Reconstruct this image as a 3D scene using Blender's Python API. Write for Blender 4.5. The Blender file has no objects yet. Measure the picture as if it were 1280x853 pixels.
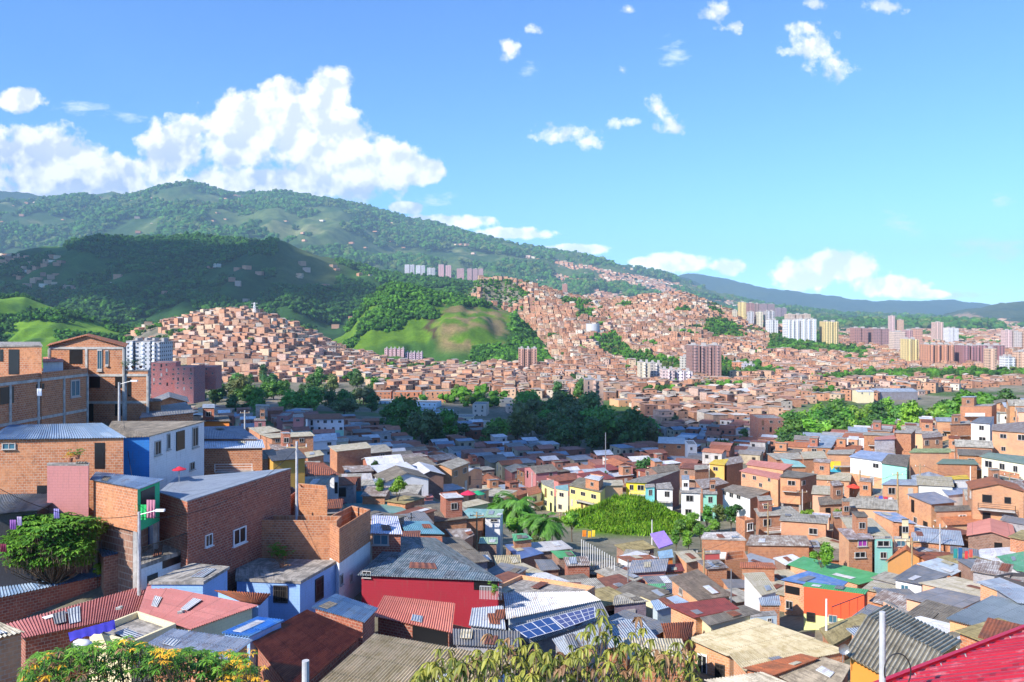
SHADE=True; HAZE=True; EXPO=0.95
import bpy, math, random
import numpy as np
from mathutils import Vector, Matrix
random.seed(7); np.random.seed(7)
R = math.radians
F = 995.0; CX = 640.0; HY = 395.0      # focal length, principal column and eye-level row of the photograph, in its pixels
scene = bpy.context.scene
COL = scene.collection

# ------------------------------------------------------------------ shading helpers
MATS = {}
def new_mat(name):
    m = bpy.data.materials.new(name); m.use_nodes = True
    nt = m.node_tree; nt.nodes.clear()
    out = nt.nodes.new('ShaderNodeOutputMaterial')
    b = nt.nodes.new('ShaderNodeBsdfPrincipled')
    nt.links.new(b.outputs[0], out.inputs[0])
    MATS[name] = m
    return m, nt, b
def N(nt, typ, **kw):
    n = nt.nodes.new('ShaderNode' + typ)
    for k, v in kw.items():
        if k.startswith('_'): n.inputs[int(k[1:])].default_value = v
        else: setattr(n, k, v)
    return n
def L(nt, a, b): nt.links.new(a, b)
def mixc(nt, fac, a, b, mode='MIX'):
    n = nt.nodes.new('ShaderNodeMix'); n.data_type = 'RGBA'; n.blend_type = mode; n.clamp_factor = True
    for s, v in ((n.inputs[0], fac), (n.inputs[6], a), (n.inputs[7], b)):
        if isinstance(v, bpy.types.NodeSocket): L(nt, v, s)
        elif isinstance(v, (int, float)): s.default_value = v
        else: s.default_value = (*v[:3], 1)
    return n.outputs[2]
def math_(nt, op, a, b=0.0, c=0.0, clamp=False):
    n = nt.nodes.new('ShaderNodeMath'); n.operation = op; n.use_clamp = clamp
    for i, v in enumerate((a, b, c)):
        if isinstance(v, bpy.types.NodeSocket): L(nt, v, n.inputs[i])
        else: n.inputs[i].default_value = v
    return n.outputs[0]
def ramp(nt, fac, lo, hi):
    n = nt.nodes.new('ShaderNodeMapRange'); n.inputs[1].default_value = lo; n.inputs[2].default_value = hi
    n.clamp = True; L(nt, fac, n.inputs[0]); return n.outputs[0]
def noise(nt, vec, scale, detail=3, rough=0.6):
    n = N(nt, 'TexNoise'); n.inputs['Scale'].default_value = scale; n.inputs['Detail'].default_value = detail
    n.inputs['Roughness'].default_value = rough
    if vec is not None: L(nt, vec, n.inputs['Vector'])
    return n.outputs[0]
def uv_rand(nt):
    uv = N(nt, 'UVMap'); oi = N(nt, 'ObjectInfo')
    k = N(nt, 'VectorMath', operation='MULTIPLY_ADD'); c = N(nt, 'CombineXYZ')
    r = math_(nt, 'MULTIPLY', oi.outputs['Random'], 97.0)
    L(nt, r, c.inputs[0]); L(nt, r, c.inputs[1])
    a = N(nt, 'VectorMath', operation='ADD'); L(nt, uv.outputs[0], a.inputs[0]); L(nt, c.outputs[0], a.inputs[1])
    return uv.outputs[0], a.outputs[0], oi

def brick_mat(name, c1, c2, mortar, bw=0.33, bh=0.2, ms=0.02, stain=0.6, rough=0.92):
    m, nt, b = new_mat(name)
    uv, uvr, oi = uv_rand(nt)
    t = N(nt, 'TexBrick'); L(nt, uv, t.inputs['Vector'])
    t.inputs['Color1'].default_value = (*c1, 1); t.inputs['Color2'].default_value = (*c2, 1); t.inputs['Mortar'].default_value = (*mortar, 1)
    t.inputs['Scale'].default_value = 1; t.inputs['Brick Width'].default_value = bw; t.inputs['Row Height'].default_value = bh
    t.inputs['Mortar Size'].default_value = ms; t.inputs['Mortar Smooth'].default_value = 0.3
    n1 = noise(nt, uvr, 0.35, 4, 0.65); n2 = noise(nt, uvr, 2.6, 4, 0.7)
    c = mixc(nt, ramp(nt, n1, 0.42, 0.72), t.outputs[0], (c1[0]*1.15+.03, c1[1]*1.25+.03, c1[2]*1.3+.02))
    c = mixc(nt, math_(nt, 'MULTIPLY', ramp(nt, n2, 0.5, 0.75), stain), c, (0.07, 0.05, 0.04))
    c = mixc(nt, math_(nt, 'MULTIPLY', ramp(nt, n2, 0.45, 0.3), stain * .8), c, (0.42, 0.33, 0.25))
    c = mixc(nt, 1.0, c, oi.outputs['Color'], 'MULTIPLY')
    L(nt, c, b.inputs['Base Color']); b.inputs['Roughness'].default_value = rough
    bp = N(nt, 'Bump'); bp.inputs['Strength'].default_value = 0.5; bp.inputs['Distance'].default_value = 0.02
    L(nt, t.outputs[1], bp.inputs['Height']); bp.invert = True
    L(nt, bp.outputs[0], b.inputs['Normal'])
    return m
def paint_mat(name, col, dirt=0.5, rough=0.8, blocks=True, under=(0.33, 0.2, 0.13)):
    m, nt, b = new_mat(name)
    uv, uvr, oi = uv_rand(nt)
    n1 = noise(nt, uvr, 0.5, 5, 0.7); n2 = noise(nt, uvr, 3.5, 4, 0.7)
    st = N(nt, 'Mapping'); st.inputs['Scale'].default_value = (3.0, 0.35, 1); L(nt, uvr, st.inputs['Vector'])
    n3 = noise(nt, st.outputs[0], 1.6, 4, 0.7)
    c = mixc(nt, math_(nt, 'MULTIPLY', ramp(nt, n1, 0.45, 0.7), dirt * .7), col, [x * .72 for x in col])
    c = mixc(nt, math_(nt, 'MULTIPLY', ramp(nt, n3, 0.55, 0.8), dirt), c, (0.12, 0.1, 0.085))
    c = mixc(nt, math_(nt, 'MULTIPLY', ramp(nt, n2, 0.64, 0.72), dirt * .8), c, under)
    if blocks:
        t = N(nt, 'TexBrick'); L(nt, uv, t.inputs['Vector'])
        for k, v in (('Scale', 1), ('Brick Width', .4), ('Row Height', .2), ('Mortar Size', .012), ('Mortar Smooth', .5)): t.inputs[k].default_value = v
        c = mixc(nt, math_(nt, 'MULTIPLY', t.outputs[1], .3), c, [x * .45 for x in col])
        bp = N(nt, 'Bump'); bp.inputs['Strength'].default_value = 0.4; bp.inputs['Distance'].default_value = 0.02; bp.invert = True
        L(nt, t.outputs[1], bp.inputs['Height']); L(nt, bp.outputs[0], b.inputs['Normal'])
    c = mixc(nt, 1.0, c, oi.outputs['Color'], 'MULTIPLY')
    L(nt, c, b.inputs['Base Color']); b.inputs['Roughness'].default_value = rough
    return m
def roof_mat(name, c1, c2, patch, pamt=0.3, rough=0.6, sheet=(0.85, 2.4), wave=True, metal=0.0, pitch=0.2, groove_shade=.28):
    pamt = min(.6, pamt + .14)
    m, nt, b = new_mat(name)
    uv, uvr, oi = uv_rand(nt)
    t = N(nt, 'TexBrick'); L(nt, uvr, t.inputs['Vector'])
    t.inputs['Color1'].default_value = (0, 0, 0, 1); t.inputs['Color2'].default_value = (1, 1, 1, 1); t.inputs['Mortar'].default_value = (.3, .3, .3, 1)
    for k, v in (('Scale', 1), ('Brick Width', sheet[0]), ('Row Height', sheet[1]), ('Mortar Size', .0), ('Bias', 0.0)): t.inputs[k].default_value = v
    t.offset = 0.0
    n0 = noise(nt, uvr, 0.3, 3, 0.6)
    n1 = noise(nt, uvr, 0.9, 5, 0.75); n2 = noise(nt, uvr, 6, 4, 0.7)
    st = N(nt, 'Mapping'); st.inputs['Scale'].default_value = (4.0, 0.4, 1); L(nt, uvr, st.inputs['Vector'])
    n3 = noise(nt, st.outputs[0], 1.2, 4, 0.7)
    c = mixc(nt, t.outputs[0], c1, c2)
    c = mixc(nt, math_(nt, 'MULTIPLY', ramp(nt, math_(nt, 'ADD', math_(nt, 'MULTIPLY', n1, .6), math_(nt, 'MULTIPLY', n3, .4)), 0.62 - pamt * .35, 0.72 - pamt * .3), min(1, .35 + pamt)), c, patch)
    c = mixc(nt, math_(nt, 'MULTIPLY', ramp(nt, n2, 0.5, 0.8), .5), c, [x * .45 for x in c1])
    c = mixc(nt, math_(nt, 'MULTIPLY', ramp(nt, n0, 0.5, 0.75), .35), c, [x * .6 for x in c2])
    # overlap line at the lower edge of each sheet
    sep = N(nt, 'SeparateXYZ'); L(nt, uvr, sep.inputs[0])
    fr = math_(nt, 'FRACT', math_(nt, 'DIVIDE', sep.outputs[1], sheet[1]))
    c = mixc(nt, math_(nt, 'MULTIPLY', math_(nt, 'LESS_THAN', fr, 0.03), .55), c, [x * .35 for x in c1])
    fu = math_(nt, 'FRACT', math_(nt, 'DIVIDE', sep.outputs[0], sheet[0]))
    c = mixc(nt, math_(nt, 'MULTIPLY', math_(nt, 'LESS_THAN', fu, 0.05), .35), c, [x * .4 for x in c1])
    c = mixc(nt, 1.0, c, oi.outputs['Color'], 'MULTIPLY')
    L(nt, c, b.inputs['Base Color']); b.inputs['Roughness'].default_value = rough; b.inputs['Metallic'].default_value = metal
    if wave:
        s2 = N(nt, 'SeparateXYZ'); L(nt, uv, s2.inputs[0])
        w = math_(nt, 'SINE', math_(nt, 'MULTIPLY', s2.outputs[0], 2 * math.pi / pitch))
        c = mixc(nt, math_(nt, 'MULTIPLY', ramp(nt, w, .1, -.9), groove_shade), c, [x * .3 for x in c1]); L(nt, c, b.inputs['Base Color'])  # rib shade painted into the colour: corrugation troughs darker
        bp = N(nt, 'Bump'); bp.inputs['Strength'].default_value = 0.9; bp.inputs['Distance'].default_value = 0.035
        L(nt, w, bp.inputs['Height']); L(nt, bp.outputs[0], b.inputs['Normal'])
    return m
def plain_mat(name, col, rough=0.7, metal=0.0, emit=None, objcol=False, var=0.0, scale=3.0):
    m, nt, b = new_mat(name)
    b.inputs['Base Color'].default_value = (*col, 1); b.inputs['Roughness'].default_value = rough; b.inputs['Metallic'].default_value = metal
    if objcol or var:
        tc = N(nt, 'TexCoord'); n = noise(nt, tc.outputs['Object'], scale, 3, 0.7)
        c = mixc(nt, ramp(nt, n, 0.35, 0.65), [x * (1 - var) for x in col], [min(1, x * (1 + var)) for x in col])
        if objcol:
            oi = N(nt, 'ObjectInfo'); c = mixc(nt, 1.0, c, oi.outputs['Color'], 'MULTIPLY')
        L(nt, c, b.inputs['Base Color'])
    return m
def leaf_mat(name, c1, c2, trans=0.25, scale=0.9):
    m, nt, b = new_mat(name)
    g = N(nt, 'NewGeometry'); oi = N(nt, 'ObjectInfo')
    c = mixc(nt, g.outputs['Random Per Island'], c1, c2)
    n = noise(nt, g.outputs['Position'], scale, 2, 0.6)
    c = mixc(nt, math_(nt, 'MULTIPLY', ramp(nt, n, 0.45, 0.62), .6), c, [x * 1.7 for x in c2])
    c = mixc(nt, 1.0, c, oi.outputs['Color'], 'MULTIPLY')
    L(nt, c, b.inputs['Base Color']); b.inputs['Roughness'].default_value = 0.55
    tr = N(nt, 'BsdfTranslucent'); L(nt, c, tr.inputs[0])
    mx = N(nt, 'MixShader'); mx.inputs[0].default_value = trans
    out = [x for x in nt.nodes if x.type == 'OUTPUT_MATERIAL'][0]
    L(nt, b.outputs[0], mx.inputs[1]); L(nt, tr.outputs[0], mx.inputs[2]); L(nt, mx.outputs[0], out.inputs[0])
    return m

OR = (0.50, 0.19, 0.075); OD = (0.36, 0.115, 0.05); MO = (0.46, 0.34, 0.25)
brick_mat('brick', (.44, .165, .07), OD, MO)
brick_mat('brick_red', (0.34, 0.085, 0.045), (0.22, 0.05, 0.03), (0.40, 0.30, 0.24))
brick_mat('brick_pale', (0.58, 0.27, 0.13), (0.48, 0.19, 0.09), (0.52, 0.42, 0.33), stain=.25)
brick_mat('brick_dull', (0.26, 0.13, 0.09), (0.18, 0.085, 0.06), (0.33, 0.28, 0.24), stain=.5)
brick_mat('brick_far', (0.38, 0.145, 0.08), (0.27, 0.095, 0.055), (0.36, 0.24, 0.18))
brick_mat('grey_block', (0.30, 0.28, 0.30), (0.22, 0.20, 0.22), (0.36, 0.34, 0.33), bw=.4)
paint_mat('pink', (0.50, 0.20, 0.19)); paint_mat('crimson', (0.32, 0.012, 0.03), dirt=.5, under=(.25, .02, .03))
paint_mat('blue', (0.03, 0.22, 0.62)); paint_mat('lightblue', (0.28, 0.46, 0.78), dirt=.5, under=(0.75, .78, .8))
paint_mat('skyblue', (0.05, 0.42, 0.62)); paint_mat('paleblue', (0.52, 0.62, 0.68))
paint_mat('white', (0.74, 0.74, 0.75)); paint_mat('cream', (0.74, 0.64, 0.40), dirt=.25)
paint_mat('yellow', (0.76, 0.62, 0.20), dirt=.25); paint_mat('brightyellow', (0.85, 0.62, 0.03), dirt=.15)
paint_mat('ochre', (0.55, 0.33, 0.07)); paint_mat('mint', (0.30, 0.66, 0.52), dirt=.3)
paint_mat('greenpaint', (0.04, 0.50, 0.22), dirt=.3); paint_mat('lime', (0.66, 0.70, 0.30), dirt=.2)
paint_mat('salmon', (0.72, 0.40, 0.26), dirt=.25); paint_mat('peach', (0.72, 0.42, 0.24), dirt=.3)
paint_mat('orangepaint', (0.70, 0.22, 0.04), dirt=.3, blocks=False); paint_mat('redpaint', (0.62, 0.07, 0.02), dirt=.25, blocks=False)
paint_mat('darkwall', (0.06, 0.055, 0.06)); paint_mat('concrete', (0.38, 0.36, 0.34), dirt=.5, blocks=False)
RUST = (0.24, 0.075, 0.03)
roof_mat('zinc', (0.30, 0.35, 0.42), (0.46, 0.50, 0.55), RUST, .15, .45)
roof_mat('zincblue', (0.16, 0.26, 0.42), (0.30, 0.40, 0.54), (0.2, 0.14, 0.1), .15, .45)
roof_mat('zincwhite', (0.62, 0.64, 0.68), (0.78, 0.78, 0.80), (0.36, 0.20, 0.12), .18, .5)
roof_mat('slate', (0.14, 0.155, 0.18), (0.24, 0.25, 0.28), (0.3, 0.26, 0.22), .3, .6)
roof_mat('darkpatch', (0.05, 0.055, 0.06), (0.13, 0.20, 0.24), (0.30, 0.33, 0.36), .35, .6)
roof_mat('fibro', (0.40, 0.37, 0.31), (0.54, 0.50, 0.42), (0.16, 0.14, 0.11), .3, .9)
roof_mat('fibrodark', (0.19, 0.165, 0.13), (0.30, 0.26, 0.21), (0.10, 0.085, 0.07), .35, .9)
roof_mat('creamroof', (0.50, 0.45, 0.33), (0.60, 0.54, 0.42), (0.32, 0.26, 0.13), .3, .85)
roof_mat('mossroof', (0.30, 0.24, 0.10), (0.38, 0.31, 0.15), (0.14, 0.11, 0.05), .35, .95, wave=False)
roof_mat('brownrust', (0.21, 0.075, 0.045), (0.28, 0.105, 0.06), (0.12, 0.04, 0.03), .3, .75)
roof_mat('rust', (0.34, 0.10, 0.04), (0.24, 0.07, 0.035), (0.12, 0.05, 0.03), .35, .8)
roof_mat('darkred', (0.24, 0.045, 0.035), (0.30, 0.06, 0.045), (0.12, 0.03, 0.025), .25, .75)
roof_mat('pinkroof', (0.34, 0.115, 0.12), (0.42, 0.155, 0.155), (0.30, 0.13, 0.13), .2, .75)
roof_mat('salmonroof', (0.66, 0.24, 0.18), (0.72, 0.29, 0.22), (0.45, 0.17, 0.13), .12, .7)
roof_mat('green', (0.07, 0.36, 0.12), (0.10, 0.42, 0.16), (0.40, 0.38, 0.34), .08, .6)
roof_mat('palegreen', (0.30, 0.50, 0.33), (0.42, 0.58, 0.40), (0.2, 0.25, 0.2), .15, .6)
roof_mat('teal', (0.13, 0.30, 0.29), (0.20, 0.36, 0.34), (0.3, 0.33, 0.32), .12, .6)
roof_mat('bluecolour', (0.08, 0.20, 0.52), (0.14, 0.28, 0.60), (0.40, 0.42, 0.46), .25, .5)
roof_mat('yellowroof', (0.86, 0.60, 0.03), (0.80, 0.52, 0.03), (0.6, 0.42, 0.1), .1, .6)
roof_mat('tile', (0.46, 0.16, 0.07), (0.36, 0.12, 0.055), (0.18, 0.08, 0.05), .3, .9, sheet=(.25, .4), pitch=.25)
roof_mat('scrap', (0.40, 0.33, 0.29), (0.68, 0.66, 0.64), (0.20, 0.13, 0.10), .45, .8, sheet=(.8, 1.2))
roof_mat('slab', (0.36, 0.33, 0.30), (0.42, 0.39, 0.35), (0.13, 0.12, 0.11), .4, .95, sheet=(6, 6), wave=False)
roof_mat('tarp', (0.24, 0.28, 0.34), (0.28, 0.32, 0.38), (0.18, 0.2, 0.25), .3, .5, sheet=(7, 7), wave=False)
roof_mat('blacktarp', (0.03, 0.03, 0.035), (0.05, 0.05, 0.055), (0.10, 0.10, 0.11), .3, .5, sheet=(5, 5), wave=False)
roof_mat('nearred', (0.40, 0.008, 0.02), (0.47, 0.014, 0.028), (0.55, 0.40, 0.42), .12, .4, sheet=(1.0, 3.4), groove_shade=.85, pitch=.32)
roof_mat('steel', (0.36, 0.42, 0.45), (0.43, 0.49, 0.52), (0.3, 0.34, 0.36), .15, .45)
plain_mat('dark', (0.012, 0.012, 0.014), .35); plain_mat('framegrey', (0.42, 0.40, 0.38), .6)
plain_mat('framedark', (0.06, 0.05, 0.045), .5); plain_mat('framewhite', (0.75, 0.75, 0.74), .5)
plain_mat('doorwood', (0.16, 0.08, 0.04), .7, var=.3); plain_mat('curtain', (0.30, 0.03, 0.28), .8)
plain_mat('conc', (0.40, 0.385, 0.36), .9, var=.25, scale=1.5); plain_mat('metal', (0.35, 0.36, 0.38), .45, .6)
plain_mat('poleconc', (0.42, 0.42, 0.43), .85, var=.15, scale=4); plain_mat('black', (0.02, 0.02, 0.02), .5)
plain_mat('bark', (0.12, 0.085, 0.055), .95, var=.35, scale=6); plain_mat('wood', (0.34, 0.24, 0.13), .85, var=.3)
plain_mat('stone', (0.34, 0.14, 0.08), .95, var=.4, scale=8); plain_mat('bluecloth', (0.03, 0.035, 0.42), .8, var=.3)
plain_mat('greycloth', (0.24, 0.33, 0.5), .85, var=.4); plain_mat('whitesack', (0.62, 0.62, 0.66), .8, var=.3)
plain_mat('clothany', (1, 1, 1), .85, objcol=True, var=.15); plain_mat('panelblue', (0.015, 0.04, 0.16), .15)
plain_mat('panelgrid', (0.6, 0.62, 0.66), .4); plain_mat('mattblack', (0.015, 0.015, 0.018), .9)
plain_mat('glassblue', (0.05, 0.14, 0.2), .12)
leaf_mat('leaf_dark', (0.028, 0.085, 0.018), (0.05, 0.13, 0.025)); leaf_mat('leaf_mid', (0.045, 0.14, 0.016), (0.09, 0.24, 0.025))
leaf_mat('leaf_bright', (0.08, 0.22, 0.015), (0.16, 0.32, 0.03)); leaf_mat('leaf_olive', (0.07, 0.10, 0.03), (0.13, 0.16, 0.05))
leaf_mat('leaf_mango', (0.07, 0.12, 0.012), (0.28, 0.27, 0.04), .3, 2.5); leaf_mat('leaf_brown', (0.16, 0.07, 0.03), (0.26, 0.15, 0.07), .2)
leaf_mat('flower_orange', (0.62, 0.28, 0.01), (0.75, 0.45, 0.03), .2)
leaf_mat('grassblade', (0.09, 0.22, 0.012), (0.20, 0.36, 0.03), .3, .35)

# ------------------------------------------------------------------ mesh builder
class MB:
    def __init__(s): s.v = []; s.f = []; s.uv = []; s.mi = []
    def quad(s, pts, uvs=None, mi=0):
        n = len(s.v); s.v.extend([tuple(p) for p in pts]); s.f.append(tuple(range(n, n + len(pts))))
        s.uv.extend(uvs if uvs else [(0, 0)] * len(pts)); s.mi.append(mi)
    def box(s, c, size, rz=0.0, mi=0, tilt=None):
        hx, hy, hz = size[0] / 2, size[1] / 2, size[2] / 2
        ca, sa = math.cos(rz), math.sin(rz)
        def T(x, y, z): return (c[0] + x * ca - y * sa, c[1] + x * sa + y * ca, c[2] + z)
        P = [T(x * hx, y * hy, z * hz) for z in (-1, 1) for y in (-1, 1) for x in (-1, 1)]
        for idx, (a, b) in (((0, 1, 5, 4), (0, 2)), ((1, 3, 7, 5), (1, 2)), ((3, 2, 6, 7), (0, 2)), ((2, 0, 4, 6), (1, 2)), ((4, 5, 7, 6), (0, 1)), ((2, 3, 1, 0), (0, 1))):
            w, h = size[a], size[b]
            s.quad([P[i] for i in idx], [(0, 0), (w, 0), (w, h), (0, h)], mi)
    def beam(s, a, b, w, h=None, mi=0):
        a = Vector(a); b = Vector(b); d = b - a
        if d.length < 1e-6: return
        h = h or w
        d.normalize(); up = Vector((0, 0, 1)) if abs(d.z) < .95 else Vector((1, 0, 0))
        sx = d.cross(up).normalized() * (w / 2); sz = sx.normalized().cross(d).normalized() * (h / 2)
        A = [a - sx - sz, a + sx - sz, a + sx + sz, a - sx + sz]; B = [b - sx - sz, b + sx - sz, b + sx + sz, b - sx + sz]
        ln = (b - a).length
        for i in range(4):
            j = (i + 1) % 4; s.quad([A[i], A[j], B[j], B[i]], [(0, 0), (w, 0), (w, ln), (0, ln)], mi)
        s.quad(A[::-1], None, mi); s.quad(B, None, mi)
    def tube(s, a, b, r1, r2=None, n=8, mi=0, cap=True):
        a = Vector(a); b = Vector(b); d = (b - a); r2 = r1 if r2 is None else r2
        if d.length < 1e-6: return
        d.normalize(); up = Vector((0, 0, 1)) if abs(d.z) < .95 else Vector((1, 0, 0))
        x = d.cross(up).normalized(); y = x.cross(d).normalized()
        A = [a + (x * math.cos(t) + y * math.sin(t)) * r1 for t in [2 * math.pi * k / n for k in range(n)]]
        B = [b + (x * math.cos(t) + y * math.sin(t)) * r2 for t in [2 * math.pi * k / n for k in range(n)]]
        for i in range(n):
            j = (i + 1) % n; s.quad([A[j], A[i], B[i], B[j]], None, mi)
        if cap: s.quad(A, None, mi); s.quad(B[::-1], None, mi)
    def build(s, name, mats, parent=None, smooth=False, origin=(0, 0, 0)):
        me = bpy.data.meshes.new(name)
        ox, oy, oz = origin
        me.from_pydata([(x - ox, y - oy, z - oz) for x, y, z in s.v], [], s.f)
        uvl = me.uv_layers.new(name='UVMap')
        uvl.data.foreach_set('uv', np.array(s.uv, dtype=np.float32).ravel())
        if isinstance(mats, str): mats = [mats]
        for m in mats: me.materials.append(MATS[m])
        me.polygons.foreach_set('material_index', s.mi)
        if smooth: me.polygons.foreach_set('use_smooth', [True] * len(s.f))
        me.update()
        return link(name, me, parent)
def link(name, data, parent=None, loc=None):
    o = bpy.data.objects.new(name, data); COL.objects.link(o)
    if parent is not None: o.parent = parent
    if loc is not None: o.location = loc
    return o
ALL_TOP = []
def tag(o, label, cat, group=None, kind=None):
    if label: o['label'] = label
    if cat: o['category'] = cat
    if group: o['group'] = group
    if kind: o['kind'] = kind
    ALL_TOP.append(o)
    return o
def empty(name, loc): return link(name, None, None, loc)

# ------------------------------------------------------------------ terrain
_perm = np.random.RandomState(3).rand(256, 256)
def vnoise(x, y):
    xi = np.floor(x).astype(int); yi = np.floor(y).astype(int); fx = x - xi; fy = y - yi
    fx = fx * fx * (3 - 2 * fx); fy = fy * fy * (3 - 2 * fy)
    a = _perm[xi & 255, yi & 255]; b = _perm[(xi + 1) & 255, yi & 255]; c = _perm[xi & 255, (yi + 1) & 255]; d = _perm[(xi + 1) & 255, (yi + 1) & 255]
    return (a * (1 - fx) + b * fx) * (1 - fy) + (c * (1 - fx) + d * fx) * fy
def fbm(x, y, o=4):
    s = 0; a = .5
    for i in range(o): s = s + a * vnoise(x + 17 * i, y + 31 * i); x = x * 2.03; y = y * 2.03; a *= .5
    return s
NY = [4, 12, 20, 30, 40, 50, 57, 63, 70, 80, 90, 100, 115, 130, 150, 170, 200, 260, 330, 420, 520, 650, 800]
NP = [-200, 0, 130, 200, 320, 480, 640, 800, 960, 1120, 1280, 1500]
NZ = [
 [-6,-9,-13,-17,-21,-22,-19,-16,-12,-11,-11,-12,-14,-18,-26,-32,-42,-52,-58,-62,-64,-65,-65],
 [-6,-9,-13,-17,-21,-22,-19,-16,-12,-11,-11,-12,-14,-18,-26,-32,-42,-52,-58,-62,-64,-65,-65],
 [-6,-9,-13,-17,-21,-22,-19.5,-17.2,-14,-12,-11.3,-12,-14,-18,-26,-32,-42,-52,-58,-62,-64,-65,-65],
 [-6,-9,-13,-18,-21,-22.2,-22,-21.5,-20.3,-17.5,-15,-14,-15,-18,-25,-30,-38,-48,-55,-60,-63,-65,-65],
 [-6,-10,-14,-19,-21.8,-22.7,-22.9,-23,-22.6,-21.6,-20.5,-20,-22,-24,-26.5,-29,-35,-43,-48,-54,-58,-63,-65],
 [-6,-10,-14,-19,-21.8,-22.8,-23.4,-23.8,-23.6,-23.8,-24.2,-25,-26.5,-28,-29.5,-34,-40,-47,-53,-58,-62,-64,-65],
 [-6,-10,-14,-19,-22,-23.4,-24.2,-25,-26.5,-28.3,-29.8,-31.2,-33.6,-36,-39,-41.5,-46,-53,-58,-61.5,-63.5,-64.5,-65],
 [-6,-10,-15,-20,-23,-25,-26,-27,-28,-29.5,-31,-33,-35,-37.5,-39.5,-42,-45,-52,-57,-61,-63.5,-64.5,-65],
 [-6,-10,-15,-20,-23.5,-25.5,-27,-28.5,-30,-31.5,-32.8,-34,-35.3,-37.5,-39.5,-40.5,-42,-48.5,-55,-60,-63,-64.5,-65],
 [-6,-10,-14.5,-18.5,-21.5,-23.5,-25.2,-27,-28.8,-30.5,-31.8,-32.5,-33.5,-35,-35.8,-35.5,-35.5,-42,-52,-58,-62,-64,-65],
 [-6,-10,-13.5,-17.5,-20.5,-22.5,-24,-25.3,-26.5,-28,-29,-29.6,-30,-30,-29.5,-28.5,-28,-33,-45,-55,-61,-64,-65],
 [-6,-10,-13.5,-17.5,-20.5,-22.5,-24,-25.3,-26.5,-27,-28,-28,-28,-27,-26,-25,-24,-30,-43,-55,-61,-64,-65]]
NZ = np.array(NZ, float); LNY = np.log(np.array(NY, float)); NPa = np.array(NP, float)
def crest(pairs):
    p = np.array(pairs, float)
    return lambda px: np.interp(px, p[:, 0], p[:, 1])
LAYERS = [  # name, front Y, crest Y, back Y, crest rows, gully strength
 ('slope_lit', 880, 1250, 1700, crest([(-600,330),(-200,345),(0,374),(30,371),(60,382),(110,398),(150,411),(200,426),(250,440),(300,462),(330,470)]), .30),
 ('brick_hill', 790, 1100, 1500, crest([(90,475),(130,440),(180,412),(225,400),(265,393),(310,391),(345,399),(385,418),(430,441),(480,448),(520,456),(580,466),(640,474)]), .04),
 ('city_hill', 880, 1700, 2300, crest([(430,470),(520,455),(570,390),(600,348),(640,350),(700,368),(760,378),(800,373),(850,368),(880,377),(900,386),(930,397),(960,406),(1000,414),(1060,426),(1200,440)]), .05),
 ('green_hill', 1030, 1400, 1600, crest([(360,452),(430,420),(465,372),(490,356),(520,364),(545,370),(600,376),(640,391),(662,412),(690,438),(720,450)]), .30),
 ('dark_hill', 1500, 2700, 3500, crest([(-600,330),(-200,325),(0,320),(100,305),(180,300),(250,297),(300,302),(350,306),(430,328),(480,345),(560,352),(640,366),(700,382),(760,398),(860,425)]), .30),
 ('mountain', 3300, 7500, 9500, crest([(-600,300),(-100,275),(0,264),(60,258),(110,252),(160,250),(200,241),(240,237),(275,243),(300,246),(350,247),(400,255),(440,261),(520,277),(600,298),(680,315),(780,335),(830,345),(900,370),(960,384),(1050,395),(1200,400),(1300,408)]), .22),
 ('range_left', 8500, 11000, 13000, crest([(-600,215),(-100,228),(0,237),(60,248),(100,253),(200,262),(330,300),(480,402)]), .06),
 ('range_near', 8000, 9600, 11500, crest([(760,372),(810,346),(835,341),(860,346),(895,368),(930,385),(960,398),(1040,406)]), .08),
 ('range_right', 10000, 12800, 14300, crest([(600,395),(780,365),(820,348),(870,342),(920,352),(960,360),(1000,365),(1050,372),(1090,377),(1130,375),(1180,375),(1220,379),(1250,384),(1290,389),(1400,388),(1700,380)]), .06),
 ('hill_far_right', 4800, 6800, 8500, crest([(1090,412),(1130,404),(1180,395),(1210,389),(1240,384),(1280,381),(1400,372),(1700,350)]), .12),
]
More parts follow.
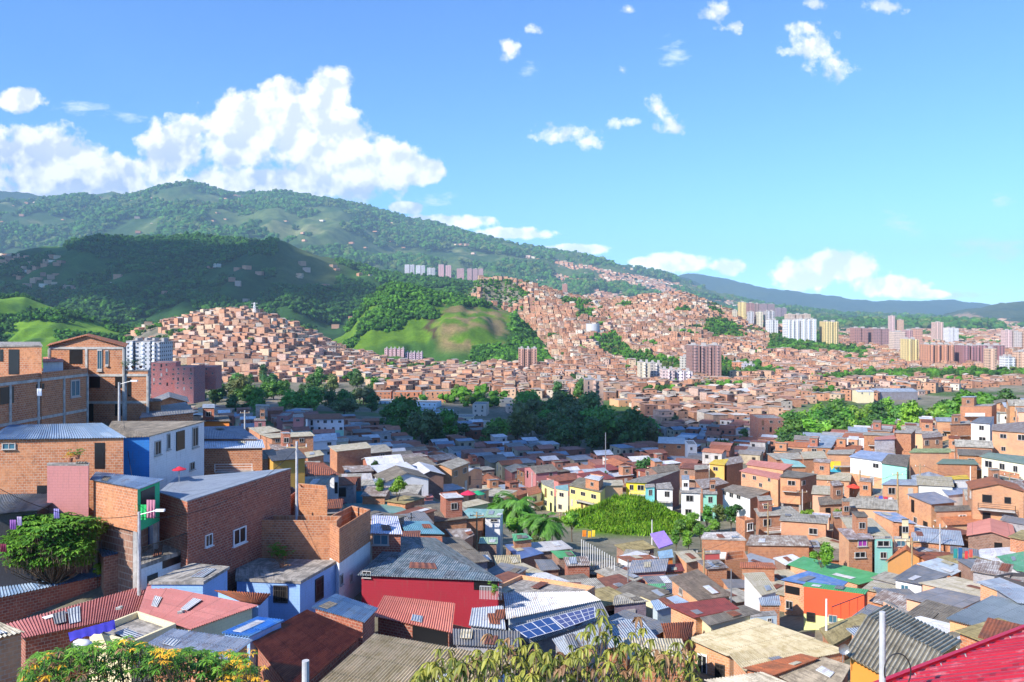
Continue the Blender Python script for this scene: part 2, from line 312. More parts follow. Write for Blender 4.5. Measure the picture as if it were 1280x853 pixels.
def terrain(x, y, want_id=False):
    x = np.asarray(x, float); y = np.maximum(np.asarray(y, float), 3.0)
    px = CX + F * x / y
    ly = np.clip(np.log(y), LNY[0], LNY[-1]); pc = np.clip(px, NPa[0], NPa[-1] - 1e-6)
    i = np.clip(np.searchsorted(NPa, pc, 'right') - 1, 0, len(NPa) - 2); j = np.clip(np.searchsorted(LNY, ly, 'right') - 1, 0, len(LNY) - 2)
    fx = (pc - NPa[i]) / (NPa[i + 1] - NPa[i]); fx = fx * fx * (3 - 2 * fx); fy = (ly - LNY[j]) / (LNY[j + 1] - LNY[j])
    z = (NZ[i, j] * (1 - fx) + NZ[i + 1, j] * fx) * (1 - fy) + (NZ[i, j + 1] * (1 - fx) + NZ[i + 1, j + 1] * fx) * fy
    # the grassy mound in the middle distance
    mx, my = 22.0, 150.0
    r2 = ((x - mx) / 10.0) ** 2 + ((y - my) / 12.0) ** 2
    z = z + 5.0 * np.exp(-r2 * 1.1)
    z = np.where(y > 800, -65.0 + 3.0 * (fbm(x / 400, y / 400, 3) - .45) * np.clip((y - 800) / 400, 0, 1), z)
    lid = np.full(z.shape, -1)
    for k, (nm, yf, yc, yb, cf, gul) in enumerate(LAYERS):
        zc = (HY - cf(px)) / F * yc
        if k == 2: yf = 1420 - 540 * np.clip((px - 630) / 90, 0, 1)
        t = (y - yf) / (yc - yf); tb = (y - yc) / (yb - yc)
        tt = np.clip(t, 0, 1); s = tt * .45 + tt * tt * (3 - 2 * tt) * .55
        w = (yc - (880 if k == 2 else yf))
        g = fbm(x / (w * .16) + 5 * k, y / (w * .55) + 3, 4) - .5
        hgt = np.maximum(zc + 65, 0)
        zl = -65 + hgt * s + hgt * gul * g * np.clip(4 * tt * (1 - tt), 0, 1) * 2.2
        back = -65 + hgt * (1 - np.clip(tb, 0, 1) ** 1.3 * .95)
        zl = np.where(y > yc, back, zl)
        ok = (t > 0) & (tb < 1) & (hgt > 0)
        zl = np.where(ok, zl, -999)
        lid = np.where(zl > z, k, lid); z = np.maximum(z, zl)
    return (z, lid) if want_id else z
def tz(x, y): return float(terrain(np.array([x]), np.array([y]))[0])
_RY = np.concatenate([np.geomspace(9, 800, 900), np.geomspace(801, 9000, 1400)])
def hit(px, py, h=0.0, y0=9.0):
    """where the view line through a pixel of the photograph first meets the ground raised by h"""
    d = (HY - py) / F
    x = (px - CX) / F * _RY
    g = terrain(x, _RY) + h
    ok = np.nonzero((g >= d * _RY) & (_RY >= y0))[0]
    Y = float(_RY[ok[0]]) if len(ok) else 800.0
    return Vector(((px - CX) / F * Y, Y, d * Y))
def wp(px, py, Y): return Vector(((px - CX) / F * Y, Y, (HY - py) / F * Y))
def proj(v): return (CX + F * v[0] / v[1], HY - F * v[2] / v[1])

def build_terrain():
    pxs = np.arange(-460, 1745, 3.0)
    ys = np.concatenate([np.geomspace(4, 260, 150), np.geomspace(264, 800, 60), np.geomspace(806, 3600, 190), np.geomspace(3630, 9000, 120), np.geomspace(9100, 14600, 50)])
    PX, Y = np.meshgrid(pxs, ys); X = (PX - CX) / F * Y
    Z, ID = terrain(X, Y, True)
    amp = np.interp(Y, [4, 100, 800, 2000, 7000, 20000], [.15, .5, .6, 7, 45, 90])
    n = fbm(X / np.maximum(Y * .02, 2), Y / np.maximum(Y * .02, 2) * 1.0 + X * .001, 3) - .45
    n = fbm(X / 60, Y / 60, 4) - .47
    n2 = fbm(X / 260 + 9, Y / 300, 5) - .48
    Z = Z + np.where(ID < 0, 0.25 * n, np.where(ID <= 2, 3.0 * n, np.where(ID <= 4, 14 * n, 14 * n))) + np.where(ID == 5, 150 * n2, np.where(ID > 5, 110 * n2, 0))
    nr, nc = Z.shape
    v = np.stack([X, Y, Z], -1).reshape(-1, 3)
    # own colours of the ground
    PY = HY - F * Z / Y
    q = fbm(X / 90 + 2, Y / 90, 4); q2 = fbm(X / 400 + 7, Y / 520, 5); q3 = fbm(X / 25, Y / 25, 3)
    def c(a): return np.array(a)[None, None, :]
    earth = c((.36, .30, .24)); grass = c((.085, .19, .025)); bright = c((.20, .36, .03)); forest = c((.035, .09, .022)); tan = c((.36, .25, .12)); pale = c((.15, .18, .06))
    col = np.repeat(np.repeat(earth, nr, 0), nc, 1) * (0.7 + .6 * q3[..., None])
    def put(mask, colr, w=1.0):
        nonlocal col
        mw = np.clip(mask, 0, 1)[..., None] * w; col = col * (1 - mw) + colr * mw
    sm = lambda v, a, b: np.clip((v - a) / (b - a), 0, 1)
    near = (ID < 0)
    put(near * sm(q, .5, .55) * (Y > 230), grass, .8)
    r2 = ((X - 22) / 12) ** 2 + ((Y - 150) / 15) ** 2
    put((r2 < 1.25) * 1.0, bright * .8)
    put((Y < 28) * 1.0, c((.06, .08, .03)))
    base_ix = near & (Y > 800)
    put((ID == 0) * 1.0, bright); put((ID == 0) * sm(q, .53, .60), forest * 1.6, .7); put((ID == 0) * sm(PX, 130, 200), forest * 1.8, .7)
    put((ID == 1) * sm(q, .52, .56), grass, .8)
    put((ID == 2) * sm(q, .55, .6), grass * .8, .8)
    put((ID == 3) * 1.0, bright * .75); put((ID == 3) * sm(q, .47, .52), forest * 1.8, .8)
    tanm = (ID == 3) * sm(PX, 540, 556) * sm(640 - PX, -6, 14) * sm(PY, 376, 382) * sm(444 - PY, 0, 12) * sm(q3 + .25 * q2, .46, .56)
    put(tanm, tan); QX = PX + 40 * (q3 - .5) - (PY - 400) * .35; put((ID == 3) * sm(QX, 526, 532) * sm(543 - QX, 0, 5) * sm(PY, 384, 390) * sm(428 - PY, 0, 6), c((.10, .06, .04)))
    put((ID == 4) * 1.0, forest * 1.3); put((ID == 4) * sm(q2, .45, .52), grass * 1.05, .85)
    put((ID == 4) * sm(PX, 335, 375) * sm(440 - PX, 0, 20) * sm(PY, 306, 312) * sm(365 - PY, 0, 15), pale, .85)
    put((ID == 4) * sm(PX, 210, 235) * sm(300 - PX, 0, 20) * sm(PY, 325, 340) * sm(375 - PY, 0, 10), grass, .7)
    put((ID == 5) * 1.0, c((.06, .12, .035))); put((ID == 5) * sm(q2, .47, .56), c((.16, .21, .07)), .85); put((ID == 5) * sm(q, .55, .62), forest * 1.2, .7)
    put((ID == 5) * sm(fbm(X / 300, Y / 160 + 40, 3), .58, .64), c((.30, .30, .13)), .8)
    put((ID == 5) * (((PX - 212) / 15) ** 2 + ((PY - 268) / 5) ** 2 < 1), c((.16, .42, .03)))
    put((ID >= 6) * 1.0, c((.035, .065, .03))); put((ID >= 6) * sm(q2, .5, .6), c((.08, .11, .045)), .6)
    put((ID == 9) * 1.0, c((.10, .12, .06))); put((ID == 9) * sm(q2, .48, .56), c((.05, .08, .035)), .8)
    put((ID == 9) * (((PX - 1207) / 22) ** 2 + ((PY - 399) / 7) ** 2 < 1 + .9 * (q - .5)), c((.48, .30, .20)))
    me = bpy.data.meshes.new('terrain')
    idx = np.arange(nr * nc).reshape(nr, nc)
    fq = np.stack([idx[:-1, :-1], idx[:-1, 1:], idx[1:, 1:], idx[1:, :-1]], -1).reshape(-1, 4)
    me.vertices.add(len(v)); me.vertices.foreach_set('co', v.astype(np.float32).ravel())
    me.loops.add(fq.size); me.loops.foreach_set('vertex_index', fq.astype(np.int32).ravel())
    me.polygons.add(len(fq)); me.polygons.foreach_set('loop_start', np.arange(0, fq.size, 4, dtype=np.int32)); me.polygons.foreach_set('use_smooth', np.ones(len(fq), bool))
    me.update(calc_edges=True)
    ca = me.color_attributes.new('Col', 'FLOAT_COLOR', 'POINT')
    ca.data.foreach_set('color', np.concatenate([np.clip(col, 0, 1), np.ones((nr, nc, 1))], -1).astype(np.float32).ravel())
    m, nt, b = new_mat('ground')
    at = N(nt, 'Attribute', attribute_name='Col'); g = N(nt, 'NewGeometry')
    sc = N(nt, 'VectorMath', operation='SCALE'); L(nt, g.outputs['Position'], sc.inputs[0]); sc.inputs['Scale'].default_value = 1
    n1 = noise(nt, g.outputs['Position'], .25, 6, .7); n2 = noise(nt, g.outputs['Position'], .02, 6, .7); n3 = noise(nt, g.outputs['Position'], 2.2, 4, .7)
    c1 = mixc(nt, ramp(nt, n1, .35, .65), mixc(nt, 1, at.outputs[0], (.62, .66, .6), 'MULTIPLY'), at.outputs[0])
    c1 = mixc(nt, ramp(nt, n2, .4, .62), mixc(nt, 1, c1, (.6, .68, .62), 'MULTIPLY'), c1)
    c1 = mixc(nt, ramp(nt, n3, .35, .6), mixc(nt, 1, c1, (.72, .72, .7), 'MULTIPLY'), c1)
    L(nt, c1, b.inputs['Base Color']); b.inputs['Roughness'].default_value = .95; b.inputs['Specular IOR Level'].default_value = .15
    me.materials.append(m)
    o = link('terrain', me); tag(o, 'valley floor, green hills and mountains of the whole view', 'terrain', kind='structure')
build_terrain()
# ------------------------------------------------------------------ shared small meshes (unit sized, local x = width, z = height, -y = outwards)
def unit_mesh(name, fn, mats):
    mb = MB(); fn(mb)
    me = bpy.data.meshes.new(name); me.from_pydata(mb.v, [], mb.f)
    uvl = me.uv_layers.new(name='UVMap'); uvl.data.foreach_set('uv', np.array(mb.uv, dtype=np.float32).ravel())
    for m in mats: me.materials.append(MATS[m])
    me.polygons.foreach_set('material_index', mb.mi); me.update(); return me
def _frame(mb, bars=True):
    t = .07
    for x in (-.5 + t / 2, .5 - t / 2): mb.box((x, -.02, 0), (t, .09, 1))
    for z in (-.5 + t / 2, .5 - t / 2): mb.box((0, -.02, z), (1 - 2 * t, .09, t))
    if bars: mb.box((0, -.012, 0), (.05, .06, 1 - 2 * t))
def _frame_sill(mb):
    _frame(mb); mb.box((0, -.06, -.54), (1.12, .2, .06))
WM = {'grey': unit_mesh('window_frame', _frame_sill, ['framegrey']), 'white': unit_mesh('window_frame', _frame_sill, ['framewhite']),
      'dark': unit_mesh('window_frame', lambda m: _frame(m, False), ['framedark']), 'barred': None}
def _bars(mb):
    _frame(mb, False)
    for k in range(1, 6): mb.box((-.5 + k / 6, -.05, 0), (.02, .03, 1))
    for z in (-.2, .2): mb.box((0, -.05, z), (1, .03, .02))
WM['barred'] = unit_mesh('window_frame', _bars, ['framedark'])
PM = {k: unit_mesh('pane', lambda m: m.box((0, 0, 0), (.95, .03, .95)), [k]) for k in ('dark', 'curtain', 'glassblue', 'panelblue', 'doorwood')}
def _far_window(m):
    m.box((0, 0, 0), (.9, .05, .9))
    for x in (-.47, .47): m.box((x, -.02, 0), (.07, .1, 1), 0, 1)
    for z in (-.47, .47): m.box((0, -.02, z), (.87, .1, .07), 0, 1)
    m.box((0, -.02, 0), (.05, .06, .87), 0, 1)
PF = {k: unit_mesh('window', _far_window, [k, fr_]) for k, fr_ in (('curtain', 'framegrey'), ('glassblue', 'framewhite'), ('dark', 'framegrey'))}
HOLE = unit_mesh('opening', lambda m: m.box((0, 0, 0), (1, .05, 1)), ['dark'])
DM = {k: unit_mesh('door', lambda m: (m.box((0, 0, 0), (1, .08, 1))), [k]) for k in ('doorwood', 'dark', 'framegrey', 'panelblue', 'greenpaint')}
def place(name, me, parent, c, ux, w, h, depth=1.0, off=.02):
    """a unit mesh standing upright in a wall: c = centre, ux = horizontal unit vector along the wall, -y local looks outwards"""
    out = Vector((ux.y, -ux.x, 0))
    o = bpy.data.objects.new(name, me); COL.objects.link(o)
    p = c + out * off
    m = Matrix(((ux.x * w, -out.x * depth, 0, p.x), (ux.y * w, -out.y * depth, 0, p.y), (0, 0, h, p.z), (0, 0, 0, 1)))
    o.parent = parent
    o.matrix_basis = Matrix.Translation(-parent.location) @ m
    return o

class House: pass
HOUSES = []      # everything with a footprint, for collision checks
def poly_area(P): return .5 * sum(P[i].x * P[(i + 1) % len(P)].y - P[(i + 1) % len(P)].x * P[i].y for i in range(len(P)))
def wall_dir(a, b): d = Vector((b.x - a.x, b.y - a.y, 0)); l = d.length; return (d / l if l > 1e-6 else Vector((1, 0, 0))), l

def make_house(name, label, T, h, roof='zinc', wall='brick', em=None, gable=None, rise=1.0, run=1, open_top=False, wins=(), autow=None, lower=None,
               over=.3, corr=None, bands=False, cat='house', group=None, tint=(1, 1, 1), rtint=(1, 1, 1), thick=.07, storey=2.6, depth_extra=1.5, parapet=False, slope=None, frame='grey', stilts=False):
    """T: four roof corners in the world, clockwise seen from the camera starting at the far left (far left, far right, near right, near left).
       edges: 0 far, 1 right, 2 near, 3 left"""
    T = [Vector(p) for p in T]
    n = 4
    ctr = sum(T, Vector()) / n
    zg = min(tz(p.x, p.y) for p in T + [ctr])
    zb = min(min(p.z for p in T) - h, zg + .0)
    zb = min(zb, zg - .3) if h > 1.5 else min(p.z for p in T) - h
    zb = max(zb, min(p.z for p in T) - h - 6)
    zground = zb
    if stilts: zb = min(p.z for p in T) - h
    dist = ctr.y
    base = empty(name, (ctr.x, ctr.y, zb))
    O = (ctr.x, ctr.y, zb)
    if label: base['label'] = label
    base['category'] = cat
    if group: base['group'] = group
    ALL_TOP.append(base)
    # wall line: roof outline pulled in by the overhang
    W = []
    for p in T:
        d = Vector((p.x - ctr.x, p.y - ctr.y, 0)); l = d.length
        o = 0 if (parapet or open_top) else min(over * 1.3, l * .12)
        q = p - d / l * o if l > 1e-6 else p
        W.append(Vector((q.x, q.y, p.z)))
    if gable is not None: pass
    # ---- walls
    mb = MB(); mats = [wall] + ([em[k] for k in sorted(em)] if em else [])
    mi = {k: 1 + i for i, k in enumerate(sorted(em))} if em else {}
    zt_off = -.02 if not (parapet or open_top) else .35 if parapet else 0
    lb = MB() if lower else None
    for i in range(4):
        a, b = W[i], W[(i + 1) % 4]; ux, l = wall_dir(a, b)
        if l < .05: continue
        at_, bt_ = a.z + zt_off, b.z + zt_off
        m_ = mi.get(i, 0)
        zl = zb
        if lower:
            zl = zb if at_ - zb < lower[0] else max(zb, ctr.z - h + lower[0])
        mb.quad([(b.x, b.y, zl), (a.x, a.y, zl), (a.x, a.y, at_), (b.x, b.y, bt_)], [(l, zl), (0, zl), (0, at_), (l, bt_)], m_)
        if lower and zl > zb:
            lb.quad([(b.x, b.y, zb), (a.x, a.y, zb), (a.x, a.y, zl), (b.x, b.y, zl)], [(l, zb), (0, zb), (0, zl), (l, zl)])
    rise_v = rise
    G = None
    if gable is not None:
        # ridge parallel to edge 0/2 (gable=0) or 1/3 (gable=1); ridge ends on the middle of the other two edges
        e = (1, 3) if gable == 0 else (0, 2)
        G = []
        for k in e:
            a, b = W[k], W[(k + 1) % 4]; mid = (a + b) / 2 + Vector((0, 0, rise_v + zt_off)); G.append(((T[k] + T[(k + 1) % 4]) / 2 + Vector((0, 0, rise_v))))
            ux, l = wall_dir(a, b)
            mb.quad([(b.x, b.y, b.z + zt_off), (a.x, a.y, a.z + zt_off), tuple(mid)], [(l, b.z), (0, a.z), (l / 2, mid.z)], mi.get(k, 0))
    if open_top or parapet:   # inner faces and a thickness for the wall tops
        tck = .16; dn = 2.2 if open_top else .4
        I = []
        for p in W:
            d = Vector((p.x - ctr.x, p.y - ctr.y, 0)); I.append(p - d.normalized() * tck * 1.4)
        for i in range(4):
            a, b, c, d = W[i], W[(i + 1) % 4], I[(i + 1) % 4], I[i]; ux, l = wall_dir(a, b); z0 = zt_off
            mb.quad([(a.x, a.y, a.z + z0), (d.x, d.y, d.z + z0), (c.x, c.y, c.z + z0), (b.x, b.y, b.z + z0)], [(0, 0), (0, .1), (l, .1), (l, 0)], mi.get(i, 0))
            mb.quad([(d.x, d.y, d.z + z0), (d.x, d.y, d.z - dn), (c.x, c.y, c.z - dn), (c.x, c.y, c.z + z0)], [(0, 1), (0, 0), (l, 0), (l, 1)], mi.get(i, 0))
    w = mb.build('wall', mats, base, origin=O); w.color = (*tint, 1)
    if lb and lb.f:
        lo = lb.build('lower_wall', lower[1], base, origin=O)
        lo['label'] = 'painted lower storey'
    # ---- roof
    if corr is None: corr = False
    rb = MB()
    def patch(A, B, C, D, run_edge_vec=True):
        """A->B far edge, D->C near edge; corrugation lines run A->D (u along A->B)"""
        lu = max((B - A).length, (C - D).length); lv = max((D - A).length, (C - B).length)
        if corr:
            nu = max(4, int(lu / .19) * 4); nu = min(nu, 420); nv = 2
            nrm = (B - A).cross(D - A).normalized(); nrm = nrm if nrm.z > 0 else -nrm
            base_i = len(rb.v); amp = .035 if corr is True else corr
            for side in (0, 1):
                for jv in range(nv + 1):
                    for iu in range(nu + 1):
                        s = iu / nu; t = jv / nv
                        p = (A * (1 - s) + B * s) * (1 - t) + (D * (1 - s) + C * s) * t
                        p = p + nrm * (amp * math.sin(2 * math.pi * s * nu / 4) - side * .03)
                        rb.v.append(tuple(p))
            cnt = (nv + 1) * (nu + 1)
            for side in (0, 1):
                for jv in range(nv):
                    for iu in range(nu):
                        a = base_i + side * cnt + jv * (nu + 1) + iu
                        f = (a, a + nu + 1, a + nu + 2, a + 1); f = f if side == 0 else f[::-1]
                        rb.f.append(f)
                        ul = nu / 4 * .2; us = [iu / nu * ul, iu / nu * ul, (iu + 1) / nu * ul, (iu + 1) / nu * ul]; vs = [jv / nv * lv, (jv + 1) / nv * lv, (jv + 1) / nv * lv, jv / nv * lv]
                        uvq = list(zip(us, vs)); rb.uv.extend(uvq if side == 0 else uvq[::-1]); rb.mi.append(0)
        else:
            dn = Vector((0, 0, -thick))
            rb.quad([A, D, C, B], [(0, 0), (0, lv), (lu, lv), (lu, 0)])
            rb.quad([A + dn, B + dn, C + dn, D + dn], [(0, 0), (lu, 0), (lu, lv), (0, lv)])
            for p, q in ((A, B), (B, C), (C, D), (D, A)):
                l = (q - p).length; rb.quad([p, q, q + dn, p + dn], [(0, 0), (l, 0), (l, thick), (0, thick)])
    up = Vector((0, 0, .05))
    P = [p + up for p in T]
    if roof and not open_top:
        if parapet:
            P = [p + Vector((0, 0, 0)) for p in W]
            P = [ctr + (p - ctr) * .985 for p in P]
        if gable is None:
            A, B, C, D = (P[0], P[1], P[2], P[3]) if run == 1 else (P[1], P[2], P[3], P[0])
            patch(A, B, C, D)
        else:
            if gable == 0:
                r1, r0 = G[0] + up, G[1] + up      # right end, left end
                patch(r0, r1, P[2], P[3]); patch(P[0], P[1], r1 + Vector((0, 0, .003)), r0 + Vector((0, 0, .003)))
            else:
                rf, rn = G[0] + up, G[1] + up      # far end, near end
                patch(rn, rf, P[1], P[2]); patch(rf, rn, P[3], P[0])
        ro = rb.build('roof', roof, base, origin=O); ro.color = (*rtint, 1)
    elif open_top:
        fb = MB(); fb.quad([tuple(ctr + (p - ctr) * .98 - Vector((0, 0, 2.1))) for p in W][::-1], [(0, 0), (5, 0), (5, 5), (0, 5)])
        fb.build('floor_slab', 'slab', base, origin=O)
    if stilts:
        for i in range(4):
            p = ctr + (W[i] - ctr) * .9
            if zb - zground > .4:
                sb = MB(); sb.box((p.x, p.y, (zb + zground) / 2 - .2), (.28, .28, zb - zground + .4)); sb.build('stilt', 'conc', base, origin=O)
        fl = MB(); fl.quad([(p.x, p.y, zb) for p in W], None); fl.quad([(p.x, p.y, zb + .12) for p in W][::-1], None); fl.build('floor_slab', 'conc', base, origin=O)
        back = [ctr + (p - ctr) * .7 for p in W]; bb_ = MB()
        for i in range(4):
            a, b = back[i], back[(i + 1) % 4]; ux, l = wall_dir(a, b); bb_.quad([(b.x, b.y, zground - 1), (a.x, a.y, zground - 1), (a.x, a.y, zb), (b.x, b.y, zb)], [(l, 0), (0, 0), (0, 3), (l, 3)])
        bb_.build('lower_wall', 'brick_dull', base, origin=O)
    # ---- concrete frame lines
    if bands:
        cb = MB()
        zz = [ctr.z - .12 - k * storey for k in range(0, int((ctr.z - zb) / storey) + 1)]
        for i in (1, 2, 3):
            a, b = W[i], W[(i + 1) % 4]; ux, l = wall_dir(a, b); out = Vector((ux.y, -ux.x, 0)); out = out if out.dot(((a + b) / 2 - ctr)) > 0 else -out
            for z in zz: cb.beam(Vector((a.x, a.y, z)) + out * .03, Vector((b.x, b.y, z)) + out * .03, .1, .26)
            k = max(1, int(l / 3.4))
            for q in range(k + 1):
                p = a.lerp(b, q / k) + out * .025; cb.beam((p.x, p.y, zb), (p.x, p.y, ctr.z - .25), .24, .1) if False else cb.box((p.x, p.y, (zb + ctr.z) / 2 - .1), (.26, .12, ctr.z - zb - .25), math.atan2(ux.y, ux.x))
        cb.build('concrete_frame', 'conc', base, origin=O)
    hs = House(); hs.base = base; hs.W = W; hs.ctr = ctr; hs.zb = zb; hs.T = T; hs.h = h; hs.O = O; hs.name = name; hs.label = label; hs.wall = wall; hs.roof = roof
    HOUSES.append(hs)
    for wn in wins: add_opening(hs, *wn)
    if autow: auto_windows(hs, autow, storey, frame)
    return hs

def add_win(hs, c, ux, w, h, kind='dark', frame='grey', near=None):
    near = (c.y < 125) if near is None else near
    if kind.startswith('door'):
        k = kind[5:] or 'doorwood'
        return place('door', DM[k], hs.base, c, ux, w, h, 1, .05)
    if kind == 'hole':
        return place('opening', HOLE, hs.base, c, ux, w, h, 1, .015)
    if near:
        f = place('window', WM[frame], hs.base, c, ux, w, h, 1, .03)
        p = bpy.data.objects.new('pane', PM[kind]); COL.objects.link(p); p.parent = f; p.location = (0, .015, 0)
        return f
    return place('window', PF[kind], hs.base, c, ux, w, h, 1, .02)
def edge_dir(hs, e):
    a, b = hs.W[e], hs.W[(e + 1) % 4]
    ux, l = wall_dir(a, b); out = Vector((ux.y, -ux.x, 0))
    if out.dot((a + b) / 2 - hs.ctr) < 0: a, b = b, a; ux = -ux
    return a, b, ux, l
def add_opening(hs, e, px0, py0, px1, py1, kind='dark', frame='grey'):
    """opening given by its rectangle in the photograph, put into wall e of the house"""
    a, b, ux, l = edge_dir(hs, e); out = Vector((ux.y, -ux.x, 0))
    def ray(px, py):
        d = Vector(((px - CX) / F, 1, (HY - py) / F)); den = d.dot(out)
        if abs(den) < .02: return None
        return d * (a.dot(out) / den)
    av = Vector((a.x, a.y, 0))
    p0 = ray(px0, (py0 + py1) / 2); p1 = ray(px1, (py0 + py1) / 2); pm = ray((px0 + px1) / 2, py0); pn = ray((px0 + px1) / 2, py1)
    if None in (p0, p1, pm, pn): return
    s0 = (p0 - a).dot(ux); s1 = (p1 - a).dot(ux); s0, s1 = min(s0, s1), max(s0, s1)
    s0 = max(.08, s0); s1 = min(l - .08, s1)
    z1 = min(pm.z, hs.ctr.z + 1.5); z0 = max(pn.z, hs.zb + .05)
    if s1 - s0 < .15 or z1 - z0 < .15: return
    s1 = min(s1, s0 + 5)
    c = Vector((a.x, a.y, (z0 + z1) / 2)) + ux * ((s0 + s1) / 2)
    return add_win(hs, c, ux, s1 - s0, z1 - z0, kind, frame)
def auto_windows(hs, spec, storey=2.6, frame='grey'):
    """spec: dict(edges, per storey count seed)"""
    rnd = random.Random(spec.get('seed', int(abs(hs.ctr.x) * 10 + hs.ctr.y)))
    edges = spec.get('edges', (1, 2, 3)); maxh = hs.ctr.z - hs.zb
    nst = spec.get('n', max(1, min(4, int((min(maxh, hs.h + .6)) / storey))))
    for e in edges:
        a, b, ux, l = edge_dir(hs, e)
        out = Vector((ux.y, -ux.x, 0))
        if out.dot(-Vector((hs.ctr.x, hs.ctr.y, 0)).normalized()) < -.15: continue
        k = max(1, int(l / spec.get('gap', 2.6)))
        for s in range(nst):
            zc = hs.ctr.z - .28 * storey - s * storey - .35
            for q in range(k):
                if rnd.random() < spec.get('skip', .25): continue
                w = rnd.choice([.8, 1.0, 1.2, 1.4]); u = (q + .5 + rnd.uniform(-.15, .15)) / k * l
                w = min(w, l / k * .7)
                if rnd.random() < .2 and w > .6:
                    add_win(hs, Vector((a.x, a.y, zc - .45)) + ux * u, ux, .85, 1.95, 'door_' + rnd.choice(['doorwood', 'dark', 'framegrey']))
                else:
                    add_win(hs, Vector((a.x, a.y, zc)) + ux * u, ux, w, rnd.choice([.9, 1.1, 1.2]), 'dark', rnd.choice([frame, 'grey', 'white', 'dark', 'barred']))

ZR = {'a': (256, 513), 'b': (512, 513), 'c': (768, 513), 'd': (1024, 513), 'e': (256, 683), 'f': (512, 683), 'g': (768, 683), 'h': (1024, 683), 'i': (0, 420), 'j': (0, 560), 'k': (0, 683)}
def QH(label, q, h, roof='zinc', wall='brick', Y=None, name='brick_house', tilt=0.0, side=0.0, y0=25, **kw):
    """q: the roof outline in the photograph (far left, far right, near right, near left); Y: distance of the near left corner (else taken from the ground)"""
    if Y is None:
        r = min((3, 2), key=lambda k: -q[k][1])
        P = hit(q[r][0], q[r][1], h, y0); z = P.z
        Yr = P.y
    else:
        r = 3; z = (HY - q[3][1]) / F * Y
    T = []
    for k, (px, py) in enumerate(q):
        zz = z + (tilt if k in (0, 1) else 0) + (side if k in (1, 2) else 0)
        y = -zz * F / (py - HY); T.append(Vector(((px - CX) / F * y, y, zz)))
    m = min(p.y for p in T)
    lim = 15 + .09 * m
    for p in T:      # keep the depth of a roof plausible
        if p.y > m + lim:
            s = (m + lim) / p.y; dz = p.z * s; p.x *= s; p.y *= s; p.z = dz
    wins = [(w[0], w[1], w[2], w[3], w[4], *(w[5:])) for w in kw.pop('wins', ())]
    if kw.get('corr') is None and m < 62 and roof not in ('slab', 'tarp', 'mossroof', 'blacktarp', 'tile'): kw['corr'] = True
    return make_house(name, label, T, h, roof, wall, wins=wins, **kw)
def Z(r, *pts):
    ox, oy = ZR[r]; return [(ox + x / 5, oy + y / 5) for x, y in pts]
def ZW(r, e, x0, y0, x1, y1, *rest):
    ox, oy = ZR[r]; return (e, ox + x0 / 5, oy + y0 / 5, ox + x1 / 5, oy + y1 / 5, *rest)
# ------------------------------------------------------------------ the near houses, one by one
AW = dict(edges=(1, 2, 3), skip=.35); AF = dict(edges=(2,), skip=.3); AR = dict(edges=(1,), skip=.3); AL = dict(edges=(3,), skip=.3)
BH = 'brick_house'; PH = 'painted_house'
# bottom left
H1 = QH('low brick house with blue grey sheet roof held down by loose bricks, beside mango tree', Z('k', (-90,95), (440,98), (800,152), (-90,345)), 3.3, 'zincblue', 'brick_red', Y=52, name=BH)
H2 = QH('house with wide pinkish red corrugated roof below the loose bricks roof', Z('k', (925,240), (1615,375), (1190,525), (860,430)), 3.0, 'pinkroof', 'cream', Y=49, name=PH, run=2)
H2b = QH('long low lean-to with pinkish red corrugated roof running to the left edge', Z('k', (40,490), (925,243), (862,432), (120,585)), 2.6, 'pinkroof', 'brick_red', Y=46.5, name='lean_to', run=1)
QH('brick hut with striped grey roof at the very left edge, bottom', Z('k', (-160,470), (0,480), (155,540), (-120,610)), 4.0, 'fibro', 'brick_pale', Y=36, name='brick_hut')
QH('small shed with light grey corrugated roof above the left foreground bush', Z('k', (1080,520), (1585,590), (1400,735), (920,612)), 2.6, 'zincwhite', 'brick', Y=41, name='shed')
QH('low house with cream plaster terrace behind the left foreground bush', Z('k', (560,560), (860,440), (1100,520), (820,640)), 2.6, 'slab', 'cream', Y=44, name=PH, parapet=True)
QH('little shed roofed with orange rusty corrugated sheet beside the blue house', [(268,739), (339,743), (325,757), (300,752)], 2.0, 'rust', 'lightblue', Y=51.5, name='shed')
QH('low shed with bright sky blue roof under the brown rusty roof', [(322,772), (356,776), (312,797), (276,792)], 2.3, 'bluecolour', 'lightblue', Y=47, name='shed', rtint=(1.5, 1.9, 1.7))
QH('house with big dark brown rusty corrugated roof at bottom left of centre', [(384,763), (456,793), (368,868), (314,801)], 3.0, 'brownrust', 'brick_red', Y=47, name=BH, run=1, rtint=(1.5, 1.35, 1.2))
QH('house with big cream corrugated roof beside the brown rusty one', [(468,793), (640,824), (588,905), (392,860)], 3.0, 'creamroof', 'lightblue', Y=41.5, name=PH, run=1, rtint=(1.35, 1.2, 1.0))
QH('lean-to of light blue metal sheets between blue house and brown rusty roof', [(420,743), (473,761), (456,779), (389,760)], 2.6, 'zincblue', 'brick_red', Y=55, name='lean_to', rtint=(1.4, 1.35, 1.25))
QH('brick house whose roof is half black, half white and salmon sheets', [(480,745), (569,755), (565,792), (466,771)], 2.8, 'salmonroof', 'brick_red', Y=57, name=BH, wins=[ZW('f', 2, 20, 515, 240, 610, 'hole')], run=1)
QH('flat roof of dull white sheets with scraps, beside the salmon striped roof', [(590,761), (629,758), (632,788), (586,783)], 2.5, 'zincwhite', 'grey_block', Y=55, name='shed', rtint=(.8, .85, .9))
QH('dark grey flat sheet roof behind the centre foreground bush', [(566,787), (650,790), (650,812), (567,807)], 2.0, 'slate', 'grey_block', Y=52, name='shed')
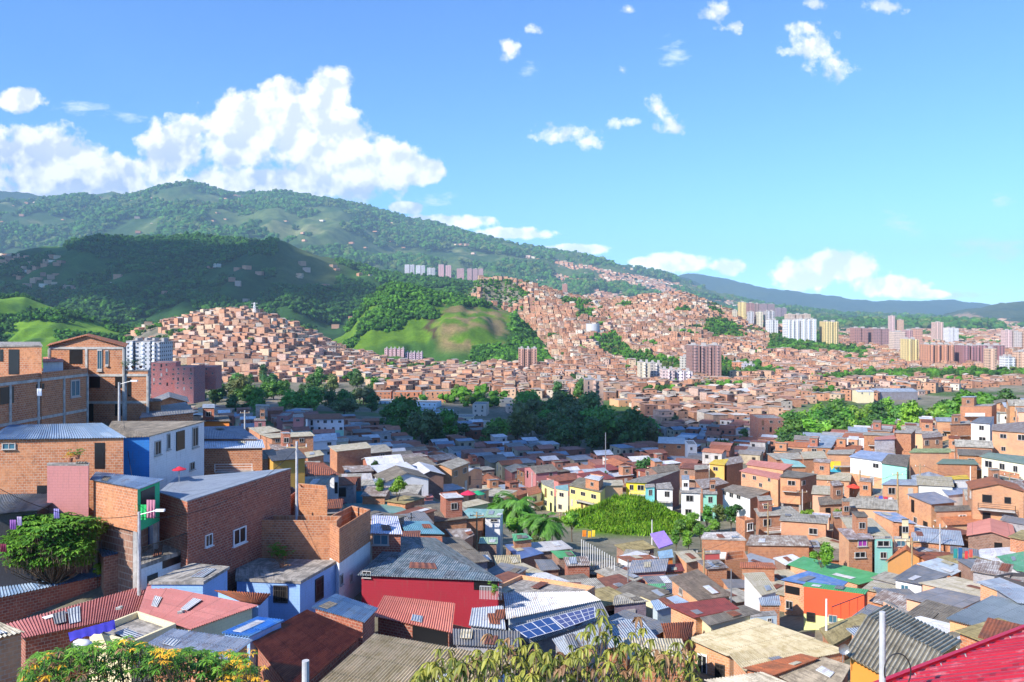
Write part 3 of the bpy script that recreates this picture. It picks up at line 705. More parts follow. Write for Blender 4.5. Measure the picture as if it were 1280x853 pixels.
# blue house and its brick addition
HB = QH('light blue block house with flat concrete roof and potted plants', Z('e', (200,72), (830,92), (600,222), (190,205)), 3.1, 'slab', 'lightblue', Y=60, name='blue_house', over=.1,
   wins=[ZW('e', 2, 430,245,520,352,'dark','barred'), ZW('e', 1, 688,195,738,335,'dark','barred')], thick=.22)
QH('unfinished roofless brick room on top of the blue house', [(326,644), (427,645), (421,651), (321,650)], 3.0, None, 'brick', Y=65.5, name='brick_room', open_top=True)
QH('narrow brick wing open on top rising behind the roofless brick room', [(372,604), (407,607), (409,612), (374,610)], 4.2, None, 'brick', Y=74, name='brick_wing', open_top=True)
QH('tall pinkish brick stair wall behind the roofless brick room', [(352,606), (366,609), (372,614), (322,648)], 3.4, None, 'brick_red', Y=66.5, name='brick_wing', open_top=True)
QH('narrow house, brick above and white plaster below, sharing the alley with the red house', [(440,632), (463,637), (424,661), (403,650)], 6.2, None, 'brick', Y=66.5, name=BH, open_top=True, lower=(3.4, 'white'),
   wins=[ZW('e', 1, 832,180,860,245), ZW('e', 1, 905,175,918,225)])
QH('narrow brick tower with shiny white and lilac sheet roof beside the red house', [(465,645), (497,646), (503,668), (463,667)], 4.8, 'zincwhite', 'brick_red', Y=70, name=BH, wins=[(2, 462,668,486,681,'glassblue')], rtint=(.85, .88, 1.1))
HR = QH('crimson red painted brick house with one small window and dark patched roof', [(499,671), (544,673), (628,727), (447,719)], 3.0, 'darkpatch', 'crimson', Y=64, name='red_house', run=1,
   wins=[ZW('f', 2, -300,155,-240,195), ZW('f', 2, 402,205,575,275,'hole')])
# white sheet roofs and solar house
QH('low white house with long white sheet roof left of the solar panels', [(629,742), (734,740), (751,751), (633,775)], 2.6, 'zincwhite', 'paleblue', Y=60.5, name=PH)
HS = QH('house with grey roof carrying the solar panels', [(634,783), (752,753), (762,772), (662,806)], 2.8, 'slate', 'grey_block', Y=56, name=PH, corr=False)
QH('grey sheet lean-to just below the solar panels', [(690,800), (757,778), (764,800), (705,822)], 2.4, 'zinc', 'grey_block', Y=51, name='lean_to')
QH('dark red brick house with white patched sheet roof behind the long white roof', [(651,718), (682,716), (712,727), (665,734)], 2.8, 'zincwhite', 'brick', Y=78, name=BH, lower=None)
QH('beige roofed brick house with ochre wall just behind the white patched roof', [(616,695), (650,694), (652,707), (620,711)], 3.0, 'fibro', 'brick', Y=85, name=BH, rtint=(1.1, 1.0, .7))
QH('house with navy blue sheet roof near the palm trees', [(630,681), (654,680), (680,692), (648,700)], 3.0, 'zincblue', 'brick_dull', Y=93, name=BH, rtint=(.55, .6, .9))
QH('brick house with rusty white roof beside the navy roof', [(704,697), (734,696), (739,707), (708,708)], 3.4, 'scrap', 'brick_red', Y=85, name=BH)
QH('small house under bright green sheet roof beside the navy roof', [(688,689), (714,689), (721,697), (698,698)], 2.6, 'green', 'brick_dull', Y=92, name=BH)
QH('pale sheet roof house at the foot of the palm trees', [(657,679), (702,676), (716,686), (667,691)], 2.8, 'zincwhite', 'brick_dull', Y=97, name=BH, rtint=(.85, .8, .74))
QH('small house with beige grey roof left of the ochre one', [(585,691), (611,690), (617,703), (596,703)], 2.6, 'fibrodark', 'brick_dull', Y=86, name=BH)
QH('blue sheet roof hut right of the beige grey roof', [(668,700), (690,700), (700,712), (676,714)], 2.4, 'slate', 'brick_dull', Y=88, name=BH)
QH('long grey roof stepping down beside the red house', [(545,672), (575,672), (612,702), (583,705)], 2.6, 'fibrodark', 'grey_block', Y=77, name=PH)
QH('house with patched teal and blue roof above the red house', [(500,652), (536,652), (556,668), (507,667)], 2.8, 'teal', 'brick_red', Y=83, name=BH, rtint=(.8, 1, 1.4))
# left buildings
QH('raw brick house with blue grey sheets roof and wide shaded front, far left', Z('i', (60,560), (640,548), (790,640), (-90,652)), 5.6, 'zincblue', 'brick', Y=60, name=BH, over=.25, corr=True, em={3: 'brick'},
   wins=[ZW('i', 2, 592,668,655,830,'hole'), ZW('j', 2, 232,235,295,285,'hole'), ZW('i', 2, 15,672,100,708,'panelblue' if False else 'glassblue')])
QH('pink painted block house front below the far left sheets roof', Z('j', (300,96), (560,96), (555,108), (292,108)), 5.5, 'slab', 'pink', Y=57.5, name='pink_house', parapet=False, over=.02, thick=.1)
BLUE = QH('house with bright blue front wall and long white painted side', [(140,527), (257,527), (187,546), (128,548)], 6.2, 'fibrodark', 'brick', Y=63, name=PH, em={1: 'white', 2: 'blue'}, over=.12, rtint=(1.5, 1.45, 1.35),
   wins=[ZW('i', 1, 965,655,1003,745), ZW('i', 1, 1042,610,1060,710), ZW('i', 1, 1100,595,1150,712,'door_dark'), ZW('i', 1, 1200,568,1235,695,'curtain' if False else 'dark'), ZW('i', 1, 1185,790,1213,838)], run=1)
QH('low shed roof of slate grey sheets behind the white walled house', Z('i', (905,452), (1160,415), (1222,480), (870,515)), 2.2, 'slate', 'brick', Y=82, name='shed')
QH('green and mint balcony house on stilts with shiny sheet roof', Z('j', (600,152), (1030,200), (870,262), (560,202)), 3.0, 'zinc', 'brick', Y=58, name='balcony_house', em={1: 'greenpaint'}, stilts=True, rtint=(1.3, 1.35, 1.4),
   wins=[ZW('j', 1, 880,255,965,345,'hole')])
QH('dark shack with drying laundry under a low sheet roof at the left edge', Z('j', (-80,240), (470,277), (240,395), (-80,425)), 3.0, 'slate', 'darkwall', Y=54, name='shack', rtint=(1.1, 1.3, 1.5))
BIG = make_house('brick_building', 'big raw brick building with grey concrete bands at the far left edge',
   [wp(-70, 469, 80), wp(105, 462, 94), wp(109, 464.5, 82), wp(-70, 484, 64)], 6.0, 'slab', 'brick', bands=True, parapet=True, storey=3.6, cat='building',
   wins=[(2, 0, 484, 17, 505, 'hole'), (2, 45, 480, 55, 487, 'hole'), (2, 88, 475, 99, 496, 'glassblue')])
make_house('brick_room', 'brick rooftop room with doorway standing on the big banded building', [wp(-40, 428, 84), wp(50, 428, 84), wp(53, 432, 75), wp(-40, 433, 75)], 3.2, 'slab', 'brick', over=.1,
   wins=[(2, 11, 437, 24, 468, 'hole'), (2, 0, 437, 4, 452, 'hole')], thick=.15)
make_house('brick_building', 'three storey raw brick building with low gable and clay edge', [wp(62, 430, 97), wp(160, 430, 97), wp(157, 434, 86), wp(58, 433, 86)], 9.0, 'tile', 'brick', gable=1, rise=1.2, bands=True, storey=2.95, cat='building',
   wins=[(2, 87, 437, 103, 455, 'hole'), (2, 112, 470, 125, 485, 'hole'), (2, 144, 469, 155, 485, 'hole'), (2, 122, 437, 128, 463, 'glassblue'), (2, 132, 438, 136, 457, 'glassblue'), (2, 107, 505, 117, 527, 'hole'), (2, 144, 505, 154, 520, 'hole')])
make_house('brick_building', 'lower brick wing with roof terrace of potted plants joined to the gabled building', [wp(160, 463, 97), wp(187, 463, 97), wp(185, 464, 86.3), wp(157, 464, 86.3)], 7.0, 'slab', 'brick', bands=True, storey=2.95, over=.05, cat='building',
   wins=[(2, 160, 472, 164, 496, 'hole')])
QH('low brick house with pale tin roof squeezed right of the terrace wing', [(176,498), (200,499), (203,502), (172,502)], 2.4, 'scrap', 'brick', Y=88, name=BH)
QH('low brick house with pink roofed porch on the big building terrace', [(54,447), (74,446), (80,452), (53,453)], 1.8, 'salmonroof', 'white', Y=80, name=PH)
QH('two storey brick house covered by a sagging grey tarpaulin', [(220,598), (364,586), (234,627), (198,616)], 5.0, 'tarp', 'brick_red', Y=60, name=BH, over=.05, bands=False,
   wins=[ZW('j', 1, 1290,740,1325,820), (1, 291, 660, 307, 680, 'dark', 'white'), (1, 256, 668, 265, 683, 'dark', 'white')])
QH('grey flat concrete roof with pale blue block wall beside the wide pinkish roof', Z('e', (-80,108), (155,130), (-8,226), (-350,226)), 2.6, 'slab', 'lightblue', Y=53.5, name='blue_house', over=.12, thick=.2)
QH('white walled house with black railed balcony under the tarpaulin house', [(178,686), (226,668), (233,687), (176,707)], 5.0, 'slab', 'white', Y=54.6, name=PH, over=.05, wins=[(2, 203, 692, 232, 706, 'hole'), (2, 184, 718, 197, 730, 'hole')], thick=.3)
QH('small brick shed with blue sheet roof below the balcony house', [(122,688), (150,680), (160,690), (128,697)], 3.0, 'zincblue', 'brick_dull', Y=56, name='shed')
# middle left
QH('brick house with grey sheets roof above a blue and white one', [(250,534), (300,533), (323,549), (250,549)], 2.4, 'slate', 'brick', Y=93, name=BH, rtint=(1.1, 1.2, 1.5))
QH('rounded brick house with blue and white sheets roof and black netting', [(250,551), (328,550), (331,560), (248,561)], 4.6, 'zincwhite', 'brick', Y=88, name=BH, rtint=(.8, .9, 1.05))
QH('ochre walled house under a black tarpaulin roof', [(332,567), (370,559), (384,573), (340,577)], 5.0, 'blacktarp', 'ochre', Y=86, name='ochre_house')
QH('white walled house with broken rust red tile roof', [(384,578), (405,579), (425,594), (383,594)], 3.6, 'tile', 'white', Y=98, name='white_house', wins=[ZW('a', 2, 812,450,838,520,'hole')], rtint=(.8, .7, .8))
QH('long single storey brick hall with sandy sheet roof, shadow line across it', [(410,558), (458,553), (466,560), (420,565)], 4.0, 'creamroof', 'brick', Y=140, name='brick_hall')
QH('brick house with cream tin roof above the blue wall', [(427,593), (464,592), (466,600), (427,601)], 3.4, 'zincwhite', 'brick', Y=116, name=BH, rtint=(.9, .82, .74))
QH('house patched with loose white and rusty sheets behind the cream tin roof', [(428,583), (462,582), (468,589), (432,591)], 2.4, 'scrap', 'brick_dull', Y=126, name=BH)
QH('house with bright turquoise blue wall behind the teal roof', [(434,610), (478,608), (480,613), (432,615)], 3.4, 'slab', 'skyblue', Y=107, name='blue_house', over=.05)
QH('long low house with smooth teal sheet roof', [(411,631), (490,628), (514,641), (430,645)], 2.8, 'teal', 'brick', Y=96, name='teal_roof_house')
QH('pink porch house before the turquoise wall', [(412,622), (428,622), (432,629), (411,629)], 2.2, 'pinkroof', 'pink', Y=101, name=PH)
QH('long brick row house with cream roof and three windows, under the school', [(324,543), (388,540), (394,545), (338,548)], 3.6, 'creamroof', 'brick', Y=150, name=BH, wins=[(2, 344,549,350,553), (2, 358,549,364,553), (2, 374,548,380,553,'dark','white')])
QH('small house with sandy roof behind the long cream roofed row', [(310,535), (337,533), (352,539), (325,543)], 2.8, 'creamroof', 'brick', Y=172, name=BH)
QH('low brick house with pale roof left of the ochre house, near the pole', [(336,556), (365,556), (372,562), (340,563)], 2.6, 'scrap', 'brick', Y=120, name=BH)
QH('brick house with orange and turquoise front near the antenna pole', [(252,520), (285,520), (288,527), (250,527)], 3.4, 'fibrodark', 'orangepaint', Y=120, name=BH, em={1: 'skyblue'})
QH('grey pink cube house standing alone before the dark trees', [(318,523), (332,523), (333,526), (317,526)], 4.2, 'slab', 'pink', Y=190, name=BH, tint=(.7, .75, .8), autow=AF)
QH('brick house with beige strip roof behind the brick hall', [(380,566), (400,563), (406,569), (384,573)], 3.2, 'creamroof', 'brick', Y=118, name=BH)
QH('school', [(380,518), (425,517), (432,524), (382,524)], 7.5, 'tile', 'white', Y=300, name='school_building', autow=dict(edges=(2,), skip=.0, gap=2.4, n=2), rtint=(.6, .6, .65), over=.8, lower=(3.2, 'mint'))
ALL_TOP[-1]['label'] = 'long two storey white school with brown tiled roof before the dark trees'; ALL_TOP[-1]['category'] = 'school'
QH('red block house left of the white school', [(366,518), (379,517), (380,522), (366,522)], 6.0, 'slab', 'pink', Y=290, name=PH, autow=AF)
# centre
QH('brick house with dark flat roof left of the cream barrel roof', [(518,628), (540,626), (562,632), (522,636)], 3.4, 'slate', 'brick', Y=112, name=BH)
QH('cream roofed house above the teal and light green roofs', [(566,631), (597,624), (613,629), (574,637)], 3.4, 'creamroof', 'cream', Y=117, name=PH)
QH('open shed with pale teal sheet roof', [(585,636), (610,637), (605,647), (566,650)], 3.4, 'teal', 'brick', Y=104, name='shed', rtint=(1.8, 1.6, 1.6))
QH('white walled house with light green sheet roof beside the palm', [(610,637), (630,637), (626,647), (605,647)], 4.4, 'palegreen', 'white', Y=104.5, name='white_house', wins=[(2, 613,649,622,652)])
QH('house heaped with white and rusty scrap sheets below the teal shed', [(556,662), (588,661), (593,669), (572,680)], 2.8, 'scrap', 'brick', Y=87, name=BH)
QH('small pale green sheet roof below the white green roofed house', [(600,672), (622,672), (622,680), (598,680)], 2.8, 'palegreen', 'brick_dull', Y=92, name=BH)
QH('green roofed brick house at the left foot of the palm', [(640,668), (657,667), (666,674), (642,677)], 3.2, 'green', 'brick', Y=97, name=BH, rtint=(1.6, 1.2, 1.5))
QH('brick house with grey tin roof at left of centre below the red umbrella', [(540,607), (566,605), (582,611), (548,616)], 3.0, 'zinc', 'brick_red', Y=140, name=BH)
QH('pink shed wall by the brick house with dark flat roof', [(528,618), (540,618), (542,622), (530,623)], 2.6, 'pinkroof', 'pink', Y=118, name='shed')
# the painted row above the mound
QH('white three storey row house with brown roof, leftmost of the painted row', [(658,611), (672,607), (677,616), (660,620)], 6.0, 'tile', 'cream', Y=168, name='row_house', tint=(1.05, 1.1, 1.2), autow=dict(edges=(2, 1), skip=.1, gap=2.0), group='painted row above the mound')
QH('lime green row house with balconies and creeper', [(676,601), (692,600), (693,612), (678,606)], 7.2, 'fibro', 'lime', Y=172, name='row_house', autow=dict(edges=(2,), skip=.1, gap=1.8), group='painted row above the mound')
QH('cream row house with pale teal roof, third in the painted row', [(694,608), (710,606), (711,614), (694,611)], 6.6, 'teal', 'cream', Y=168, name='row_house', rtint=(1.7, 1.5, 1.6), autow=dict(edges=(2,), skip=.1, gap=1.8), group='painted row above the mound')
QH('wide pale yellow row house with grey roof and white doors below', [(724,597), (763,601), (751,616), (710,607)], 6.4, 'fibrodark', 'yellow', Y=165, name='row_house', rtint=(1.3, 1.35, 1.2), group='painted row above the mound',
   wins=[ZW('b', 2, 1008,495,1037,522), ZW('b', 2, 1070,510,1100,535), ZW('b', 2, 1135,525,1168,553), ZW('b', 2, 1045,562,1058,585), ZW('b', 2, 1072,570,1085,610,'door_doorwood'), ZW('b', 2, 1100,575,1113,618,'door_doorwood'), ZW('b', 2, 1155,592,1185,612), ZW('b', 2, 1010,555,1022,600,'door_framegrey')])
QH('peach brick row house between the two yellow ones', [(752,601), (778,600), (780,607), (752,608)], 6.6, 'creamroof', 'peach', Y=164, name='row_house', autow=dict(edges=(2,), skip=.1, gap=2.2), group='painted row above the mound')
QH('bright yellow balconied row house with long grey roof', [(798,597), (850,588), (808,604), (781,603)], 6.2, 'fibro', 'brick_dull', Y=166, name='row_house', em={2: 'brightyellow'}, autow=dict(edges=(2,), skip=.1, gap=2), group='painted row above the mound')
QH('cyan painted row house right of the bright yellow balcony', [(806,606), (818,605), (819,609), (806,610)], 5.5, 'slab', 'mint', Y=162, name='row_house', tint=(.8, 1.1, 1.4), autow=AF, group='painted row above the mound')
QH('white terrace row house with flower pots', [(820,605), (838,603), (842,612), (820,611)], 6.0, 'slab', 'white', Y=160, name='row_house', autow=AF, group='painted row above the mound')
QH('white three storey house with long balconies above the green bank', [(850,610), (876,610), (877,617), (850,616)], 8.0, 'slab', 'white', Y=152, name='white_house', autow=dict(edges=(2,), skip=.1, gap=2.2))
QH('narrow turquoise house right of the white balconied house', [(878,613), (896,612), (897,618), (878,618)], 6.5, 'slab', 'mint', Y=152, name=PH, autow=AF)
QH('low brick house with weathered grey roof behind the turquoise house', [(868,600), (898,597), (911,604), (878,612)], 3.6, 'scrap', 'brick', Y=163, name=BH, tint=(1, 1, 1))
QH('white house with fibre cement roof and brick right side', [(916,606), (966,613), (938,624), (901,612)], 4.6, 'fibrodark', 'white', Y=157, name='white_house', em={1: 'brick'}, rtint=(1.3, 1.3, 1.3), wins=[(2, 904,614,908,619), (2, 912,616,917,622), (2, 921,619,926,624)])
QH('ochre house with bright yellow roof', [(893,575), (911,574), (906,582), (886,580)], 5.0, 'yellowroof', 'ochre', Y=190, name=PH, tint=(1.3, 1.3, 1.6), autow=AF)
QH('brick house right of the bright yellow roof', [(906,573), (926,570), (930,578), (908,582)], 5.2, 'scrap', 'brick', Y=188, name=BH, autow=AF)
QH('low brick house left of the bright yellow roof', [(868,582), (884,581), (887,586), (868,588)], 3.4, 'fibro', 'brick', Y=186, name=BH)
QH('upper brick house with salmon sheet roof', [(938,575), (992,581), (980,588), (932,581)], 4.0, 'salmonroof', 'brick_pale', Y=178, name=BH, autow=AR)
QH('large brick house with salmon edge roof and four small windows', [(934,585), (978,593), (974,600), (924,589)], 8.0, 'salmonroof', 'brick_pale', Y=162, name=BH, wins=[ZW('c', 2, 800,398,820,420), ZW('c', 2, 866,410,888,435), ZW('c', 2, 960,424,976,446), ZW('c', 2, 905,455,925,480)])
QH('brick corner house on stilts right of the salmon edge roof', [(984,588), (1023,593), (1001,598), (974,596)], 5.0, 'fibrodark', 'brick', Y=150, name=BH, em={2: 'brick_pale'}, autow=AW, tint=(1, .95, .9), stilts=True)  # lit near wall in paler brick: sunlight put into the material
QH('house with pale teal sheet roof behind the salmon roofs', [(975,573), (999,577), (1008,584), (984,584)], 3.0, 'teal', 'brick', Y=186, name=BH, rtint=(2, 1.8, 1.7))
QH('pale flat roofed house behind the teal sheet roof', [(958,567), (998,566), (1008,574), (970,575)], 3.2, 'fibro', 'brick', Y=200, name=BH)
QH('low house with sandy roof above the mural house', [(1000,565), (1030,564), (1034,573), (1004,574)], 3.0, 'creamroof', 'brick', Y=196, name=BH)
QH('brick building with beige terrace roof and many openings', [(942,636), (988,633), (1001,643), (948,646)], 6.5, 'fibro', 'brick', Y=128, name=BH, autow=dict(edges=(2, 1), skip=.1, gap=2.4))
QH('narrow tall unfinished brick house left of the beige terrace roof', [(920,646), (931,645), (943,649), (931,651)], 6.2, None, 'brick', Y=124, name=BH, open_top=True, autow=AW)
QH('brick house with flat whitish roof by the green bank', [(880,666), (921,665), (933,675), (876,673)], 4.6, 'slab', 'brick', Y=113, name=BH, autow=AF, over=.15, thick=.2, rtint=(1.6, 1.6, 1.65))
QH('wide brick house with pale weathered roof left of the round green tree', [(938,669), (1008,670), (1015,683), (932,682)], 4.2, 'scrap', 'brick', Y=107, name=BH, rtint=(1.15, 1.15, 1.05))
QH('house with white canvas roof left of the green gabled roof', [(966,698), (990,693), (1004,700), (982,707)], 4.0, 'zincwhite', 'brick_dull', Y=97, name=PH, rtint=(1.15, 1.15, 1.1))
QH('small brick house with grey tin roof above the long white walled one', [(870,701), (899,700), (911,710), (884,712)], 3.2, 'scrap', 'brick', Y=92, name=BH, rtint=(.8, .85, .9))
QH('beige roofed house behind the purple painted panel', [(842,690), (866,688), (878,700), (858,704)], 3.2, 'creamroof', 'brick_pale', Y=97, name=BH)
QH('unfinished orange brick room without roof', [(908,690), (930,688), (935,698), (906,701)], 3.0, None, 'brick', Y=97, name='brick_room', open_top=True)
QH('brick house with terracotta flat roof beside the unfinished room', [(925,703), (966,704), (971,711), (925,710)], 4.2, 'tile', 'brick', Y=92, name=BH, autow=AF, rtint=(1.2, 1.1, 1.1))
QH('little red walled hut with green tarpaulin beside it', [(880,689), (900,688), (901,692), (880,693)], 2.6, 'slab', 'pink', Y=99, name='brick_hut', tint=(1, .5, .5))
QH('white house with grey sheet roof and pink front wall', [(790,701), (836,699), (833,714), (785,717)], 4.6, 'slate', 'pink', Y=85, name=PH, rtint=(1.5, 1.5, 1.55), em={3: 'white'}, tint=(1.1, 1.2, 1.1))
QH('house with rusty brown striped roof behind the pink front', [(770,696), (812,694), (820,700), (784,702)], 5.2, 'rust', 'white', Y=94, name=PH, rtint=(1.3, 1.5, 1.6))
QH('small house with brown sheet roof right of the pink front', [(834,706), (852,705), (856,714), (833,716)], 3.2, 'darkred', 'brick', Y=88, name=BH)
QH('little grass green roof below the pink front wall', [(806,731), (831,730), (833,736), (816,737)], 2.2, 'green', 'cream', Y=79, name='shed', rtint=(1.4, 1.1, 1.3))
QH('brick house with patchy brown roof and sunlit left wall', [(836,723), (872,712), (916,745), (872,751)], 3.6, 'fibrodark', 'brick_pale', Y=71, name=BH, rtint=(1.1, .95, .85), wins=[ZW('g', 3, 408,262,428,302)], run=1)
QH('house with maroon rusty roof in front of the patchy brown roof', [(833,757), (906,748), (924,761), (868,773)], 3.0, 'darkred', 'brick_pale', Y=65, name=BH, rtint=(1.1, 1, 1))
QH('house with olive brown roof overlapping the maroon one', [(870,768), (930,757), (952,766), (886,783)], 2.7, 'fibrodark', 'cream', Y=63.5, name=PH)
QH('shed with half rusted roof behind the centre foreground bush', [(826,780), (868,778), (860,801), (835,806)], 2.4, 'rust', 'brick', Y=60, name='shed')
QH('house with big beige ridged roof and brick side with two tall windows', [(859,799), (946,773), (1020,799), (909,821)], 3.6, 'creamroof', 'brick_pale', Y=59.5, name=BH, rtint=(.85, .84, .8), tilt=.5, wins=[ZW('g', 3, 520,672,580,830,'dark','white'), ZW('g', 3, 630,735,690,830,'dark','barred')])
QH('lower beige roof strip in front of the big beige roof', [(910,818), (1019,800), (1062,815), (930,840)], 2.8, 'creamroof', 'brick_pale', Y=52, name='lean_to', rtint=(.8, .78, .72))
QH('rust red strip roof in front of the lower beige roof', [(928,836), (1002,818), (1024,824), (966,846)], 2.6, 'rust', 'brick', Y=49.5, name='lean_to')
QH('rough grey fibre cement roof at bottom right of centre', [(972,846), (1030,822), (1064,833), (1038,880)], 2.8, 'fibrodark', 'brick', Y=46.5, name=BH, rtint=(1.3, 1.3, 1.3))
QH('beige roof corner at the bottom edge right of the centre bush', [(880,851), (953,841), (990,856), (940,880)], 2.8, 'fibro', 'brick', Y=44.5, name='shed')
QH('house with tall white side wall and beige roof', [(928,717), (955,716), (972,740), (952,745)], 4.2, 'creamroof', 'white', Y=74.5, name='white_house')
QH('brick house with blue grey tin roof below the tall white wall', [(948,748), (974,745), (976,757), (951,757)], 3.4, 'zinc', 'brick', Y=72, name=BH)
QH('pale blue block wall house with small window', [(935,766), (968,764), (972,769), (938,772)], 3.0, 'slab', 'paleblue', Y=65.5, name='blue_house', over=.04, wins=[(2, 959,773,964,777)])
QH('brick house wall covered in violet grey paint beside blue roof', [(768,746), (784,741), (811,752), (766,757)], 4.6, 'fibro', 'grey_block', Y=69.5, name=PH, tint=(.75, .6, .7), wins=[ZW('g', 2, 70,395,130,470,'door_framegrey')])
QH('small brownish flat roof left of the patchy brown roof', [(798,744), (828,736), (842,744), (815,751)], 2.8, 'fibrodark', 'cream', Y=73, name=PH)
QH('light blue sheet roof behind the shed with half rusted roof', [(813,752), (846,745), (861,753), (820,764)], 2.8, 'zinc', 'paleblue', Y=69, name=PH, rtint=(1.2, 1.35, 1.5))
# right: green, blue and red houses
QH('orange brick house with bright blue sheet roof and open balcony', [(1010,714), (1060,728), (1048,739), (976,725)], 6.2, 'bluecolour', 'brick_pale', Y=86, name=BH, wins=[ZW('g', 2, 1058,250,1158,298,'hole'), ZW('g', 2, 1072,340,1115,392)], lower=None)
QH('house with long green gabled roof and dark brown gable wall', [(984,706), (1004,696), (1112,721), (1074,731)], 6.4, 'green', 'brick_pale', Y=90, name='green_roof_house', em={2: 'brick_red', 1: 'brick_red'}, gable=None, side=0, wins=[ZW('h', 2, 375,228,420,278)], rtint=(1.2, 1.1, 1.2), run=2)  # gable and right wall: dark red brick, deepened for their shade
QH('house with orange red upper wall over pale yellow lower wall', [(1008,728), (1086,738), (1082,743), (1003,733)], 5.6, 'green', 'redpaint', Y=79, name='yellow_house', lower=(2.9, 'lime'), over=.1, wins=[ZW('g', 2, 1200,412,1255,470,'dark','barred'), ZW('h', 2, 58,430,112,478,'glassblue')], tint=(1.2, 1.3, 1.5))
QH('low building with mossy brown flat roof in front of the yellow house', [(1024,786), (1077,767), (1098,775), (1040,808)], 2.9, 'mossroof', 'brick', Y=63, name=BH, thick=.2)
QH('salmon walled house with dark grey roof', [(1128,747), (1172,735), (1232,748), (1196,764)], 3.6, 'slate', 'salmon', Y=71, name='salmon_house', rtint=(1.15, 1.1, 1.1))
QH('low salmon yard wall beside the dark grey roof', [(1104,752), (1108,751), (1140,767), (1135,770)], 3.0, 'slab', 'salmon', Y=70, name='yard_wall', over=.02)
QH('house with large smooth blue grey steel roof at the right edge', [(1182,774), (1240,745), (1330,763), (1251,792)], 3.4, 'steel', 'peach', Y=60, name=PH, tint=(1, .85, .7), run=2)
QH('bright white flat roof with a crack in front of the salmon wall', [(1119,778), (1150,771), (1212,786), (1166,797)], 3.0, 'zincwhite', 'white', Y=62, name='white_house', corr=False, rtint=(1.2, 1.2, 1.2))
QH('small mossy beige roof right of the bright white flat roof', [(1168,798), (1190,790), (1240,797), (1202,812)], 2.8, 'fibrodark', 'white', Y=55, name='shed', rtint=(1.5, 1.5, 1.3), corr=False)
QH('wide cream corrugated roof behind the dark grey roof', [(1148,729), (1194,721), (1256,737), (1234,748)], 3.2, 'creamroof', 'salmon', Y=78, name='salmon_house', corr=False, rtint=(1.15, 1.15, 1.2))
QH('white house with green trimmed window under a dark grey sagging roof', [(1144,706), (1188,719), (1152,731), (1116,724)], 4.0, 'slate', 'white', Y=85, name='white_house', em={2: 'white', 3: 'white'}, wins=[ZW('h', 2, 510,240,560,292,'glassblue','white')])
QH('shiny grey tin roof behind the dark sagging roof', [(1146,705), (1176,697), (1213,709), (1190,720)], 3.2, 'zincwhite', 'brick', Y=87, name=BH, rtint=(.75, .85, .9))
QH('orange plastered house with clay tile gable', [(1117,692), (1150,692), (1158,702), (1107,703)], 3.8, 'tile', 'orangepaint', Y=96, name='orange_house', gable=1, rise=1.5, rtint=(1.5, 1.4, 1.3), tint=(1, 1.6, 3))
QH('orange house with white canvas roof and garage door', [(1225,687), (1266,684), (1276,702), (1211,701)], 5.0, 'zincwhite', 'peach', Y=94, name=PH, rtint=(1.25, 1.25, 1.3), wins=[ZW('h', 2, 980,150,1095,228,'door_framegrey')])
QH('bright green sheet roof at the right edge', [(1246,696), (1290,688), (1298,718), (1270,713)], 4.0, 'green', 'white', Y=88, name=PH, rtint=(1.8, 1.2, 1.8))
QH('dark walled roof terrace with pale scrawled graffiti at the right edge', [(1264,720), (1305,722), (1300,738), (1243,724)], 3.4, 'slab', 'darkwall', Y=80, name='terrace_wall', parapet=True)
# right, upper
QH('white roofed corner brick house with yellow and turquoise painted wall', [(1036,563), (1070,562), (1066,568), (1033,568)], 6.6, 'fibro', 'brick_pale', Y=170, name=BH, autow=AR)
QH('house with wide blue grey sheet roof, white upper storey', [(1076,563), (1120,568), (1104,577), (1061,571)], 6.5, 'zinc', 'white', Y=160, name='white_house', rtint=(.9, .95, 1.15), lower=(3.2, 'brick_pale'), autow=AF)
QH('mint green house under a weathered brown roof', [(1110,568), (1138,569), (1134,584), (1101,579)], 5.0, 'fibrodark', 'mint', Y=153, name='mint_house', autow=AF)
QH('tall pale brick house with olive flat roof', [(1142,561), (1188,561), (1189,566), (1136,566)], 8.0, 'mossroof', 'brick_pale', Y=154, name=BH, em={1: 'brick'}, rtint=(.8, 1.2, 1.2), autow=AL)
QH('low brick house with grey green roof and laundry at its left', [(1178,574), (1218,575), (1224,581), (1170,580)], 5.0, 'palegreen', 'brick', Y=148, name=BH, rtint=(.55, .5, .55))
QH('long cream house with grey green roof and row of doors', [(1236,566), (1295,572), (1295,583), (1224,571)], 7.0, 'palegreen', 'cream', Y=142, name='cream_house', rtint=(.65, .55, .6), tint=(1.05, 1.15, 1.3), autow=dict(edges=(2,), skip=.05, gap=2.2))
QH('tall orange brick house with scrap covered roof at the right edge', [(1240,531), (1295,526), (1295,542), (1239,538)], 8.0, 'scrap', 'brick_pale', Y=165, name=BH, autow=dict(edges=(2,), skip=.1, gap=2.6))
QH('white two storey house with dark roof and long balcony', [(1224,522), (1243,521), (1238,530), (1213,528)], 6.5, 'slate', 'white', Y=178, name='white_house', autow=dict(edges=(2,), skip=0, gap=2.2))
QH('brick house left of the white balcony house with dark roof', [(1190,528), (1212,526), (1215,530), (1187,531)], 7.0, 'slab', 'brick', Y=180, name=BH, autow=AR)
QH('plain windowless orange brick box on the right skyline of roofs', [(1205,506), (1246,505), (1240,508), (1200,508)], 6.0, 'slab', 'brick_pale', Y=206, name='brick_hall', over=.05, tint=(1, .85, .8))
QH('brick house with big bare window right of the red terrace', [(1152,543), (1174,540), (1180,546), (1153,548)], 5.0, 'scrap', 'brick_pale', Y=172, name=BH, autow=AF)
QH('brick cube house above the blue grey sheet roof', [(1118,539), (1145,537), (1140,542), (1118,541)], 6.0, 'slab', 'brick', Y=182, name=BH)
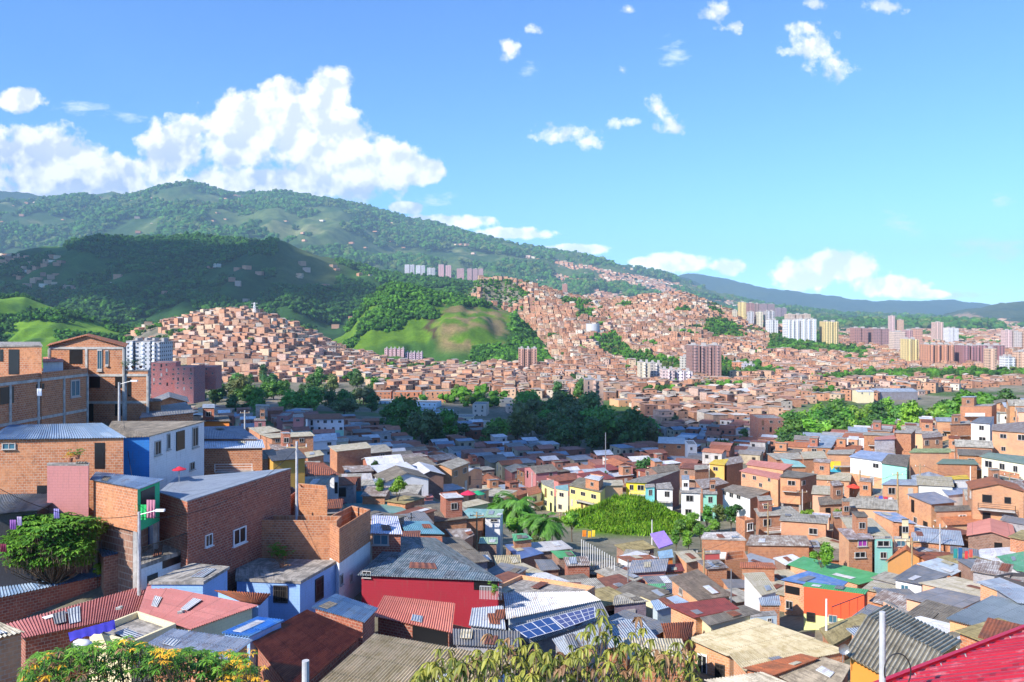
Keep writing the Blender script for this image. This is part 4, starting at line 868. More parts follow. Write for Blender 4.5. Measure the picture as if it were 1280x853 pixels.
QH('grey house with pinkish sheet roof left of the brick cube', [(1094,547), (1118,544), (1120,549), (1092,550)], 4.6, 'salmonroof', 'grey_block', Y=178, name=PH, tint=(1.5, 1.5, 1.5))
QH('brick house with grey tin roof behind a tall post, right hillside', [(1114,599), (1144,600), (1150,607), (1101,606)], 6.4, 'zinc', 'brick_pale', Y=138, name=BH, autow=dict(edges=(2, 3), skip=.2))
QH('white house with bright yellow awning', [(1180,596), (1208,594), (1213,599), (1177,600)], 3.6, 'yellowroof', 'white', Y=137, name='white_house', autow=AF)
QH('low white house with blue grey roof under the yellow awning', [(1176,611), (1211,610), (1217,616), (1185,620)], 4.6, 'zinc', 'white', Y=128, name='white_house', rtint=(.85, .9, 1.1))
QH('tall square brick tower house on the right', [(1218,601), (1250,600), (1256,606), (1234,608)], 9.0, 'slab', 'brick', Y=126, name=BH, em={3: 'brick_pale', 2: 'brick'}, autow=dict(edges=(3, 2), skip=.3), rtint=(1, 1, 1.15))  # sunlit left face painted in with a paler brick than the near face
QH('tall peach house with scrap roof at the right edge', [(1252,601), (1295,600), (1295,612), (1262,612)], 9.5, 'scrap', 'peach', Y=120, name=PH, autow=dict(edges=(2, 3), skip=.2))
QH('long brick house with half blue grey, half brown roof, upper right', [(1133,618), (1168,615), (1196,628), (1164,631)], 6.4, 'slate', 'brick_pale', Y=122, name=BH, rtint=(1.25, 1.25, 1.4), autow=dict(edges=(3, 2), skip=.3))
QH('brick house with thin grey roof edge below the long brick house', [(1168,633), (1214,632), (1219,638), (1168,640)], 5.5, 'fibrodark', 'brick_pale', Y=115, name=BH, autow=AF)
QH('house with warm clay coloured roof above the salmon gable', [(1172,643), (1215,644), (1244,654), (1184,657)], 3.4, 'tile', 'peach', Y=111, name=PH, rtint=(1.5, 1.5, 1.3))
QH('brick house with grey fibre cement gable left of the steps', [(1022,622), (1051,618), (1068,629), (1024,632)], 5.2, 'fibrodark', 'brick_pale', Y=130, name=BH, gable=None, rtint=(1.2, 1.15, 1.1), autow=AF)
QH('two storey brick house with steep blue lilac sheet roof', [(1091,640), (1120,641), (1146,655), (1116,652)], 6.6, 'bluecolour', 'brick_pale', Y=107, name=BH, rtint=(2.4, 1.5, .95), em={2: 'brick'}, lower=(3.0, 'cream'), autow=dict(edges=(2,), skip=0))
QH('brick house with cream flat roof behind the purple curtained one', [(1050,647), (1090,648), (1115,671), (1064,668)], 6.0, 'creamroof', 'brick_pale', Y=100, name=BH)
QH('brick house with rust stained grey roof and purple curtained window', [(1046,661), (1082,661), (1093,674), (1060,675)], 7.4, 'scrap', 'brick', Y=96.5, name=BH, em={3: 'brick_pale'}, rtint=(1, 1, 1.1), wins=[ZW('d', 2, 240,810,298,850,'curtain'), (2, 1068, 690, 1082, 697)])
QH('narrow mint green house with two stacked windows', [(1093,671), (1115,671), (1116,674), (1093,674)], 7.0, 'fibro', 'mint', Y=97, name='mint_house', tint=(.8, .8, .9), over=.03, wins=[(2, 1096,676,1112,683), (2, 1100,690,1108,698)])
QH('narrow cream house with teal window beside the mint house', [(1117,671), (1138,671), (1138,674), (1117,674)], 5.4, 'slab', 'cream', Y=98, name='cream_house', over=.03, wins=[(2, 1120,676,1132,683,'glassblue')])
QH('house with salmon pink gabled sheet roof at the right', [(1209,655), (1266,656), (1271,676), (1208,670)], 4.6, 'salmonroof', 'brick_dull', Y=102, name=PH, gable=1, rise=.8, autow=AF)
QH('small house with grey and rusty roof under the white canvas roof', [(1040,640), (1062,640), (1066,646), (1042,647)], 3.0, 'scrap', 'brick', Y=118, name=BH)
QH('narrow brick house with white roof left of the green tree', [(1003,676), (1022,676), (1026,684), (1006,685)], 4.2, 'zinc', 'brick', Y=108, name=BH)
# ------------------------------------------------------------------ the generated middle-distance houses
def bbox(hs):
    P = [proj(p) for p in hs.T] + [proj(Vector((p.x, p.y, hs.zb))) for p in hs.T]
    return min(p[0] for p in P), min(p[1] for p in P), max(p[0] for p in P), max(p[1] for p in P)
HB_ = []
for hs in HOUSES:
    rc = proj(hs.ctr); tp = [proj(p) for p in hs.T]
    wb = [proj(Vector((p.x, p.y, max(hs.zb, hs.ctr.z - hs.h)))) for p in hs.T]
    allp = tp + wb
    HB_.append(dict(c=Vector((hs.ctr.x, hs.ctr.y, 0)), r=max((Vector((p.x, p.y, 0)) - Vector((hs.ctr.x, hs.ctr.y, 0))).length for p in hs.T), roof=rc, tp=tp, y=hs.ctr.y, zt=max(p.z for p in hs.T),
        bb=(min(p[0] for p in allp), min(p[1] for p in allp), max(p[0] for p in allp), max(p[1] for p in allp)), quad=[(p.x, p.y) for p in hs.W]))
def inpoly(px, py, poly):
    c = False; n = len(poly); j = n - 1
    for i in range(n):
        xi, yi = poly[i]; xj, yj = poly[j]
        if (yi > py) != (yj > py) and px < (xj - xi) * (py - yi) / (yj - yi) + xi: c = not c
        j = i
    return c
def segd(px, py, poly):
    m = 1e9; n = len(poly)
    for i in range(n):
        ax, ay = poly[i]; bx, by = poly[(i + 1) % n]; dx, dy = bx - ax, by - ay; l = dx * dx + dy * dy + 1e-9
        t = max(0, min(1, ((px - ax) * dx + (py - ay) * dy) / l)); m = min(m, math.hypot(px - ax - t * dx, py - ay - t * dy))
    return m
# areas without houses (given by where their ground shows in the photograph)
GREEN = [ [(225,505),(235,480),(300,478),(440,478),(468,484),(475,520),(520,546),(640,552),(640,560),(520,558),(470,540),(430,530),(330,520),(240,520)],   # dark grove, left
          [(655,520),(665,498),(735,498),(745,545),(800,552),(835,548),(832,566),(760,575),(700,568),(640,558)],                                            # dark grove, centre
          [(980,520),(1000,505),(1100,500),(1180,490),(1290,480),(1290,520),(1200,530),(1110,540),(1060,556),(1000,560),(985,545)] ]                          # right grove
BANK = [(800,640),(940,636),(940,715),(860,735),(800,735)]
YARD = [(975,760),(1100,745),(1110,800),(1000,850),(960,800)]
SQUARE = [(690,690),(700,655),(770,668),(850,650),(870,655),(860,690),(800,695),(775,735),(725,735)]
def free_spot(x, y, r, z_top, strict=True):
    px, py = proj((x, y, z_top))
    for b in HB_:
        d = math.hypot(x - b['c'].x, y - b['c'].y)
        if d < b['r'] + r:
            if inpoly(x, y, b['quad']) or segd(x, y, b['quad']) < r * .95: return False
        if strict and b['y'] > y:      # would stand in front of a hand placed roof
            if b['bb'][0] - 1 < px < b['bb'][2] + 1:
                h_px = F * (r * 1.1) / y
                if b.get('hand') and py < max(p[1] for p in b['tp']) - .5 and py > b['bb'][1] - 60:
                    return False
    return True
for b in HB_: b['hand'] = True
def hidden(x, y, z):
    px, py = proj((x, y, z))
    for b in HB_:
        if b['y'] < y and b['bb'][0] < px < b['bb'][2] and b['bb'][1] < py < b['bb'][3] + 14: return True
    ys = np.linspace(20, y * .97, 60); xs = x / y * ys
    return bool(np.any(terrain(xs, ys) > z / y * ys + .2))
rnd = random.Random(11)
cands = []
for (ang, x0, x1, y0, y1, sx, sy) in [(.35, -260, 60, 60, 420, 8.2, 8.6), (-.45, 0, 420, 50, 420, 8.4, 9.0)]:
    ca, sa = math.cos(ang), math.sin(ang)
    for i in range(-90, 90):
        for j in range(-90, 90):
            gx, gy = i * sx + rnd.uniform(-1, 1), j * sy + rnd.uniform(-1, 1)
            if i % 7 == 0: continue
            x = gx * ca - gy * sa; y = 220 + gx * sa + gy * ca
            if not (y0 < y < y1): continue
            px = CX + F * x / y
            if px < -20 or px > 1300: continue
            split = 640 + 40 * math.sin(y / 30)
            if (ang > 0) != (px < (560 if y < 180 else 850)): continue
            cands.append((y, x, ang + rnd.uniform(-.08, .08)))
cands.sort()
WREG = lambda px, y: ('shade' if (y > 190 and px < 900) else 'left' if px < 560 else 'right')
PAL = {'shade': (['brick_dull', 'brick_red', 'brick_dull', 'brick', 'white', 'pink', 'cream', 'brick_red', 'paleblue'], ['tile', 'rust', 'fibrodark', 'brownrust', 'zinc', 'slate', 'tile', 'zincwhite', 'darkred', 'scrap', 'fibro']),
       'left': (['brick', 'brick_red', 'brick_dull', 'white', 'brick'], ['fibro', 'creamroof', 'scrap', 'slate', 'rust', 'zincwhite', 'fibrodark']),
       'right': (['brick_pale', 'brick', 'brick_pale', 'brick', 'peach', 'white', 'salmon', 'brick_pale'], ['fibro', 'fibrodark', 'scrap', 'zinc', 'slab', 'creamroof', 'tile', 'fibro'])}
WN = {'brick': 'brick', 'brick_red': 'red brick', 'brick_dull': 'dark brick', 'brick_pale': 'pale brick', 'white': 'white', 'pink': 'pink', 'cream': 'cream', 'paleblue': 'pale blue', 'peach': 'peach', 'salmon': 'salmon'}
RN = {'tile': 'clay tile', 'rust': 'rusty sheet', 'fibrodark': 'dark fibre cement', 'brownrust': 'brown rusty', 'zinc': 'grey tin', 'slate': 'dark grey', 'zincwhite': 'white tin', 'darkred': 'maroon', 'scrap': 'patched scrap', 'fibro': 'beige fibre cement', 'creamroof': 'cream', 'slab': 'flat concrete'}
GEN = []; REST = []
MAXIND = 296 - sum(1 for h in HOUSES)
for (y, x, ang) in cands:
    z = tz(x, y); px, py = proj((x, y, z))
    if any(inpoly(px, py, g) for g in GREEN) or inpoly(px, py, SQUARE) or inpoly(px, py, BANK) or inpoly(px, py, YARD) or y < 60: continue
    if ((x - 22) / 13) ** 2 + ((y - 150) / 17) ** 2 < 1: continue
    if 590 < px < 730 and 95 < y < 165: continue
    if px < 215 and y < 110: continue
    w_, d_ = rnd.uniform(5.2, 7.6), rnd.uniform(5.6, 8.2); h = rnd.choice([2.7, 2.9, 3.2, 4.5, 5.4, 5.6, 6.0, 3.0]) if y > 110 else rnd.choice([2.6, 2.8, 3.1])
    if y < 75: h = rnd.choice([2.4, 2.6])
    if px < 560 and y < 170: h = min(h, 3.0)
    hw = min(w_, d_) / 2
    if not free_spot(x, y, hw * .92, z + h): continue
    hid = hidden(x, y, z + h)
    if hid: continue
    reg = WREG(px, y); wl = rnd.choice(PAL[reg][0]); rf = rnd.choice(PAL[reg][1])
    if y < 120 and wl in ('white', 'pink', 'cream'): wl = 'brick'
    if len(GEN) < MAXIND:
        ca, sa = math.cos(ang), math.sin(ang)
        zc = z + h; tl = rnd.uniform(-.5, .5)
        def pt(a, b, e=0): return Vector((x + a * ca - b * sa, y + a * sa + b * ca, zc + e))
        T = [pt(-w_ / 2, d_ / 2, tl), pt(w_ / 2, d_ / 2, tl + .2), pt(w_ / 2, -d_ / 2, .2), pt(-w_ / 2, -d_ / 2)]
        gb = rnd.choice([None, None, 0, 1]) if rf in ('tile', 'zinc', 'fibro', 'zincwhite', 'slate', 'fibrodark') else None
        t_ = rnd.uniform(.8, 1.15)
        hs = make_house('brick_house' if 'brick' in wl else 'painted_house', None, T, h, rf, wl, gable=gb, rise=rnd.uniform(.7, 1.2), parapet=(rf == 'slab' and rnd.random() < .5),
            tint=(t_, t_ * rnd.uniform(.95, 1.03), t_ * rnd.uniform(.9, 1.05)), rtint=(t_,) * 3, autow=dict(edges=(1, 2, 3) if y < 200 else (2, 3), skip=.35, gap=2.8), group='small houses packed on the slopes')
        hs.gen = (wl, rf, h, gb, px, py - F * h / y); GEN.append(hs)
    else:
        REST.append((x, y, z, w_, d_, h, ang, wl, rf))
    HB_.append(dict(c=Vector((x, y, 0)), r=max(w_, d_) / 2 * 1.2, y=y, zt=z + h, bb=(px - 1, py, px - .5, py), quad=[(x + a * math.cos(ang) - b * math.sin(ang), y + a * math.sin(ang) + b * math.cos(ang)) for a, b in ((-w_/2, d_/2), (w_/2, d_/2), (w_/2, -d_/2), (-w_/2, -d_/2))]))
print('individual generated', len(GEN), 'rest', len(REST), 'hand', len(HOUSES) - len(GEN))
LM = [(780, 640, 'the grassy mound'), (640, 640, 'the tall palm'), (470, 560, 'the long brick hall'), (405, 590, 'the rust tiled house'), (545, 735, 'the crimson house'), (757, 575, 'the lone conifer'), (405, 525, 'the white school'),
      (850, 565, 'the white ended block'), (740, 605, 'the yellow row house'), (1040, 725, 'the long green roof'), (1240, 630, 'the square tower house'), (950, 600, 'the salmon edged house'), (1222, 517, 'the windowless box'),
      (1195, 597, 'the yellow awning'), (1070, 690, 'the purple curtained house'), (940, 795, 'the beige ridged roof'), (690, 760, 'the solar panels'), (1028, 685, 'the round green tree'), (600, 530, 'the cream apartment blocks'), (500, 600, 'the yellow green tree'), (1130, 630, 'the tall dark post'), (690, 690, 'the navy blue roof')]
ORD = ['first from left', 'second from left', 'third from left', 'fourth from left', 'fifth from left', 'sixth from left', 'seventh from left', 'eighth from left', 'ninth from left', 'tenth from left']
sig = {}
SH = {'right of': 'right of', 'left of': 'left of', 'behind': 'behind', 'in front of': 'before'}
for hs in GEN:
    wl, rf, h, gb, px, py = hs.gen
    lm = min(LM, key=lambda l: math.hypot(px - l[0], (py - l[1]) * 1.6))
    dx, dy = px - lm[0], py - lm[1]
    side = ('right of' if dx > 0 else 'left of') if abs(dx) > abs(dy) * 1.3 else ('behind' if dy < 0 else 'in front of')
    s = f"{'tall' if h > 4 else 'low'} {WN[wl]} house, {RN[rf]} {'gable' if gb is not None else 'roof'}, {SH[side]} {lm[2][4:]}"
    sig.setdefault(s, []).append((px, hs))
for s, l in sig.items():
    l.sort(key=lambda t: t[0])
    for k, (px, hs) in enumerate(l):
        hs.base['label'] = s if len(l) == 1 else s.replace(' house,', ' house,', 1) + (', ' + ORD[min(k, 9)] if len(l) > 1 else '')
        words = hs.base['label'].split()
        if len(words) > 16: hs.base['label'] = ' '.join(w for w in words if w not in ('the', 'roof,'))

# rooms added on the roofs, balconies
rnd = random.Random(77)
def annex(hs):
    T = hs.W; s0, t0 = rnd.choice([.04, .5]), rnd.choice([.05, .45]); ds, dt = rnd.uniform(.35, .46), rnd.uniform(.35, .5); hh = rnd.uniform(1.9, 2.4)
    P_ = lambda s, t, e: (lambda p: Vector((p.x, p.y, max(q.z for q in T) + e)))(T[0].lerp(T[1], s).lerp(T[3].lerp(T[2], s), t))
    q = [P_(s0, t0, 0), P_(s0 + ds, t0, 0), P_(s0 + ds, t0 + dt, 0), P_(s0, t0 + dt, 0)]; zb_ = min(p.z for p in T) - .1; mb = MB(); z1 = q[0].z + hh
    for i in range(4):
        a, b = q[i], q[(i + 1) % 4]; l = (b - a).length; mb.quad([(b.x, b.y, zb_), (a.x, a.y, zb_), (a.x, a.y, z1), (b.x, b.y, z1)], [(l, 0), (0, 0), (0, z1 - zb_), (l, z1 - zb_)])
    mb.build('rooftop_room', rnd.choice(['brick', 'brick_red', 'brick', hs.wall]), hs.base, origin=hs.O)
    rb = MB(); c = sum(q, Vector()) / 4; e = [c + (p - c) * 1.12 for p in q]; tl = rnd.uniform(-.3, .4); up = [Vector((p.x, p.y, z1 + .04 + (tl if i < 2 else 0))) for i, p in enumerate(e)]
    rb.quad([up[0], up[3], up[2], up[1]], [(0, 0), (0, 3), (3, 3), (3, 0)]); dn = Vector((0, 0, -.07)); rb.quad([p + dn for p in up], [(0, 0)] * 4)
    for i in range(4): rb.quad([up[i], up[(i + 1) % 4], up[(i + 1) % 4] + dn, up[i] + dn], None)
    rb.build('rooftop_room_roof', rnd.choice(['zinc', 'rust', 'scrap', 'fibro', 'fibrodark', 'zincwhite']), hs.base, origin=hs.O)
    a, b = q[3], q[2]; ux, l = wall_dir(a, b); out = Vector((ux.y, -ux.x, 0))
    if out.y > 0: ux = -ux
    place('window', PF['dark'], hs.base, Vector(((a.x + b.x) / 2, (a.y + b.y) / 2, z1 - hh * .5)), ux, .8, .8, 1, .02)
def balcony(hs):
    a, b, ux, l = edge_dir(hs, 2); out = Vector((ux.y, -ux.x, 0)); z = hs.ctr.z - 2.55
    if l < 3 or z < hs.zb + 1.5: return
    w_ = min(l * rnd.uniform(.5, .95), 5); c = a + ux * (l / 2 + rnd.uniform(-.1, .1) * l); c = Vector((c.x, c.y, z)); mb = MB(); rz = math.atan2(ux.y, ux.x)
    mb.box(tuple(c + out * .5), (w_, 1.0, .14), rz); mb.build('balcony', 'conc', hs.base, origin=hs.O); rb = MB()
    if rnd.random() < .5:
        for s in (-w_ / 2, w_ / 2): rb.beam(c + ux * s + out * .97 + Vector((0, 0, .07)), c + ux * s + out * .97 + Vector((0, 0, .95)), .06)
        for k in range(3): rb.beam(c - ux * (w_ / 2) + out * .97 + Vector((0, 0, .35 + .28 * k)), c + ux * (w_ / 2) + out * .97 + Vector((0, 0, .35 + .28 * k)), .04)
        rb.build('balcony_rail', rnd.choice(['black', 'framewhite', 'metal']), hs.base, origin=hs.O)
    else:
        p = c + out * .95 + Vector((0, 0, .5)); rb.box(tuple(p), (w_, .1, .85), rz); rb.build('balcony_wall', rnd.choice(['brick', hs.wall, 'white', 'brick']), hs.base, origin=hs.O)
for hs in list(HOUSES):
    if not (88 < hs.ctr.y < 270) or hs.name in ('shed', 'lean_to', 'school_building', 'brick_building', 'wall', 'yard_wall', 'terrace_wall'): continue
    g = getattr(hs, 'gen', None)
    if g and g[3] is None and rnd.random() < .45: annex(hs)
    elif not g and hs.roof in ('scrap', 'slab', 'fibro', 'fibrodark') and rnd.random() < .3: annex(hs)
    if hs.h > 4.4 and rnd.random() < .5: balcony(hs)
# small sheds and lean-tos filling the yards between the near houses
SHEDS = []
rnd = random.Random(23); c2 = [(rnd.uniform(46, 118), rnd.uniform(200, 1290)) for _ in range(5200)]; c2.sort()
for (y, px0) in c2:
    if len(SHEDS) >= 95: break
    x = (px0 - CX) / F * y; z = tz(x, y); px, py = proj((x, y, z))
    if py > 850 or inpoly(px, py, SQUARE) or inpoly(px, py, BANK) or inpoly(px, py, YARD) or (y < 70 and px < 640) or (590 < px < 730 and y > 95) or (px < 330 and y > 60): continue
    w_, d_, h = rnd.uniform(3.0, 5.2), rnd.uniform(3.0, 5.2), rnd.uniform(1.9, 2.4)
    if not free_spot(x, y, min(w_, d_) * .42, z + h, True): continue
    if hidden(x, y, z + h + .3): continue
    ang = rnd.uniform(-.9, .9); ca, sa = math.cos(ang), math.sin(ang); zc = z + h; tl = rnd.uniform(-.25, .4)
    pt = lambda a, b, e=0: Vector((x + a * ca - b * sa, y + a * sa + b * ca, zc + e))
    T = [pt(-w_ / 2, d_ / 2, tl), pt(w_ / 2, d_ / 2, tl), pt(w_ / 2, -d_ / 2), pt(-w_ / 2, -d_ / 2)]
    rf = rnd.choice(['zinc', 'rust', 'fibrodark', 'scrap', 'slate', 'fibro', 'creamroof', 'zincwhite', 'mossroof', 'brownrust']); wl = rnd.choice(['brick', 'brick_pale', 'brick_dull', 'grey_block', 'brick'])
    hs = make_house('shed', None, T, h, rf, wl, cat='shed', group='small sheds in the yards', autow=dict(edges=(2,), skip=.45, gap=2.2))
    RN['mossroof'] = 'mossy flat'; WN['grey_block'] = 'grey block'
    SHEDS.append((hs, rf, wl, px, proj((x, y, zc))[1]))
    HB_.append(dict(c=Vector((x, y, 0)), r=max(w_, d_) / 2 * 1.2, y=y, zt=zc, bb=(px - 1, py, px - .5, py), tp=[proj(p) for p in T], quad=[(p.x, p.y) for p in T]))
sg = {}
for hs, rf, wl, px, py in SHEDS:
    lm = min(LM, key=lambda l: math.hypot(px - l[0], (py - l[1]) * 1.6)); dx, dy = px - lm[0], py - lm[1]
    side = ('right of' if dx > 0 else 'left of') if abs(dx) > abs(dy) * 1.3 else ('behind' if dy < 0 else 'before')
    sg.setdefault(f"small {WN[wl]} shed, {RN[rf]} roof, {side} {lm[2][4:]}", []).append((px, hs))
for s_, l in sg.items():
    l.sort(key=lambda t: t[0])
    for k, (px, hs) in enumerate(l):
        hs.base['label'] = s_ + (', ' + ORD[min(k, 9)] if len(l) > 1 else '')
        if len(hs.base['label'].split()) > 16: hs.base['label'] = hs.base['label'].replace(' small', '').replace(' of ', ' ', 1)
# loose patches of other sheet on the near roofs
rnd = random.Random(31)
for hs in list(HOUSES):
    if hs.ctr.y > 125 or hs.roof in (None, 'tile', 'tarp', 'blacktarp', 'mossroof', 'steel', 'nearred') or 'fibrostripe' == hs.roof: continue
    if len(hs.base.children) == 0: continue
    T = hs.T; gabled = any(c.name.startswith('roof') and len(c.data.polygons) > 11 and not c.data.polygons[0].vertices[:] is None and hs.ctr.y > 62 for c in hs.base.children)
    if gabled: continue
    for k in range(rnd.choice([0, 1, 1, 2])):
        s0, t0 = rnd.uniform(.08, .7), rnd.uniform(.08, .7); w_ = (T[1] - T[0]).length; d_ = (T[3] - T[0]).length; ds, dt = min(.8 / max(w_, 1), .3), min(rnd.uniform(1.2, 2.6) / max(d_, 1), .9 - t0)
        P_ = lambda s, t: T[0].lerp(T[1], s).lerp(T[3].lerp(T[2], s), t) + Vector((0, 0, .13 + .05 * k))
        if dt < .05: continue
        q = [P_(s0, t0), P_(s0, t0 + dt), P_(s0 + ds, t0 + dt), P_(s0 + ds, t0)]; j = Vector((rnd.uniform(-.2, .2), rnd.uniform(-.2, .2), 0)); q = [q[0] + j, q[1], q[2], q[3] + j]
        mb = MB(); mb.quad(q, [(0, 0), (0, 2), (.8, 2), (.8, 0)]); dn = Vector((0, 0, -.025)); mb.quad([p + dn for p in q][::-1], [(0, 0)] * 4)
        for i in range(4): mb.quad([q[i], q[(i + 1) % 4], q[(i + 1) % 4] + dn, q[i] + dn][::-1], None)
        o_ = mb.build('patch_sheet', rnd.choice(['rust', 'zincwhite', 'fibrodark', 'zinc', 'brownrust', 'slate', 'creamroof']), hs.base, origin=hs.O)

# ------------------------------------------------------------------ numpy helper: many small shapes as one mesh
class NB:
    def __init__(s): s.V = []; s.Fq = []; s.C = []; s.n = 0
    def add(s, V, Fq, C):     # V (m,3), Fq (k,4) quads (tri = repeated last excluded), C (k,3)
        s.V.append(V); s.Fq.append(Fq + s.n); s.C.append(C); s.n += len(V)
    def build(s, name, mat):
        V = np.concatenate(s.V); Q = np.concatenate(s.Fq); C = np.concatenate(s.C)
        k = Q.shape[1]
        me = bpy.data.meshes.new(name)
        me.vertices.add(len(V)); me.vertices.foreach_set('co', V.astype(np.float32).ravel())
        me.loops.add(Q.size); me.loops.foreach_set('vertex_index', Q.astype(np.int32).ravel())
        me.polygons.add(len(Q)); me.polygons.foreach_set('loop_start', np.arange(0, Q.size, k, dtype=np.int32))
        me.polygons.foreach_set('use_smooth', np.zeros(len(Q), bool)); me.update(calc_edges=True)
        a = me.attributes.new('Tone', 'FLOAT_COLOR', 'FACE'); a.data.foreach_set('color', np.concatenate([C, np.ones((len(C), 1))], 1).astype(np.float32).ravel())
        me.materials.append(MATS[mat]); return link(name, me)
m, nt, b = new_mat('farhouse'); at = N(nt, 'Attribute', attribute_name='Tone'); g = N(nt, 'NewGeometry')
nn = noise(nt, g.outputs['Position'], .8, 4, .7); L(nt, mixc(nt, ramp(nt, nn, .4, .65), at.outputs[0], mixc(nt, 1, at.outputs[0], (.68, .66, .64), 'MULTIPLY')), b.inputs['Base Color']); b.inputs['Roughness'].default_value = .9
m, nt, b = new_mat('farleaf'); at = N(nt, 'Attribute', attribute_name='Tone'); g = N(nt, 'NewGeometry')
nn = noise(nt, g.outputs['Position'], .35, 4, .7); L(nt, mixc(nt, ramp(nt, nn, .4, .62), at.outputs[0], mixc(nt, 1, at.outputs[0], (.55, .6, .55), 'MULTIPLY')), b.inputs['Base Color']); b.inputs['Roughness'].default_value = .9; b.inputs['Specular IOR Level'].default_value = .1
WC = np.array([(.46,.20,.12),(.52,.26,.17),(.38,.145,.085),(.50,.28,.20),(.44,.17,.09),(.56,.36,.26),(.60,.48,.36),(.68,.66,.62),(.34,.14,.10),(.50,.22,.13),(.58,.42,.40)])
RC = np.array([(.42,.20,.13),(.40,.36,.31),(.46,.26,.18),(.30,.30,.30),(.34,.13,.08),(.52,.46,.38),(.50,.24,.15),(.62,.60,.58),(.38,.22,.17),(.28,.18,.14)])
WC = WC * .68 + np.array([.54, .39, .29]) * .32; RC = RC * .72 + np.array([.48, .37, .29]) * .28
def houses_nb(nb, X, Y, Zg, W, D, H, A, wc, rc, windows=True):
    n = len(X)
    if not n: return
    ca, sa = np.cos(A), np.sin(A)
    def P(a, b, z): return np.stack([X + a * ca - b * sa, Y + a * sa + b * ca, z], -1)
    zb = Zg - 2.5; zt = Zg + H
    gab = np.random.rand(n) < .5; rise = np.where(gab, np.random.uniform(.6, 1.3, n), 0.02)
    tilt = np.where(gab, 0, np.random.uniform(-.6, .6, n))
    hw, hd = W / 2, D / 2
    V = np.stack([P(-hw, -hd, zb), P(hw, -hd, zb), P(hw, hd, zb), P(-hw, hd, zb), P(-hw, -hd, zt), P(hw, -hd, zt), P(hw, hd, zt + tilt), P(-hw, hd, zt + tilt)], 1)
    Q = np.array([(0, 1, 5, 4), (1, 2, 6, 5), (2, 3, 7, 6), (3, 0, 4, 7)])
    idx = (np.arange(n) * 8)[:, None, None] + Q[None]
    nb.add(V.reshape(-1, 3), idx.reshape(-1, 4), np.repeat(wc, 4, 0))
    ow, od = hw + .25, hd + .25
    V = np.stack([P(-ow, -od, zt + .05), P(ow, -od, zt + .05), P(ow, 0 * od, zt + .05 + rise + tilt / 2), P(-ow, 0 * od, zt + .05 + rise + tilt / 2), P(ow, od, zt + .05 + tilt), P(-ow, od, zt + .05 + tilt),
                  P(-hw, 0 * od, zt + rise + tilt / 2), P(hw, 0 * od, zt + rise + tilt / 2), P(-hw, -hd, zt), P(-hw, hd, zt + tilt), P(hw, -hd, zt), P(hw, hd, zt + tilt)], 1)
    Q = np.array([(0, 1, 2, 3), (3, 2, 4, 5), (8, 6, 9, 9), (10, 11, 7, 7)])[:2]
    idx = (np.arange(n) * 12)[:, None, None] + Q[None]
    nb.add(V.reshape(-1, 3), idx.reshape(-1, 4), np.repeat(rc, 2, 0))
    if windows:
        for s in range(3):
            for (u, side) in ((-.27, 0), (.22, 0), (-.25, 1), (.25, 1)):
                ok = (H > 1.8 + 2.6 * s) & (np.random.rand(n) < .75)
                if not ok.any(): continue
                z1 = zt - .8 - 2.6 * s; z0 = z1 - 1.15; e = .04; ww = .55 + 0 * hw
                if side == 0: Vw = np.stack([P(u * W - ww, -hd - e, z0), P(u * W + ww, -hd - e, z0), P(u * W + ww, -hd - e, z1), P(u * W - ww, -hd - e, z1)], 1)
                else:
                    sgn = np.where(X > 0, -1, 1); Vw = np.stack([P(sgn * (hw + e), u * D - ww, z0), P(sgn * (hw + e), u * D + ww, z0), P(sgn * (hw + e), u * D + ww, z1), P(sgn * (hw + e), u * D - ww, z1)], 1)
                Vw = Vw[ok]; k = len(Vw)
                nb.add(Vw.reshape(-1, 3), (np.arange(k) * 4)[:, None] + np.arange(4)[None], np.tile([[.03, .025, .025]], (k, 1)))
WC = WC * np.array([1.02, .98, .89]); RC = RC * np.array([1.01, .97, .91])
nb = NB()
if REST:
    A_ = np.array([(r[0], r[1], r[2], r[3], r[4], r[5], r[6]) for r in REST]); n = len(A_)
    WR = np.array([(.42,.17,.10),(.36,.13,.08),(.48,.22,.14),(.30,.12,.08),(.62,.58,.55),(.55,.30,.22),(.5,.42,.3),(.40,.16,.11)]); RR = np.array([(.34,.12,.07),(.42,.17,.10),(.26,.10,.07),(.30,.12,.09),(.30,.31,.33),(.60,.60,.62),(.22,.20,.19),(.38,.16,.12),(.24,.30,.38)])
    houses_nb(nb, *A_.T, WR[np.random.randint(0, len(WR), n)] * np.random.uniform(.8, 1.1, (n, 1)), RR[np.random.randint(0, len(RR), n)] * np.random.uniform(.8, 1.15, (n, 1)))
